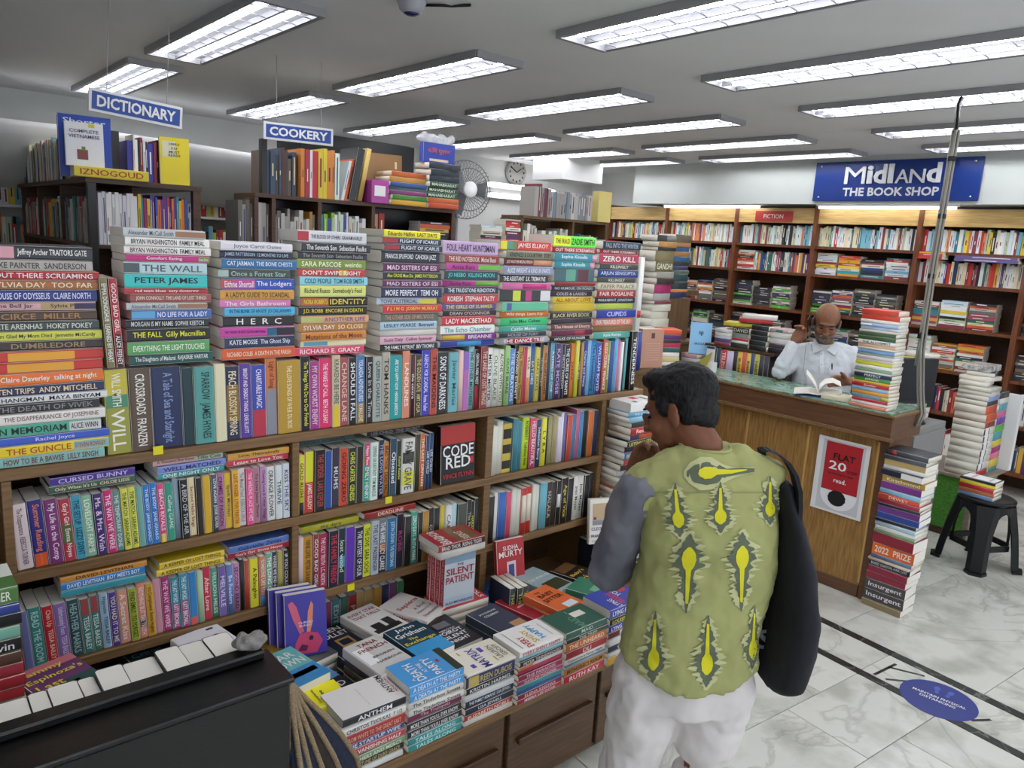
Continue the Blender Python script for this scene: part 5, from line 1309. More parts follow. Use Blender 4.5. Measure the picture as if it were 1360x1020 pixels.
# ================================================================== STOOL AND WHAT STANDS RIGHT OF THE COUNTER
def make_stool(c, h=0.45):
    t = thing('plastic_stool', c, 'black moulded plastic stool with books on its seat beside the counter', 'stool', rz=math.radians(-27))
    M = PW[t.name]
    MB().lathe([(0, h - .03), (0.135, h - .03), (0.158, h - .02), (0.163, h - .008), (0.158, h), (0.145, h + .001), (0.14, h - .004), (0, h - .004)], k=40).build('seat', BLACKPL, t, True, space=M)
    for s in range(4):
        a = math.pi / 4 + s * math.pi / 2; d = Vector((math.cos(a), math.sin(a), 0)); n = Vector((-d.y, d.x, 0)); rings = []
        for z, r, w, th in ((h - .03, .125, .092, .034), (h - .1, .142, .076, .032), (h * .55, .166, .06, .03), (0.12, .187, .056, .03), (0.02, .200, .056, .03), (0.018, .210, .062, .042), (0, .210, .062, .042)):
            o = d * r + Vector((0, 0, z)); rings.append([o + n * w + d * -th * .2, o + n * w * .55 + d * th, o - n * w * .55 + d * th, o - n * w + d * -th * .2, o - n * w * .6 - d * th * .35, o + n * w * .6 - d * th * .35])
        MB().loft(rings).build('leg', BLACKPL, t, space=M)
    for s in range(4):
        a = math.pi / 4 + s * math.pi / 2; b = a + math.pi / 2; A = Vector((math.cos(a), math.sin(a), 0)) * .186; B = Vector((math.cos(b), math.sin(b), 0)) * .186; n = (A + B).normalized() * .007
        t_ = (B - A).normalized() * .042
        A += t_; B -= t_
        arch = MB(); zs = lambda f: 0.30 + 0.085 * math.sin(math.pi * f)
        arch.loft([[P + n + Vector((0, 0, .13)), P - n + Vector((0, 0, .13)), P - n + Vector((0, 0, .165)), P + n + Vector((0, 0, .165))] for P in (A, B)]).build('cross_bar', BLACKPL, t, space=M)
        A2 = Vector((math.cos(a), math.sin(a), 0)) * .152; B2 = Vector((math.cos(b), math.sin(b), 0)) * .152; R = []
        for k in range(9):
            f = k / 8; P = Vector((math.cos(a + f * math.pi / 2), math.sin(a + f * math.pi / 2), 0)) * .15; n = P.normalized() * .007; lo = h - .065 - .24 * (1 - math.sin(math.pi * f) ** .9)
            R.append([P + n + Vector((0, 0, lo)), P - n + Vector((0, 0, lo)), P - n + Vector((0, 0, h - .028)), P + n + Vector((0, 0, h - .028))])
        MB().loft(R).build('skirt_arch', BLACKPL, t, space=M)
    return t
make_stool(Vector((5.27, 1.44, 0)))
zz = 0.4465
for i, (c_, l_, rz, T) in enumerate((('7a94b8', 'blue grey paperback lowest of the pile on the stool', 14, .026), ('b8683a', 'brown orange paperback second from bottom on the stool', 16, .024), ('c0262e', 'red paperback in the middle of the pile on the stool', 13, .028), ('e8d61e', 'yellow paperback second from top on the stool', 17, .022), ('232328', 'black and white book on top of the pile on the stool', 15, .018))):
    book((5.235, 1.475, zz), (0, 0, math.radians(-90 - 20 + rz * 1.2)), .2, T - .0006, .14, c_, '', 'w', False, l_, 'books piled on the stool', None, [('#ecebe8', .08, .92, .05, .95), ('THE PERFECT', .5, .7, .7, .09, 'c03a4a'), ('#7a9a5a', .2, .8, .2, .24)] if i == 4 else None); zz += T
# wooden box with a green poster, tower of books on it
gb = thing('wooden_crate', (5.83, 1.82, 0), 'grey wooden box with green poster under the tower of books', 'crate')
GREYWOOD = wood('grey_wood', '9a8f80', '847a6c', (1, 10, 10))
box('body', 5.64, 6.08, 1.62, 2.05, 0.0, 0.43, GREYWOOD, gb, 0.004); box('lid', 5.60, 6.12, 1.58, 2.07, 0.4305, 0.45, GREYWOOD, gb, 0.003)
g = box('green_poster', 5.632, 5.636, 1.66, 2.03, 0.05, 0.425, mat('green_print', '5fa43a', 0.5, noise=.35, scale=45, col2='3c7a2a', stretch=(1, 1, 2.5)), gb)
box('poster_base', 5.630, 5.639, 1.64, 2.04, 0.0, 0.045, DARKWOOD, gb)
TW = [';b0aca4;5a5a5a;.7', ';c8c4ba;4a4a5a;.7', ';8a9ac8;e0e4f4;.8', ';3a3a3a;c8c8c8;.8'] + [';c8522c;f4dcc8;1.3', ';c8522c;f4dcc8;1.3', ';8a3a2c;e8d0c8;1'] + [';e4e2dc;23232a;1.2;23232a,0,.12/23232a,.45,.52'] * 6 + [';b0303a;f0d8d8;1']
sidestack(5.74, 1.73, 0.4505, 1.07, '\n'.join(TW), 'of the pale tower on the wooden box', L=.2, Wd=.2, rz=0, j=.006)
TW2 = ';3a3a3a;c8c8c8;1|;d8d4cc;4a4a4a;.8|;5a9aa8;e0f0f4;1.3|;c85a8a;f4d8e8;1|;6a3a9a;e0d0f0;1.2|;5aa83a;e4f4d8;1.2|;4a9aa0;d8f0f0;1.4|;d8c03a;4a4010;1|;a02a6a;f0d0e4;1.1|;d8708a;f4dce4;1|;d0b83a;4a4010;1.3|;4a8a8a;d8f0f0;.8'
sidestack(5.955, 1.73, 0.4505, 1.02, TW2.replace('|', '\n'), 'of the rainbow tower on the wooden box', L=.19, Wd=.2, rz=0, j=.004)
for k, (x, y, z, rz, c_, l_) in enumerate(((5.76, 1.76, 1.0705, 8, 'd8d2c4', 'cream book lying across the pale tower'), (5.79, 1.75, 1.1005, -6, 'e0dace', 'second cream book on the pale tower'), (5.85, 1.76, 1.1305, 12, '3a4a5a', 'dark book under the plastic wrapped one on the tower'))):
    book((x, y, z), (0, 0, math.radians(rz)), .24, .0292, .17, c_, '', 'w', False, l_, GC)
PLASTIC = mat('clear_plastic', 'd8dcde', 0.12, trans=0.85, bump=0.4, scale=30, noise=0.02)
wr = MB(); wr.cbox(5.72, 5.95, 1.68, 1.85, 1.1612, 1.205, .006); pk = wr.build('wrapped_book', mat('grey_wrap', '8e8a84', .25, noise=.4, scale=40, bump=.8, col2='c8c6c2')); tag(pk, 'plastic wrapped grey book topmost on the tower', 'book')
fb = thing('foam_board', (6.1, 1.5, 0.45), 'white foam board standing at the right edge of the tower', 'board')
box('sheet', 6.075, 6.095, 1.56, 1.76, 0.4505, 1.0, WHITEPL, fb, .002); box('edge_strip', 6.0955, 6.125, 1.56, 1.575, 0.4505, 1.0, WHITEPL, fb, .001)
# monitor on a grey cabinet behind the counter corner
gc = thing('steel_cabinet', (4.95, 1.85, 0), 'grey steel cabinet behind the counter corner under the monitor', 'cabinet')
STEEL = mat('grey_steel', '8a8a88', 0.45, 0.1)
box('body', 4.68, 5.2, 1.72, 2.05, 0.0, 0.88, STEEL, gc, .004); box('door', 4.70, 5.18, 1.708, 1.719, .04, .84, STEEL, gc, .002)
mo = thing('computer_monitor', (4.93, 1.86, 0.88), 'black computer monitor with label strip behind the counter stack', 'monitor', rz=math.radians(-24))
M = PW[mo.name]
MB().cbox(-.17, .17, -.02, .02, .09, .40, .006).build('housing', BLACKPL, mo, space=M)
MB().cbox(-.158, .158, -.0235, -.0205, .135, .388, .001).build('screen', mat('dark_screen', '0a0c10', .35, spec=.25), mo, space=M)
MB().cbox(-.1, .12, -.0235, -.0205, .098, .116, .001).build('label_strip', mat('label_print', 'c8c8b8', .5, noise=.7, scale=80, col2='3a3a3a'), mo, space=M)
MB().tube([(0, .03, .0), (0, .03, .2)], .02, 10).build('neck', BLACKPL, mo, space=M); MB().lathe([(0, 0.0005), (.11, 0.0005), (.105, .012), (0, .016)]).build('foot', BLACKPL, mo, True, space=M)
sidestack(5.10, 1.92, 0.8805, 1.30, ''';d8d4ca;3a3a3a;.7
;c8b83a;3a3a1a;.6
;e0dcd4;5a5a5a;.9
;3a4a9a;e0e4f4;.7
;d8d4cc;4a4a4a;.9
;c02a3a;f4dcdc;.8
;2a2a30;c8c8c8;1
;e4e0d8;4a4a4a;1
;c8c4bc;4a4a4a;1
;3a3a3a;c8c8c8;1
;dcd8d0;4a4a4a;1
;8a3a3a;e8d8d8;1
;d0ccc4;4a4a4a;1''', 'of the stack behind the monitor', L=.2, Wd=.15, rz=-90, j=.012, rj=6)
# ================================================================== BACK WALL BOOKCASES, BEAM SIGN
wb = thing('wall_bookcase', (7.3, 3.9, 0), 'tall dark wooden bookcase wall full of books behind the counter', 'bookcase')
BY = [6.5, 5.6, 4.68, 3.79, 2.82, 1.96, 1.05, 0.1]; RZS = [1.97, 1.70, 1.325, 0.96, 0.59, 0.20]; XF, XS = 7.12, 7.17
for y in BY: box('upright', XF - .02, 7.495, y - .02, y + .02, 0.0, 2.355, REDWOOD, wb)
for i in range(len(BY) - 1):
    ya, yb = BY[i] - .021, BY[i + 1] + .021
    for z in RZS: box('shelf_board', XF, 7.47, yb, ya, z - .026, z, REDWOOD, wb)
    box('fascia', XF - .005, XF + .012, yb, ya, 2.185, 2.33, LITFASCIA, wb)
    box('back_panel', 7.475, 7.495, yb, ya, 0.0, 2.355, DARKWOOD, wb)
    for j, z in enumerate(RZS):
        w = ya - yb; p0 = Vector((XS, ya, z + .0005)); d = (0, -1, 0); inn = (1, 0, 0)
        if j == 0: frow(p0, d, inn, w, (.165, .2), (.014, .032), LIGHT)
        elif j == 1:
            if i in (3,):
                for k in range(4): fstack(p0 + Vector((0, -k * .225, 0)), d, inn, .21, random.uniform(.18, .21), (.02, .03), [LIGHT, BRIGHT, MIXP, LIGHT][k])
            elif i in (2,):
                fstack(p0, d, inn, .2, .2, (.018, .028), LIGHT); frow(p0 + Vector((0, -.21, 0)), d, inn, w - .21, (.16, .2), (.014, .03), MIXP + LIGHT[:4])
            else: frow(p0, d, inn, w, (.17, .21), (.014, .032), LIGHT + MIXP[:6] if i < 4 else MIXP + LIGHT[:6])
        elif j in (2, 3):
            x = 0
            while x < w - .2:
                L = random.uniform(.19, .22); pal = random.choice([DARKP, DARKP, DARKP, MIXP, ['5ab03a', '2a2a2e', 'd8d4c8', '3a3a4a']] if i < 4 else [MIXP, MIXP, LIGHT, DARKP])
                fstack(p0 + Vector((0, -x, 0)), d, inn, min(L, w - x - .005), random.uniform(.2, .28), (.018, .03), pal); x += L + .012
        else:
            if i >= 4: frow(p0, d, inn, w, (.18, .23), (.016, .034), MIXP)
            else: frow(p0, d, inn, w, (.18, .23), (.016, .034), DARKP)
        if j == 1 and i == 4:
            fstack(p0 + Vector((-.12, -.02, .205)), d, inn, .2, .06, (.02, .025), ['c83a34', 'd8a83a']); fstack(p0 + Vector((-.1, -.3, .2)), d, inn, .5, .05, (.022, .026), ['e4dccc', 'c8a86a', '6a5a8a', 'd88a4a'])
fs = tag(box('section_sign', 7.10, 7.113, onX(1053, 287, 7.11).y, onX(1004, 287, 7.11).y, 2.195, 2.30, mat('red_sign', 'b0342c', .5)), 'small red section sign on the lit golden board above the shelves', 'sign')
text(fs, 'FICTION', frame((-.0085, 0, .052), (0, -1, 0), (0, 0, 1)), .22, .042, 'f0dcd0')
a, b = onX(1083, 240, 6.94), onX(1304, 240, 6.94)
sg = thing('shop_sign', (6.94, (a.y + b.y) / 2, 2.38), 'large blue shop sign with silver letters on the white beam', 'sign')
sy0, sy1 = b.y, a.y; SIGNB = mat('sign_blue', '16357f', .28)
pl = box('panel', 6.925, 6.94, sy0, sy1, 2.385, 2.735, SIGNB, sg, .002)
for y in (sy0 + .06, sy1 - .06):
    for z in (2.42, 2.70): MB().lathe([(0, 0), (.012, 0), (.009, .008), (0, .009)], (0, 0, 0), 12, Matrix.Translation((6.9245, y, z)) @ Matrix.Rotation(math.radians(-90), 4, 'Y')).build('bolt', CHROME, sg, True)
SILV = mat('silver_letter', 'd6d8da', .3, .55)
def sgn(s, px0, px1, zc, h, m, e):
    y_a, y_b = onX(px0, 240, 6.92).y, onX(px1, 240, 6.92).y
    if s == 'M': e += .001
    text(sg, s, frame((6.924 - e - 6.94, (y_a + y_b) / 2 - (sy0 + sy1) / 2, zc - 2.38), (0, -1, 0), (0, 0, 1)), y_a - y_b, h, 'dfe1e3', .0 if s in 'MAN' else .03, stretch=3, minf=.3, m=m)
for s, p0, p1, h, dz in (('M', 1122, 1149, .15, 0), ('i', 1151, 1159, .155, .003), ('d', 1160, 1177, .165, .008), ('l', 1179, 1186, .165, .008), ('A', 1189, 1207, .115, -.018), ('N', 1208, 1228, .115, -.018), ('d', 1230, 1249, .165, .008)):
    for e in (.016, .004): sgn(s, p0, p1, 2.61 + dz, h, None, e)
sgn('THE BOOK SHOP', 1121, 1249, 2.465, .075, None, .004)
# ================================================================== DICTIONARY AND COOKERY UNITS
def hang_sign(px, w, h, word, z_pix, Y, yaw, label):
    c = onY(px, z_pix, Y); t = thing('hanging_sign', c, label, 'sign', 'blue hanging section signs', rz=yaw); M = PW[t.name]
    MB().cbox(-w / 2, w / 2, -.006, .006, -h / 2, h / 2, .001).build('white_frame', WHITEPL, t, space=M)
    MB().box(-w / 2 + .012, w / 2 - .012, -.0075, -.0062, -h / 2 + .012, h / 2 - .012).build('blue_panel', mat('sign_blue2', '1f4a9c', .4), t, space=M)
    text(t, word, frame((0, -.009, 0), (1, 0, 0), (0, 0, 1)), w * .84, h * .5, 'f0f0f0', .03, stretch=1.4)
    for s in (-1, 1): MB().tube([(s * w * .32, 0, h / 2), (s * w * .32, 0, 2.78 - c.z)], .0015, 5).build('wire', METALGREY, t, space=M)
hang_sign(182, .405, .10, 'DICTIONARY', 145, 3.9, math.radians(4), 'blue hanging sign reading dictionary, frame tilted')
hang_sign(397, .385, .095, 'COOKERY', 178, 4.2, math.radians(-14), 'blue hanging sign reading cookery')
for o in COL.objects:
    if o.name.startswith('hanging_sign') and 'dictionary' in o.get('label', ''): o.rotation_euler = (0, math.radians(3.5), o.rotation_euler.z)
YD = 4.6; xl, xr = .96, 1.52; zd = onY(180, 241, YD).z
du = thing('dictionary_bookcase', (1.25, 5.6, 0), 'dark bookcase under the dictionary sign with books on its top', 'bookcase')
box('top_board', xl - .02, xr + .02, YD - .02, 6.8, zd - .025, zd, DARKWOOD, du)
box('core_panel', 1.22, 1.26, YD + .2, 6.78, 0, zd - .026, DARKWOOD, du)
box('mid_board', xl, xr, YD, 6.8, zd - .37, zd - .35, DARKWOOD, du); box('low_board', xl, xr, YD, 6.8, zd - .72, zd - .70, DARKWOOD, du)
box('post', xl - .01, xl + .03, YD - .015, YD + .03, 0, zd - .026, BLACKWOOD, du); box('post', xr - .03, xr + .01, YD - .015, YD + .03, 0, zd - .026, DARKWOOD, du)
for y in (5.35, 6.1, 6.76): box('divider', xl, 1.219, y, y + .02, 0, zd - .026, DARKWOOD, du)
zz = zd - .3495
frow((xl + .045, YD + .015, zz), (1, 0, 0), (0, 1, 0), .2, (.27, .285), (.014, .022), ['e4e4e8', 'dcd8e0', 'e8e6e4'], .15)
frow((xl + .245, YD + .015, zz), (1, 0, 0), (0, 1, 0), .27, (.26, .285), (.009, .018), ['c83a34', 'e87a2c', '6a3a8a', 'e8c03a', '3a8a4a', '2a5ab0', 'a02a5a', '2a8aa8'], .15)
for y0_, n in ((YD + .05, .68), (5.38, .7), (6.13, .6)): frow((xl + .01, y0_ + n, zz), (0, -1, 0), (1, 0, 0), n, (.18, .26), (.014, .035), MIXP + GREYP, .15)
GD = 'books on top of the dictionary bookcase'
frow((xl + .01, 6.7, zd + .0005), (0, -1, 0), (1, 0, 0), 2.0, (.2, .27), (.014, .034), GREYP + LIGHT + ['7a3a4a', '3a5a9a', 'c8b83a'], .16)
frow((xl + .20, YD + .02, zd + .0005), (1, 0, 0), (0, 1, 0), .24, (.21, .25), (.01, .03), ['2a2a2e', '3a3a9a', 'e4e4e4', '8a2a3a', 'e4e0d8', '1c1c1e', 'd8a03a'], .16)
c = onY(116, 214, YD - .03)
faceout(0, 0, (c.x, YD + .02, zd + .055), .18, .222, .024, 'e6e6e8', math.radians(-6), [('COMPLETE', .8, .075, .75, '4a4a6a'), ('VIETNAMESE', .68, .075, .8, '4a4a6a')], 'white language course book face out above the yellow box book', GD, [('d8c832', .62, .78, .9, .98), ('8a4a4a', .3, .58, .15, .38), ('6a8a3a', .42, .52, .36, .45)], -3)
c = onY(115, 185, YD + .06); faceout(0, 0, (c.x, YD + .1, zd + .0005), .25, .32, .03, '2447a8', math.radians(-6), [('Shorter', .9, .09, .8, 'e0e8f4')], 'blue dictionary behind the white language book', GD, (), -2)
a_, b_ = onY(100, 228, YD - .04), onY(198, 228, YD - .04)
book(((a_.x + b_.x) / 2, YD + .06, zd + .0005), (0, 0, math.radians(-2)), b_.x - a_.x, .054, .2, 'd8c41e', 'IZNOGOUD', 'a83a24', False, 'thick yellow comic box lying on the dictionary bookcase', GD)
faceout(0, 0, (onY(234, 240, YD - .03).x, YD - .005, zd + .0005), .155, .255, .03, 'e3cd1a', math.radians(-8), [("HBR'S", .86, .05, .35, '3a3a2a'), ('10', .77, .05, .2, '3a3a2a'), ('MUST', .69, .05, .35, '3a3a2a'), ('READS', .62, .05, .4, '3a3a2a')], 'yellow paperback face out at the right of the dictionary bookcase', GD, [('d8d4b0', .1, .55, .58, .92)], -2)
# cookery
YC = 4.4; zc_ = onY(430, 264, YC).z
cu = thing('cookery_bookcase', (2.4, 4.55, 0), 'dark bookcase under the cookery sign with stacked sets at its right', 'bookcase')
cl, cr = onY(338, 285, YC).x, onY(604, 285, YC).x
box('shelf_board', cl, cr, YC - .01, YC + .3, zc_ - .022, zc_, DARKWOOD, cu); box('shelf_board', cl - .08, cr, YC, YC + .3, zc_ - .38, zc_ - .36, DARKWOOD, cu)
for px in (340, 363, 424, 495, 601): x = onY(px, 290, YC).x; box('upright', x - .012, x + .012, YC - .008, YC + .3, 0, zc_ - .023, DARKWOOD, cu)
box('back_panel', cl, cr, YC + .301, YC + .315, 0, zc_ - .002, BLACKWOOD, cu); x = onY(356, 230, YC).x; box('side_panel', x - .03, x, YC + .01, YC + .06, zc_ + .0005, zc_ + .31, BLACKWOOD, cu)
def cx_(px): return onY(px, 262, YC).x
frow((cx_(357), YC + .06, zc_ + .0005), (1, 0, 0), (0, 1, 0), cx_(402) - cx_(357), (.2, .28), (.016, .03), ['4a4540', '6a5a50', '8a8478', '5a3a34', 'a89a6a', '44546a', '9aa4a0'], .2)
frow((cx_(402), YC + .02, zc_ + .0005), (1, 0, 0), (0, 1, 0), cx_(455) - cx_(402), (.27, .31), (.018, .036), ['e8e4dc', 'e0c83a', 'c02a3a', 'd8e8e0', 'e4e0b0', 'a82a4a', 'e8e8e4', 'd8863a'], .2)
frow((cx_(455), YC + .02, zc_ + .0005), (1, 0, 0), (0, 1, 0), .1, (.25, .27), (.016, .03), ['e0622c', 'e4e4e4', '5a9ab8', 'c8d0d4'], .2, lean=.22)
for k, (px, c_, l_, T, h_) in enumerate(((468, '2a2c2e', 'charcoal large book leaning second of the big leaning books', .05, .33), (478, 'cfae5a', 'tan leaning volume beside the big brown book', .03, .335))):
    o = book((cx_(px), YC + .12, zc_ + .006), (0, math.radians(11), 0), h_, T, .24, c_, '', 'w', True, l_, 'large books leaning on the cookery bookcase')
faceout(0, 0, (cx_(516), YC + .16, zc_ + .004), .36, .33, .035, '8a6a3e', math.radians(-12), [], 'very large brown hardback leaning face out under the ceiling', 'large books leaning on the cookery bookcase', [('d8c8a0', .86, .9, .72, .86)], -6)
lx0, lx1, lx2 = cx_(512), cx_(561), cx_(603)
def yst(x0, x1, zb, zt, d, where, y=YC - .05): farstack((x0 + x1) / 2, y + .09, zb, zt, d, where, L=x1 - x0, Wd=.18)
yst(lx0, lx1, zc_ + .0005, zc_ + .215, ''';c8622c;f4dcc8;1
;c8903a;4a2a10;1
;3a5a9a;d8e0f4;.8
;5a7a86;d8e4e8;.7
;8a3a72;ecd0e4;.8
;4a8a3a;dcf0d0;.9
;d8a83a;5a3a10;1''', 'of the boxed set on the cookery bookcase')
tag(box('slipcase', lx0 - .13, lx0 - .003, YC - .045, YC + .12, zc_ + .0005, zc_ + .145, mat('magenta_card', 'b0489a', .5), None, .003), 'magenta slipcase end with white label beside the boxed set', 'box')
tag(box('box_label', lx0 - .11, lx0 - .03, YC - .048, YC - .0455, zc_ + .045, zc_ + .11, WHITEPL), 'square white label on the magenta slipcase', 'label')
yst(lx1 + .01, lx2, zc_ + .0005, zc_ + .30, ''';2a3440;c8ccd4;1.2
;2a3440;c8ccd4;1.2
;2a3440;c8ccd4;1.2
MAHABHARAT;24523a;e0e8d0;1
MAHABHARAT;24523a;e0e8d0;1
MAHABHARAT;24523a;e0e8d0;1
;c8622c;f4dcc8;1
;c8502c;f4dcc8;1''', 'of the dark green set on the cookery bookcase')
faceout(0, 0, ((lx1 + lx2) / 2 - .01, YC + .02, zc_ + .3015), .25, .13, .05, '2c3fa0', math.radians(-4), [('शिव पुराण', .6, .34, .7, 'e05a3a'), ], 'blue scripture volume in clear plastic on top of the green set', 'large books leaning on the cookery bookcase', [('e0c8a0', .2, .8, .08, .2)], 0)
pb = MB(); 
for k in range(10): pb.ell(((lx1 + lx2) / 2 - .12 + .028 * k, YC + .06, zc_ + .46 + .018 * math.sin(k * 2.3)), (.03, .045, .028), (k, .5 * k, 0), 2)
pbo = pb.build('plastic_wrap', mat('crinkled_plastic', 'e4e6ea', .12, trans=.35, bump=.9, scale=35, noise=.05), None, True); tag(pbo, 'crumpled clear plastic bag over the blue scripture volume', 'plastic bag')
rm = pbo.modifiers.new('r', 'REMESH'); rm.mode = 'VOXEL'; rm.voxel_size = .012
zl = zc_ - .3595
frow((cx_(318), YC + .02, zl), (1, 0, 0), (0, 1, 0), cx_(360) - cx_(318), (.26, .32), (.016, .03), GREYP + ['8a4a44', '5a4a42', '6a8a3a'], .2)
frow((cx_(366), YC + .02, zl), (1, 0, 0), (0, 1, 0), cx_(422) - cx_(366), (.2, .29), (.016, .03), GREYP + ['8a3a34', 'b8863a', '3a3a3a', '9a5a4a'], .2)
frow((cx_(428), YC + .02, zl), (1, 0, 0), (0, 1, 0), cx_(492) - cx_(428), (.22, .29), (.014, .028), ['5ab0d0', '3a4a9a', 'c8d8c0', 'e0622c', '2a8a4a', 'e4e4e4', '8ab83a', 'c8c0b0', '2a2a2e'], .2)
frow((cx_(498), YC + .02, zl), (1, 0, 0), (0, 1, 0), cx_(520) - cx_(498), (.28, .31), (.04, .05), ['c8a86a', 'a02a2a', 'b8966a'], .2)
fstack((cx_(518), YC, zl + .15), (1, 0, 0), (0, 1, 0), cx_(560) - cx_(518), .06, (.024, .028), ['c83a3a', '2a3a8a']); fstack((cx_(560), YC, zl + .15), (1, 0, 0), (0, 1, 0), cx_(600) - cx_(560), .12, (.024, .028), ['2a2a34', '2a6ab0', 'd8b05a', 'c85a3a'])
frow((cx_(520), YC + .01, zl), (1, 0, 0), (0, 1, 0), cx_(598) - cx_(520), (.13, .148), (.014, .024), ['3a8a3a', '2a5aa0', 'e4e4e4', '3a3a3a', 'c8a080', 'e08a3a', '8a9ac8'], .15)
# black cupboard top peeking out behind the cookery shelf
tag(box('dark_cupboard', cx_(480), cx_(640), 5.3, 5.7, 1.2, zc_ + .50, BLACKWOOD, None, .004), 'black cupboard behind the cookery bookcase, only its top showing', 'cupboard')
# drooping white bulkhead behind the dictionary unit
bh = MB(); prof = [(6.35, 2.40), (6.35, 2.44), (7.15, 2.47), (7.15, 2.0), (6.95, 1.98), (6.7, 2.06), (6.5, 2.22), (6.38, 2.34)]
bh.loft([[Vector((x, y, z + .03 * math.sin(x * 1.3))) for y, z in prof] for x in [-1.3 + .3 * i for i in range(16)]])
struct(bh.build('trim_4', mat('bulkhead_white', 'e3e4e2', .5, bump=.08, scale=3, noise=.06), None, True))
# far wall shelving below the bulkhead
fw = thing('far_bookcase', (1.5, 6.95, 0), 'low white bookcase along the far wall below the bulkhead', 'bookcase')
for z in (1.9, 1.55, 1.2): box('shelf_board', -1.2, 3.3, 6.88, 7.15, z - .02, z, WHITEPL, fw)
for x in (-1.2, 0, 1.1, 2.2, 3.28): box('upright', x, x + .02, 6.881, 7.15, 0, 1.895, WHITEPL, fw)
frow((-1.15, 6.9, 1.551), (1, 0, 0), (0, 1, 0), 4.3, (.2, .28), (.02, .04), LIGHT + ['c83a34', 'e87aa0', 'c8d83a'], .15); frow((-1.15, 6.9, 1.901), (1, 0, 0), (0, 1, 0), 4.3, (.12, .2), (.03, .05), LIGHT + ['5a9ac8'], .15)
# ================================================================== FAN, CLOCK, FAR LIGHTS, MIDDLE UNIT
pf = onY(626, 252, 4.42); fn = thing('pedestal_fan', (pf.x, pf.y + .1, 0), 'grey pedestal fan with round wire guard and white hub', 'fan', rz=math.radians(-8)); M = PW[fn.name]
WIRE = mat('fan_wire', '77777a', .4, .6); R0 = .205; hz = pf.z
for k in range(44):
    a = 2 * math.pi * k / 44; d = Vector((math.cos(a), 0, math.sin(a)))
    MB().tube([Vector((0, -.10, hz)) + d * .05, Vector((0, -.105, hz)) + d * .13, Vector((0, -.08, hz)) + d * (R0 - .01), Vector((0, -.04, hz)) + d * R0, Vector((0, .0, hz)) + d * (R0 - .015), Vector((0, .03, hz)) + d * .07], .0016, 4, False).build('guard_wire', WIRE, fn, space=M)
for r, y in ((R0, -.04), (R0 * .72, -.102), (.052, -.1)):
    MB().tube([(r * math.cos(2 * math.pi * k / 36), y, hz + r * math.sin(2 * math.pi * k / 36)) for k in range(37)], .0032, 5).build('guard_ring', WIRE, fn, space=M)
MB().lathe([(0, 0), (.056, 0), (.056, .012), (.048, .018), (0, .02)], (0, 0, 0), 28, Matrix.Translation((0, -.1, hz)) @ Matrix.Rotation(math.radians(90), 4, 'X')).build('hub_badge', WHITEPL, fn, True, space=M)
for k in range(3):
    a = k * 2.094; R = []
    for f in (.03, .08, .13, .175):
        d = Vector((math.cos(a), 0, math.sin(a))) * f; n = Vector((-math.sin(a), 0, math.cos(a))); w = .02 + .28 * f
        R.append([d + n * w + Vector((0, -.045, hz)), d - n * w * .7 + Vector((0, -.02, hz)), d - n * w * .7 + Vector((0, -.018, hz)), d + n * w + Vector((0, -.043, hz))])
    MB().loft(R).build('blade', mat('fan_blade', '6a6e72', .35, alpha=1), fn, space=M)
MB().lathe([(0, -.02), (.05, -.02), (.055, .05), (.04, .13), (0, .14)], (0, 0, 0), 20, Matrix.Translation((0, 0.01, hz)) @ Matrix.Rotation(math.radians(-90), 4, 'X')).build('motor', METALGREY, fn, True, space=M)
MB().tube([(0, .08, .03), (0, .08, hz)], .014, 10).build('pole', METALGREY, fn, space=M); MB().lathe([(0, 0), (.2, 0), (.19, .02), (.03, .05), (0, .05)], (0, .08, 0)).build('base', BLACKPL, fn, True, space=M)
pc = onY(684, 229, 7.19); ck = thing('wall_clock', (pc.x, 7.19, pc.z), 'round grey wall clock high on the far wall', 'clock')
QR = Matrix.Translation((pc.x, 7.195, pc.z)) @ Matrix.Rotation(math.radians(90), 4, 'X')
MB().lathe([(0, 0), (.155, 0), (.155, .03), (.14, .036), (0, .03)], (0, 0, 0), 36, QR).build('case', mat('clock_grey', '9c9c9a', .4), ck, True)
MB().lathe([(0, .031), (.132, .033), (.132, .038), (0, .038)], (0, 0, 0), 36, QR).build('dial', mat('clock_dial', 'b8b6b0', .4), ck)
for a, l in ((.6, .08), (2.6, .11)): MB().tube([(pc.x, 7.155, pc.z), (pc.x + l * math.cos(a), 7.155, pc.z + l * math.sin(a))], .006, 5).build('hand', BLACKPL, ck)
for k in range(12): MB().box(pc.x + .11 * math.cos(k * .5236) - .006, pc.x + .11 * math.cos(k * .5236) + .006, 7.150, 7.156, pc.z + .11 * math.sin(k * .5236) - .012, pc.z + .11 * math.sin(k * .5236) + .012).build('hour_mark', BLACKPL, ck)
for i, (a, b) in enumerate((((648, 244), (738, 262)), ((648, 258), (712, 272)))):
    pa, pb_ = onY(*a, 7.1), onY(*b, 7.1); t = thing('wall_strip_light', ((pa.x + pb_.x) / 2, 7.15, pa.z), f'{("upper", "lower")[i]} fluorescent strip on the far wall behind the fan', 'strip light', 'strip lights on the far wall')
    box('housing', pa.x, pb_.x, 7.12, 7.195, pa.z - .03, pa.z + .03, WHITEPL, t); MB().tube([(pa.x + .03, 7.1, pa.z), (pb_.x - .03, 7.1, pa.z)], .016, 8).build('fluorescent_tube', mat('strip_glow', 'fbfbff', 0.5, emit=7), t)
YM = 5.2; mu_ = thing('middle_bookcase', (5.1, 5.35, 0), 'brown bookcase in the middle distance with wrapped sets on top', 'bookcase')
ml, mr = onY(694, 290, YM).x, onY(806, 290, YM).x; zm = onY(720, 288, YM).z
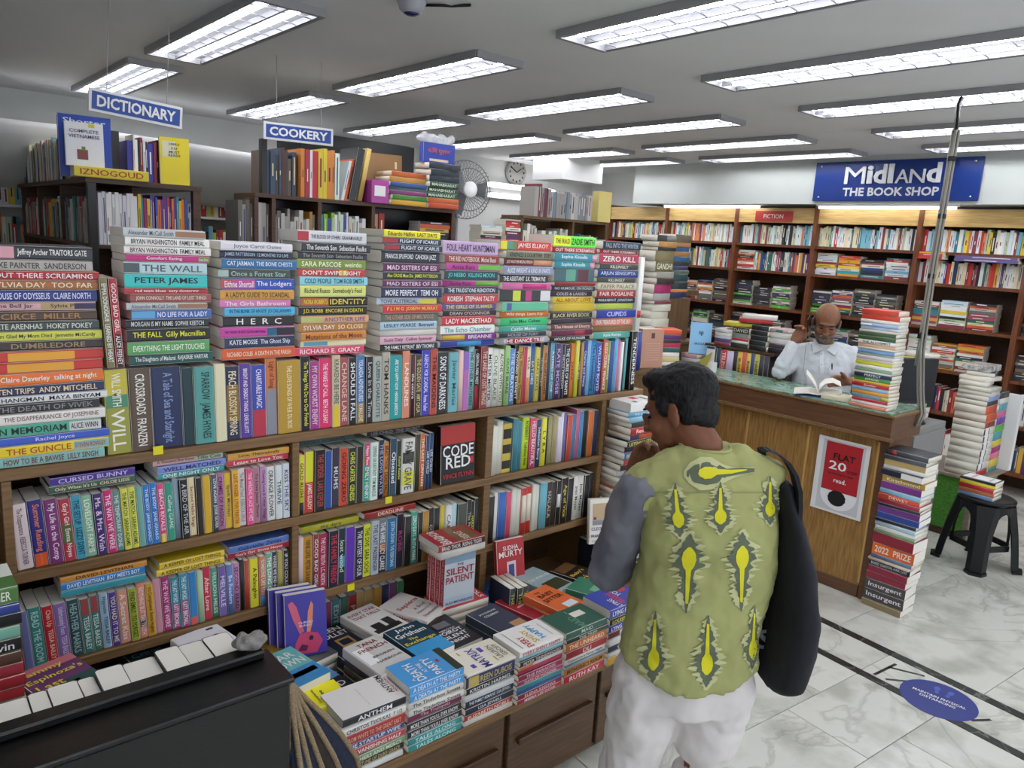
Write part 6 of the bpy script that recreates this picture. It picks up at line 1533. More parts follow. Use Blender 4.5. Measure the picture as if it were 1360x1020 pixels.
box('top_board', ml, mr, YM - .01, YM + .3, zm - .025, zm, PLY, mu_); box('shelf_board', ml, mr, YM, YM + .3, zm - .33, zm - .31, PLY, mu_); box('shelf_board', ml, mr, YM, YM + .3, zm - .66, zm - .64, PLY, mu_)
for px in (694, 762, 806): x = onY(px, 290, YM).x; box('upright', x - .012, x + .012, YM - .005, YM + .3, 0, zm - .026, PLY, mu_)
box('back_panel', ml, mr, YM + .301, YM + .315, 0, zm - .026, PLY, mu_)
def mx_(px): return onY(px, 288, YM).x
frow((mx_(711), YM + .02, zm + .0005), (1, 0, 0), (0, 1, 0), mx_(733) - mx_(711), (.22, .3), (.03, .05), ['7a3a44', '9a9690', '6a3a4a', 'b0aca4'], .2)
frow((mx_(733), YM + .03, zm + .0005), (1, 0, 0), (0, 1, 0), mx_(790) - mx_(733), (.22, .27), (.03, .06), ['9a9894', 'b0aeaa', '8a8884', 'c8c6c2', '7a8a9a'], .2)
faceout(0, 0, ((mx_(790) + mx_(806)) / 2 + .02, YM + .02, zm + .0005), .16, .29, .1, 'd8c878', math.radians(-8), [], 'pale yellow thick volume at the right of the middle bookcase top', GD, (), 0)
frow((mx_(700), YM + .04, zm - .3095), (1, 0, 0), (0, 1, 0), mx_(760) - mx_(700), (.15, .25), (.02, .05), GREYP + LIGHT[:5], .2); frow((mx_(766), YM + .04, zm - .3095), (1, 0, 0), (0, 1, 0), mx_(803) - mx_(766), (.12, .2), (.02, .04), GREYP + MIXP, .2)
# stacks left of it, by the fan
tb = tag(box('shelf_cabinet', 3.45, 4.5, 4.7, 5.1, 1.55, 1.6, PLY, None, .003), 'brown cabinet behind the near bookcase holding stacks beside the fan', 'cabinet')
def sx_(px, Y=4.75): return onY(px, 300, Y).x
for px0, px1, h_, pal in ((640, 668, .36, LIGHT), (672, 692, .42, MIXP + ['e8e0d8', 'c83a4a', '3a8a7a']), (612, 636, .2, GREYP)): fstack((sx_(px0), 4.75, 1.6005), (1, 0, 0), (0, 1, 0), sx_(px1) - sx_(px0), h_, (.022, .032), pal, .15)
box('cabinet_body', 3.5, 4.45, 4.75, 5.05, 0, 1.549, PLY, tb)
# stacks between the middle bookcase and the tall stacks
ut = tag(box('shelf_cabinet', 4.35, 5.9, 4.2, 4.55, 1.45, 1.5, PLY, None, .003), 'brown cabinet holding stacks behind the tall stacks', 'cabinet'); box('cabinet_body', 4.4, 5.85, 4.25, 4.5, 0, 1.449, PLY, ut)
def ux_(px, Y=4.25): return onY(px, 305, Y).x
for px0, px1, h_, pal in ((806, 830, .4, DARKP[:4] + ['b02a34']), (832, 850, .35, LIGHT[:4]), (765, 792, .32, GREYP), (796, 806, .28, LIGHT)): fstack((ux_(px0), 4.25, 1.5005), (1, 0, 0), (0, 1, 0), ux_(px1) - ux_(px0), h_, (.024, .034), pal, .15)
# dome camera on the ceiling
pd = onZ(547, 2, 2.77); dm = thing('dome_camera', (pd.x, pd.y, 2.74), 'small dome security camera with cable on the ceiling', 'camera')
MB().lathe([(0, 2.72), (.03, 2.723), (.05, 2.74), (.058, 2.765), (.062, 2.778), (0, 2.778)], (pd.x, pd.y, 0)).build('dome', mat('dome_grey', 'a8a8b0', .2), dm, True)
MB().lathe([(0, 2.716), (.02, 2.718), (.033, 2.724), (.02, 2.728), (0, 2.728)], (pd.x, pd.y, 0)).build('lens', mat('dome_blue', '20265a', .15), dm, True)
pe, pg = onZ(600, 8, 2.78), onZ(585, 0, 2.79); MB().tube([(pd.x + .06, pd.y, 2.77), (pg.x, pg.y, 2.77), (pe.x, pe.y, 2.78), (pe.x + .02, pe.y - .1, 2.77)], .006, 6).build('cable', BLACKPL, dm, True)
# ================================================================== PEOPLE
from mathutils.bvhtree import BVHTree
def remeshed(q, name, m, parent, voxel, smooth=4, M=None, wrinkle=0.0, wscale=0.08):
    me = bpy.data.meshes.new('tmp'); me.from_pydata([Vector(v) for v in q.v], [], q.f); o = bpy.data.objects.new('tmp', me); COL.objects.link(o)
    r = o.modifiers.new('r', 'REMESH'); r.mode = 'VOXEL'; r.voxel_size = voxel; r.use_smooth_shade = True
    s = o.modifiers.new('s', 'SMOOTH'); s.iterations = smooth; s.factor = .5
    if wrinkle:
        tx = bpy.data.textures.new('folds', 'CLOUDS'); tx.noise_scale = wscale; tx.noise_depth = 3
        d = o.modifiers.new('d', 'DISPLACE'); d.texture = tx; d.strength = wrinkle; d.mid_level = .5; d.texture_coords = 'LOCAL'
        s2 = o.modifiers.new('s2', 'SMOOTH'); s2.iterations = 2
    bpy.context.view_layer.update(); dg = bpy.context.evaluated_depsgraph_get()
    nm = bpy.data.meshes.new_from_object(o.evaluated_get(dg)); bpy.data.objects.remove(o)
    vs = [v.co.copy() for v in nm.vertices]; fs = [tuple(p.vertices) for p in nm.polygons]; bpy.data.meshes.remove(nm)
    out = mesh_obj(name, vs, fs, m, parent, True, space=M)
    W_ = [M @ v for v in vs] if M else vs
    return out, BVHTree.FromPolygons(W_, fs)
SKIN = mat('brown_skin', '7a4c34', .5, noise=.12, scale=60, bump=.05, spec=.35); SKIN2 = mat('tan_skin', '8a5b40', .45, noise=.12, scale=60, bump=.05, spec=.4)
HAIR = mat('black_hair', '0b0a0b', .55, noise=.5, scale=160, bump=.5, col2='131112', stretch=(1, 1, .25), spec=.25); GREYHAIR = mat('grey_beard', '8e8a84', .8, noise=.55, scale=220, bump=.8, col2='4a4440')
def head_shapes(q, HM):
    def e(c, r, rot=None): 
        bm = bmesh.new(); bmesh.ops.create_icosphere(bm, subdivisions=3, radius=1)
        q.bm(bm, HM @ Matrix.Translation(c) @ (Euler(rot).to_matrix().to_4x4() if rot else Matrix()) @ Matrix.Diagonal((*r, 1)))
    e((0, -.012, .035), (.074, .094, .083)); e((0, .028, -.03), (.058, .062, .078)); e((0, .058, -.088), (.028, .022, .022))
    e((0, .035, -.07), (.05, .045, .035)); e((0, .072, .026), (.046, .02, .013)); e((0, .094, -.012), (.0105, .014, .028), (-.35, 0, 0)); e((0, .101, -.032), (.016, .0135, .0115))
    for s in (-1, 1):
        e((s * .034, .056, -.03), (.026, .026, .026)); e((s * .077, -.006, -.012), (.009, .019, .032), (0, 0, s * .35)); e((s * .079, -.010, .004), (.006, .017, .016), (0, 0, s * .5)); e((s * .012, .092, -.034), (.008, .008, .007))
    e((0, .084, -.058), (.021, .011, .006)); e((0, .083, -.066), (.019, .011, .006))
def hand_shapes(q, W_, d, s, curl, spread=.02, thumb=(.75, .5, .35), sc=1.0, L=(.07, .078, .073, .058)):
    d = Vector(d).normalized(); s = Vector(s); s = (s - d * s.dot(d)).normalized(); n = d.cross(s).normalized()
    if curl[3] < 0: n = -n
    W_ = Vector(W_)
    for i in range(4):
        off = s * (.029 - .0195 * i) * sc; k = W_ + d * (.083 - .004 * abs(i - 1)) * sc + off
        q.cap([W_ + off * .55 + d * .012, W_ + off * .9 + d * .05 * sc, k], [.015 * sc, .0135 * sc, .0112 * sc], 10)
        p = k.copy(); a = 0; dd = (d + s * spread * (1.5 - i)).normalized(); pts = [p]; 
        for j, (f, c) in enumerate(zip((.45, .31, .24), curl[:3])):
            a += c; p = p + (dd * math.cos(a) + n * math.sin(a)) * L[i] * f * sc; pts.append(p)
        q.cap(pts, [.0098 * sc, .009 * sc, .0082 * sc, .0068 * sc], 10)
    t = (s * thumb[0] + d * thumb[1] + n * thumb[2]).normalized(); b = W_ + s * .024 * sc + d * .022 * sc
    t2 = (t + n * .35 + d * .25).normalized(); q.cap([b, b + t * .038 * sc, b + t * .038 * sc + t2 * .03 * sc, b + t * .038 * sc + t2 * .052 * sc], [.0155 * sc, .0115 * sc, .0098 * sc, .0075 * sc], 10)
def HMat(c, yaw, pitch, roll=0): return Matrix.Translation(c) @ Matrix.Rotation(yaw, 4, 'Z') @ Matrix.Rotation(pitch, 4, 'X') @ Matrix.Rotation(roll, 4, 'Y')
# ---------------------------------------------------------------- the shopper, seen from behind
G1 = Vector((1.548, 1.035, 0)); A1 = math.atan2(-.658, .753)
sp = thing('person', G1, 'person in olive patterned shirt and white trousers reading the shelves, black bag on shoulder', 'person', rz=A1); M1 = PW[sp.name]
HM1 = HMat((-.054, .085, 1.449), math.radians(62), math.radians(-20), math.radians(6)) @ Matrix.Scale(.93, 4)
b = MB(); head_shapes(b, HM1)
b.cap([(.008, .02, 1.32), (.0, .028, 1.37), (-.028, .055, 1.405), (-.045, .075, 1.44)], [.048, .052, .053, .054])
b.cap([(.012, .0, .85), (.03, .0, 1.05), (.02, .0, 1.2), (.008, .015, 1.28)], [.08, .085, .085, .045])
b.cap([(-.13, 0, 1.27), (-.188, .085, .995), (-.139, .187, 1.23)], [.045, .036, .028]); b.cap([(.14, 0, 1.3), (.2, .1, 1.06), (.1, .25, 1.02)], [.045, .036, .028])
hand_shapes(b, (-.138, .19, 1.235), (.28, .1, .62), (.62, .25, -.2), (.75, .95, .6, -1), .01, thumb=(.85, .55, .1))
hand_shapes(b, (.1, .25, 1.02), (-.8, .5, .1), (0, .2, 1), (.6, .8, .5, 1))
b.cap([(-.07, 0, .82), (-.1, .02, .44), (-.122, -.015, .09)], [.06, .045, .038]); b.cap([(.085, 0, .82), (.084, .03, .44), (.081, 0, .09)], [.06, .045, .038])
body1, _ = remeshed(b, 'body', SKIN, sp, .0048, 3, M1)
h = MB()
def he(HM, q, c, r, rot=None):
    bm = bmesh.new(); bmesh.ops.create_icosphere(bm, subdivisions=3, radius=1); q.bm(bm, HM @ Matrix.Translation(c) @ (Euler(rot).to_matrix().to_4x4() if rot else Matrix()) @ Matrix.Diagonal((*r, 1)))
he(HM1, h, (0, -.022, .050), (.0805, .098, .083)); he(HM1, h, (0, -.058, -.012), (.066, .048, .062)); he(HM1, h, (0, .035, .098), (.06, .05, .03)); 
for s in (-1, 1): he(HM1, h, (s * .066, .02, .022), (.014, .022, .034)); he(HM1, h, (s * .062, -.04, .0), (.022, .035, .045))
hair1, _ = remeshed(h, 'hair', HAIR, sp, .0045, 2, M1, .012, .012)
for s in (-1, 1):
    e_ = MB(); he(HM1, e_, (s * .030, .079, -.001), (.013, .006, .004)); e_.build('eye', mat('eye_dark', '1a1210', .3), sp, True, space=M1)
    e_ = MB(); he(HM1, e_, (s * .032, .084, .022), (.02, .006, .004), (0, 0, -s * .2)); e_.build('eyebrow', HAIR, sp, True, space=M1)
def ring(c, rx, ry, k=28, p=2.3):
    out = []
    for j in range(k):
        a = 2 * math.pi * j / k; ca, sa = math.cos(a), math.sin(a)
        out.append(Vector((c[0] + rx * math.copysign(abs(ca) ** (2 / p), ca), c[1] + ry * math.copysign(abs(sa) ** (2 / p), sa), c[2])))
    return out
OLIVE = mat('olive_cotton', 'a3a468', .85, noise=.12, scale=9, bump=.12, detail=6); GREYCOT = mat('grey_cotton', '77767c', .85, noise=.3, scale=10, bump=.12, col2='5e5f6a', stretch=(1, 1, .5))
TROUS = mat('white_cotton', 'd6d0cd', .85, bump=.1, scale=8, noise=.05)
hem = [p + Vector((0, 0, .055 * abs((p.x - .008) / .18) ** 2)) for p in ring((.008, -.002, .772), .180, .122)]
q = MB().loft([hem, ring((.010, -.002, .86), .176, .121), ring((.018, 0, .95), .171, .119), ring((.036, 0, 1.06), .170, .117), ring((.034, .002, 1.16), .170, .114), ring((.02, .006, 1.25), .165, .104), ring((.012, .012, 1.31), .135, .09), ring((.006, .018, 1.35), .085, .072), ring((.003, .02, 1.378), .066, .062)])
q.cap([(-.07, .01, 1.32), (-.145, .006, 1.268)], [.052, .058]); q.cap([(.08, .01, 1.34), (.155, .008, 1.312), (.175, .02, 1.26)], [.05, .055, .052])
shirt, SB = remeshed(q, 'shirt', OLIVE, sp, .0072, 4, M1, .034, .075)
q = MB(); q.cap([(-.152, .004, 1.262), (-.178, .045, 1.13), (-.197, .085, 1.0), (-.192, .12, .995)], [.058, .060, .057, .05]); q.cap([(-.192, .12, .99), (-.162, .165, 1.10), (-.148, .183, 1.185)], [.05, .045, .042])
sleeve, SLB = remeshed(q, 'sleeve', GREYCOT, sp, .0065, 4, M1, .024, .06)
q = MB(); q.cap([(.17, .03, 1.26), (.2, .1, 1.06), (.12, .22, 1.02)], [.05, .052, .045]); remeshed(q, 'sleeve', GREYCOT, sp, .0065, 4, M1, .012, .05)
q = MB().loft([ring((.012, 0, .90), .158, .108), ring((.012, 0, .80), .162, .112), ring((.010, 0, .70), .164, .112)])
q.cap([(-.078, 0, .76), (-.098, .01, .58), (-.112, .02, .42), (-.125, -.01, .2), (-.13, -.02, .06)], [.098, .09, .082, .076, .074]); q.cap([(.092, 0, .76), (.088, .015, .58), (.084, .03, .42), (.082, .01, .2), (.08, 0, .06)], [.102, .09, .08, .073, .07])
remeshed(q, 'trousers', TROUS, sp, .0078, 4, M1, .03, .08)
for x in (-.13, .08):
    q = MB(); q.ell((x, .06, .035), (.045, .13, .036)); q.ell((x, -.03, .045), (.042, .06, .045)); remeshed(q, 'shoe', mat('brown_shoe', '3a2a20', .4), sp, .008, 3, M1)
q = MB(); q.tube([M1 @ p for p in ring((.003, .02, 1.378), .062, .06, 24)] + [M1 @ ring((.003, .02, 1.378), .062, .06, 24)[0]], .0042, 6); q.build('collar', OLIVE, sp, True)
# ikat motifs printed on the shirt: thin patches that follow the cloth
def patch(tree, rows, off, col, name, parent, rough=.85, ncol=6):
    """rows: (px, py, half width left, half width right) down the picture"""
    V_, F_ = [], []
    for px, py, wl, wr in rows:
        r_ = []
        for j in range(ncol + 1):
            x = px - wl + (wl + wr) * j / ncol; d = ray(x, py).normalized(); hit = tree.ray_cast(EYE, d)
            r_.append(hit[0] - d * off if hit[0] else None)
        V_.append(r_)
    verts, idx = [], {}
    for i, r_ in enumerate(V_):
        for j, p in enumerate(r_):
            if p is not None: idx[i, j] = len(verts); verts.append(p)
    for i in range(len(V_) - 1):
        for j in range(ncol):
            k = [(i, j), (i + 1, j), (i + 1, j + 1), (i, j + 1)]
            if all(t in idx for t in k): F_.append(tuple(idx[t] for t in k))
    if F_: mesh_obj(name, verts, F_, mat('print_' + col, col, rough), parent, True)
def motif(cx, cy, H_, Wd, up, lean=0, tree=None):
    """bulb of half width Wd centred on (cx, cy); stem of length H_ going up (+1) or down (-1) the shirt"""
    tree = tree or SB
    def rows(prof, jag):
        out = []
        for t, w in prof:
            y = cy - up * t * H_; x = cx + lean * t * H_; out.append((x, y, max(.4, w * Wd * (1 + random.uniform(-jag, jag))), max(.4, w * Wd * (1 + random.uniform(-jag, jag)))))
        return out if up < 0 else out[::-1]
    def dense(p, n=22):
        o = []
        for k in range(n + 1):
            t = p[0][0] + (p[-1][0] - p[0][0]) * k / n
            for a, b_ in zip(p, p[1:]):
                if a[0] <= t <= b_[0]: f = (t - a[0]) / (b_[0] - a[0]); o.append((t, a[1] + (b_[1] - a[1]) * f)); break
        return o
    patch(tree, rows(dense([(-.62, .15), (-.4, .75), (-.15, 1.35), (.1, 1.5), (.3, 1.15), (.5, .75), (.75, .9), (1.0, .5), (1.12, .1)], 44), .5), .0045, 'bcbd8a', 'motif_fringe', sp)
    patch(tree, rows(dense([(-.55, .05), (-.35, .5), (-.12, 1.0), (.1, 1.1), (.3, .7), (.48, .42), (.6, .75), (.72, .5), (.9, .2), (1.15, .06)], 36), .38), .006, '5d6652', 'motif_outline', sp)
    patch(tree, rows(dense([(-.26, .12), (-.15, .5), (0, .62), (.14, .5), (.24, .22), (.6, .17), (.95, .12)]), .05), .0075, 'd3cc1e', 'motif_centre', sp)
for a in ((957, 686, 40, 13, 1, 0), (1023, 676, 38, 11, 1, 0), (901, 690, 42, 13, 1, -.1), (915, 743, 62, 16, -1, -.05), (986, 741, 62, 14, -1, -.02), (868, 876, 56, 13, 1, .04), (939, 882, 56, 13, 1, .03), (1000, 862, 50, 9, 1, .05)): motif(*a)
# the motif lying across the yoke
for off, col, nm, spec in ((.0045, 'bcbd8a', 'motif_fringe', [(908, 629, 3), (916, 629, 14), (930, 629, 22), (945, 629, 22), (960, 629, 12), (975, 628, 7), (990, 626, 5), (1002, 624, 3)]), (.006, '5d6652', 'motif_outline', [(912, 629, 3), (922, 629, 11), (938, 629, 16), (952, 629, 13), (965, 628, 6), (985, 626, 4), (1002, 624, 2)]), (.0075, 'd3cc1e', 'motif_centre', [(928, 628, 3), (936, 628, 8), (945, 628, 8), (952, 627, 4), (970, 627, 3), (992, 625, 2)])):
    V_, F_ = [], []; n = 0
    for i, (x, y, w) in enumerate(spec):
        for j in range(5):
            d = ray(x, y - w + 2 * w * j / 4 + (random.uniform(-1, 1) if j in (0, 4) else 0)).normalized(); hit = SB.ray_cast(EYE, d); V_.append(hit[0] - d * off if hit[0] else EYE)
    for i in range(len(spec) - 1):
        for j in range(4): F_.append((i * 5 + j, i * 5 + j + 1, (i + 1) * 5 + j + 1, (i + 1) * 5 + j))
    mesh_obj(nm, V_, F_, mat('print_' + col, col, .85), sp, True)
patch(SB, [(943 , 654 - 1.2, 82, 82), (943, 654 + 1.2, 82, 82)], .0018, '8c8c58', 'yoke_seam', sp, ncol=24)
patch(SLB, [(866, 660, 3, 4), (864, 668, 8, 8), (863, 676, 9, 9), (862, 686, 6, 7), (861, 694, 2, 3)], .003, '9c9e66', 'sleeve_print', sp)
# bag
bg = thing('shoulder_bag', M1 @ Vector((.24, .02, .77)), 'black cloth shoulder bag with grey letters hanging on the shopper', 'bag'); NAVY = mat('black_cloth', '0d1018', .85, bump=.12, scale=40, noise=.15)
q = MB().loft([ring((.225, .01, .775), .035, .10, 20), ring((.238, .01, .80), .052, .14, 20), ring((.245, .015, .9), .058, .165, 20), ring((.243, .015, 1.0), .052, .165, 20), ring((.228, .015, 1.12), .04, .15, 20), ring((.212, .015, 1.2), .026, .12, 20), ring((.197, .015, 1.25), .02, .095, 20), ring((.182, .01, 1.31), .018, .06, 20)])
q.v = [tuple(Vector(v) + (Vector((0.012, 0, 0)))) for v in q.v]
_, BB = remeshed(q, 'pouch', NAVY, bg, .008, 3, M1, .014, .09)
q = MB(); 
def strap(pts): 
    R = []
    for i, p in enumerate(pts):
        p = Vector(p); R.append([p + Vector((-.004, -.02, 0)), p + Vector((.006, -.02, 0)), p + Vector((.006, .02, 0)), p + Vector((-.004, .02, 0))])
    return R
q.loft(strap([(.222, -.06, 1.22), (.222, -.056, 1.26), (.218, -.05, 1.30), (.208, -.04, 1.335), (.192, -.025, 1.362), (.172, -.005, 1.376), (.155, .015, 1.38), (.15, .04, 1.37), (.165, .065, 1.34), (.19, .08, 1.29), (.215, .085, 1.24)])); q.build('strap', NAVY, bg, False, space=M1)
for (px, py, s_, h_) in ((1010, 846, 'S', .055), (1011, 782, 'S', .03)):
    hit = BB.ray_cast(EYE, ray(px + 4, py).normalized())
    if hit[0]:
        n_ = M1.to_3x3() @ Vector((0, -1, 0)); x_ = M1.to_3x3() @ Vector((1, 0, 0)); p_ = hit[0] + n_ * .012 - bg.location
        text(bg, s_, frame(p_, x_, (0, 0, 1)), .05, h_, '6a6c72', .02)
# ---------------------------------------------------------------- the man on the phone behind the counter
G2 = Vector((4.63, 2.325, 0)); f2 = Vector((-.885, -.465, 0)); A2 = math.atan2(-f2.x, f2.y)
mn = thing('person', G2, 'person in white shirt behind the counter holding a phone and reading a book', 'person', rz=A2); M2 = PW[mn.name]
HM2 = HMat((-.012, .07, 1.462), math.radians(2), math.radians(-24), math.radians(-2))
b = MB(); head_shapes(b, HM2)
b.cap([(-.02, -.01, 1.27), (-.018, .01, 1.33), (-.014, .045, 1.39)], [.05, .054, .053]); b.cap([(-.03, -.01, .8), (-.03, 0, 1.0), (-.03, -.005, 1.2), (-.025, -.01, 1.28)], [.09, .09, .085, .045])
b.cap([(.12, -.01, 1.25), (.225, .15, 1.11), (.168, .13, 1.31)], [.045, .037, .027]); b.cap([(-.19, -.01, 1.27), (-.275, .09, 1.13), (-.175, .20, 1.125)], [.045, .037, .027])
hand_shapes(b, (.165, .128, 1.325), (-.28, -.12, .55), (-.55, .35, -.2), (.8, .9, .55, -1), .0, thumb=(.6, .7, .35))
hand_shapes(b, (-.172, .203, 1.125), (.75, .25, -.02), (.1, .35, .8), (.45, .5, .35, -1), .01)
b.cap([(-.11, 0, .8), (-.12, .05, .45), (-.12, 0, .06)], [.09, .06, .045]); b.cap([(.05, 0, .8), (.06, .05, .45), (.06, 0, .06)], [.09, .06, .045])
remeshed(b, 'body', SKIN2, mn, .0048, 3, M2)
h = MB()
for s in (-1, 1): he(HM2, h, (s * .070, -.022, .012), (.010, .046, .040)); he(HM2, h, (s * .067, .012, -.004), (.009, .012, .024))
he(HM2, h, (0, -.082, .0), (.058, .028, .052)); remeshed(h, 'hair', mat('dark_side_hair', '2a2624', .6, noise=.4, scale=160, bump=.7), mn, .004, 2, M2)
h = MB(); he(HM2, h, (0, .058, -.090), (.036, .027, .024)); 
for s in (-1, 1): he(HM2, h, (s * .040, .036, -.072), (.018, .03, .022)); he(HM2, h, (s * .055, .012, -.05), (.008, .02, .03)); he(HM2, h, (s * .016, .092, -.048), (.017, .008, .006), (0, s * .25, 0))
remeshed(h, 'beard', GREYHAIR, mn, .0035, 2, M2)
for s in (-1, 1):
    e_ = MB(); he(HM2, e_, (s * .030, .079, -.003), (.014, .006, .0035)); e_.build('eye', mat('eye_dark', '1a1210', .3), mn, True, space=M2)
    e_ = MB(); he(HM2, e_, (s * .032, .086, .023), (.02, .006, .0038), (0, 0, -s * .2)); e_.build('eyebrow', HAIR, mn, True, space=M2)
e_ = MB(); he(HM2, e_, (0, .0925, -.0625), (.017, .004, .0022)); e_.build('mouth', mat('lip_dark', '5a2e28', .5), mn, True, space=M2)
WHITESH = mat('white_shirt', 'd2d6da', .8, bump=.1, scale=9, noise=.04)
q = MB().loft([ring((-.03, 0, .72), .175, .125), ring((-.03, .0, .9), .172, .125), ring((-.03, .005, 1.05), .178, .125), ring((-.032, .0, 1.16), .185, .118), ring((-.032, -.005, 1.24), .175, .10), ring((-.026, -.008, 1.295), .125, .082), ring((-.022, 0, 1.325), .075, .066)])
q.cap([(.05, -.005, 1.28), (.125, -.008, 1.245)], [.05, .058]); q.cap([(-.10, -.005, 1.29), (-.19, -.008, 1.265)], [.05, .058])
q.cap([(.125, -.008, 1.245), (.185, .075, 1.165), (.226, .148, 1.128), (.215, .15, 1.17)], [.058, .058, .052, .05]); q.cap([(.215, .15, 1.17), (.19, .14, 1.24), (.170, .131, 1.30)], [.05, .044, .037])
q.cap([(-.19, -.008, 1.265), (-.24, .04, 1.19), (-.272, .085, 1.14)], [.058, .055, .05])
ms, MSB = remeshed(q, 'shirt', WHITESH, mn, .0062, 4, M2, .02, .06)
q = MB().loft([ring((-.03, 0, .86), .165, .115), ring((-.03, 0, .74), .17, .12)]); q.cap([(-.11, 0, .78), (-.12, .05, .45), (-.12, 0, .06)], [.1, .078, .065]); q.cap([(.05, 0, .78), (.06, .05, .45), (.06, 0, .06)], [.1, .078, .065])
remeshed(q, 'trousers', mat('dark_trousers', '2a2c34', .85), mn, .009, 4, M2)
for s, nm in ((1, 'collar'), (-1, 'collar')):
    q = MB(); A, B_, C_2, D_ = Vector((-.022 + s * .012, .075, 1.292)), Vector((-.022 + s * .062, .085, 1.262)), Vector((-.022 + s * .082, .035, 1.318)), Vector((-.022 + s * .064, .02, 1.345))
    n_ = Vector((0, .004, .002)); q.v = [A, B_, C_2, D_, A + n_, B_ + n_, C_2 + n_, D_ + n_]; q.f = [(0, 1, 2, 3), (7, 6, 5, 4), (0, 4, 5, 1), (1, 5, 6, 2), (2, 6, 7, 3), (3, 7, 4, 0)]
    q.v = [p + Vector((0, .012, 0)) for p in q.v]; q.build(nm, WHITESH, mn, space=M2)
patch(MSB, [(1091.5, y, 2.6, 2.6) for y in range(466, 498, 3)], .003, 'dde1e6', 'placket', mn, ncol=3)
for y in (470, 484): patch(MSB, [(1091, y - .9, 1, 1), (1091, y + .9, 1, 1)], .006, 'b8bcc4', 'button', mn, ncol=2)
patch(MSB, [(1111, 487.5, 10, 10), (1111, 492, 10, 10), (1111, 498, 9.5, 9.5)], .003, 'd9dee4', 'pocket', mn, ncol=5)
patch(MSB, [(1105, 482.5, .9, .9), (1105, 486, 1, 1), (1105, 491, .6, .6)], .009, '15161c', 'pen', mn, ncol=2)
# phone
ph = tag(MB().cbox(-.034, .034, -.0045, .0045, -.07, .07, .003).build('phone', mat('phone_black', '1c1d20', .2), space=M2 @ Matrix.Translation((.086, .088, 1.425)) @ Matrix.Rotation(math.radians(78), 4, 'Z') @ Matrix.Rotation(math.radians(24), 4, 'Y')), 'dark mobile phone held to the ear of the man behind counter', 'phone')
MB().tube([M2 @ Vector(p) for p in ((.088, .09, 1.36), (.09, .12, 1.25), (.085, .135, 1.15), (.06, .13, 1.09))], .0013, 5).build('earphone_wire', mat('wire_grey', '8a8c90', .5), ph)
# open book in front of him
ob = thing('open_book', Vector((4.2, 2.2, 1.0765)), 'open paperback with curling white page held on the counter by the man', 'book'); c = onZ(1086, 524, 1.0765); c.x = max(c.x, 4.16)
R2 = Matrix.Translation(c) @ Matrix.Rotation(A2 + math.pi, 4, 'Z')
PAPER = mat('open_page', 'eeebe2', .8)
def sheet(pts, d, m, nm, th=.002):
    Rr = [[Vector((x, -d / 2, z)), Vector((x, d / 2, z)), Vector((x, d / 2, z + th)), Vector((x, -d / 2, z + th))] for x, z in pts]; MB().loft(Rr).build(nm, m, ob, False, space=R2)
sheet([(-.13, .004), (-.10, .010), (-.05, .016), (0, .012)], .195, PAPER, 'page_block', .006); sheet([(.0, .012), (.03, .020), (.07, .022), (.125, .018)], .195, PAPER, 'page_block', .012)
sheet([(0, .018), (.005, .05), (.03, .082), (.07, .092), (.115, .075)], .19, PAPER, 'turned_page'); sheet([(0, .018), (-.02, .06), (-.05, .10), (-.075, .125)], .19, PAPER, 'turned_page')
sheet([(-.132, .0), (0, .002), (.128, .0)], .2, mat('blue_cover', '3a4a9a', .4), 'cover')
flush_text()
# ================================================================== books past the limit: joined into one object
import numpy as np
bpy.context.view_layer.update()
def mat_of(o): return o.matrix_world
def pix(p):
    w = p - EYE; c = Vector((RX.x * w.x + RY.x * w.y + RZ.x * w.z, RX.y * w.x + RY.y * w.y + RZ.y * w.z, RX.z * w.x + RY.z * w.y + RZ.z * w.z))
    return (680 + F * c.x / c.z, 510 + F * c.y / c.z, c.z)
def score(o):
    b = [Vector(c) for c in o.bound_box]; M = o.matrix_world; l = o.get('label', '')
    n = M.to_3x3() @ Vector((0, -1, 0)); faces = ([0, 1, 5, 4],)      # the spine or front side
    P = [pix(M @ b[i]) for i in faces[0]]
    if min(p[2] for p in P) < .1: return 0
    P = [(min(max(p[0], 0), 1360), min(max(p[1], 0), 1020)) for p in P]
    a = abs(sum(P[i][0] * P[(i + 1) % 4][1] - P[(i + 1) % 4][0] * P[i][1] for i in range(4))) / 2
    Q = [pix(M @ b[i]) for i in (1, 2, 6, 5)]; t = abs(sum(Q[i][0] * Q[(i + 1) % 4][1] - Q[(i + 1) % 4][0] * Q[i][1] for i in range(4))) / 2
    if 'below the' in l or 'in the pile:' in l or 'under the purple' in l or ('under the' in l and 'from top' in l): a *= .12
    if 'page tops' in l: a = t
    if any(c.name.startswith(('cover_art',)) for c in o.children): a += t + 500
    if 'of the tall stack at the ledge' in l and any(w in l.split(' from')[0] for w in ('fourteenth', 'fifteenth', 'sixteenth', 'seventeenth', 'eighteenth', 'nineteenth', 'twent')): a *= .1
    if 'tall stack beside the shopper' in l and any(w in l for w in ('seventeenth', 'eighteenth', 'nineteenth', 'twent', 'thirt')) and 'thirteenth' not in l: a *= .1
    if 'stack by the counter' in l or 'stack on the counter' in l: a *= 1.6
    return a
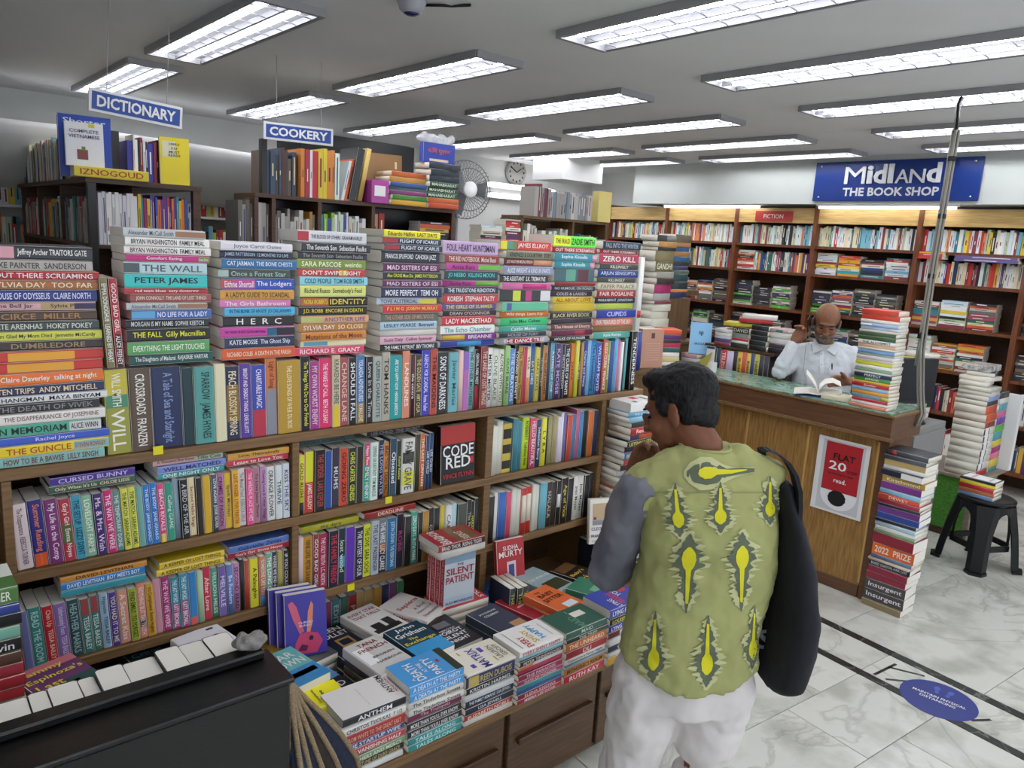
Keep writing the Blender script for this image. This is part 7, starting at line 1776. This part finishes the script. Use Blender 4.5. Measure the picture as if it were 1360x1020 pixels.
books = [o for o in COL.objects if o.parent is None and o.get('category') == 'book' and o.type == 'MESH' and o.name.split('.')[0] == 'book']
books.sort(key=score, reverse=True)
NKEEP = 297
rest = books[NKEEP:]
V, Fc, Cc = [np.array([tuple(v) for v in FV], dtype=np.float32).reshape(-1, 3)], [np.array(FFc, dtype=np.int64)], [np.array(FCo, dtype=np.float32).repeat(4, axis=0)]
loops = [V and np.array(FFc, dtype=np.int64).ravel()]; tot = [np.full(len(FFc), 4)]; nv = len(FV)
dead = []
for r in rest:
    for o in [r] + list(r.children):
        me = o.data; M = np.array(o.matrix_world, dtype=np.float32); n = len(me.vertices)
        co = np.empty(n * 3, np.float32); me.vertices.foreach_get('co', co); co = co.reshape(-1, 3) @ M[:3, :3].T + M[:3, 3]
        li = np.empty(len(me.loops), np.int64); me.loops.foreach_get('vertex_index', li); lt = np.empty(len(me.polygons), np.int64); me.polygons.foreach_get('loop_total', lt)
        V.append(co); loops.append(li + nv); tot.append(lt); nv += n
        c = PAGEC if o.name.startswith('page_block') else tuple(o.color[:3]); Cc.append(np.tile(np.array(c, np.float32), (len(li), 1))); dead.append(o)
V = np.concatenate(V); L_ = np.concatenate(loops); T_ = np.concatenate(tot); C_ = np.concatenate(Cc)
me = bpy.data.meshes.new('books'); me.vertices.add(len(V)); me.vertices.foreach_set('co', V.ravel()); me.loops.add(len(L_)); me.loops.foreach_set('vertex_index', L_.astype(np.int32))
me.polygons.add(len(T_)); me.polygons.foreach_set('loop_start', np.concatenate([[0], np.cumsum(T_)[:-1]]).astype(np.int32)); me.polygons.foreach_set('loop_total', T_.astype(np.int32))
me.update(calc_edges=True); ca_ = me.color_attributes.new('Col', 'FLOAT_COLOR', 'CORNER'); ca_.data.foreach_set('color', np.concatenate([C_, np.ones((len(C_), 1), np.float32)], axis=1).ravel())
me.materials.append(FARBOOK); me.validate()
fo = bpy.data.objects.new('books', me); COL.objects.link(fo)
tag(fo, 'the many further books filling back wall shelves, far units and smaller rows', 'books', None, 'stuff')
for o in dead: bpy.data.objects.remove(o)
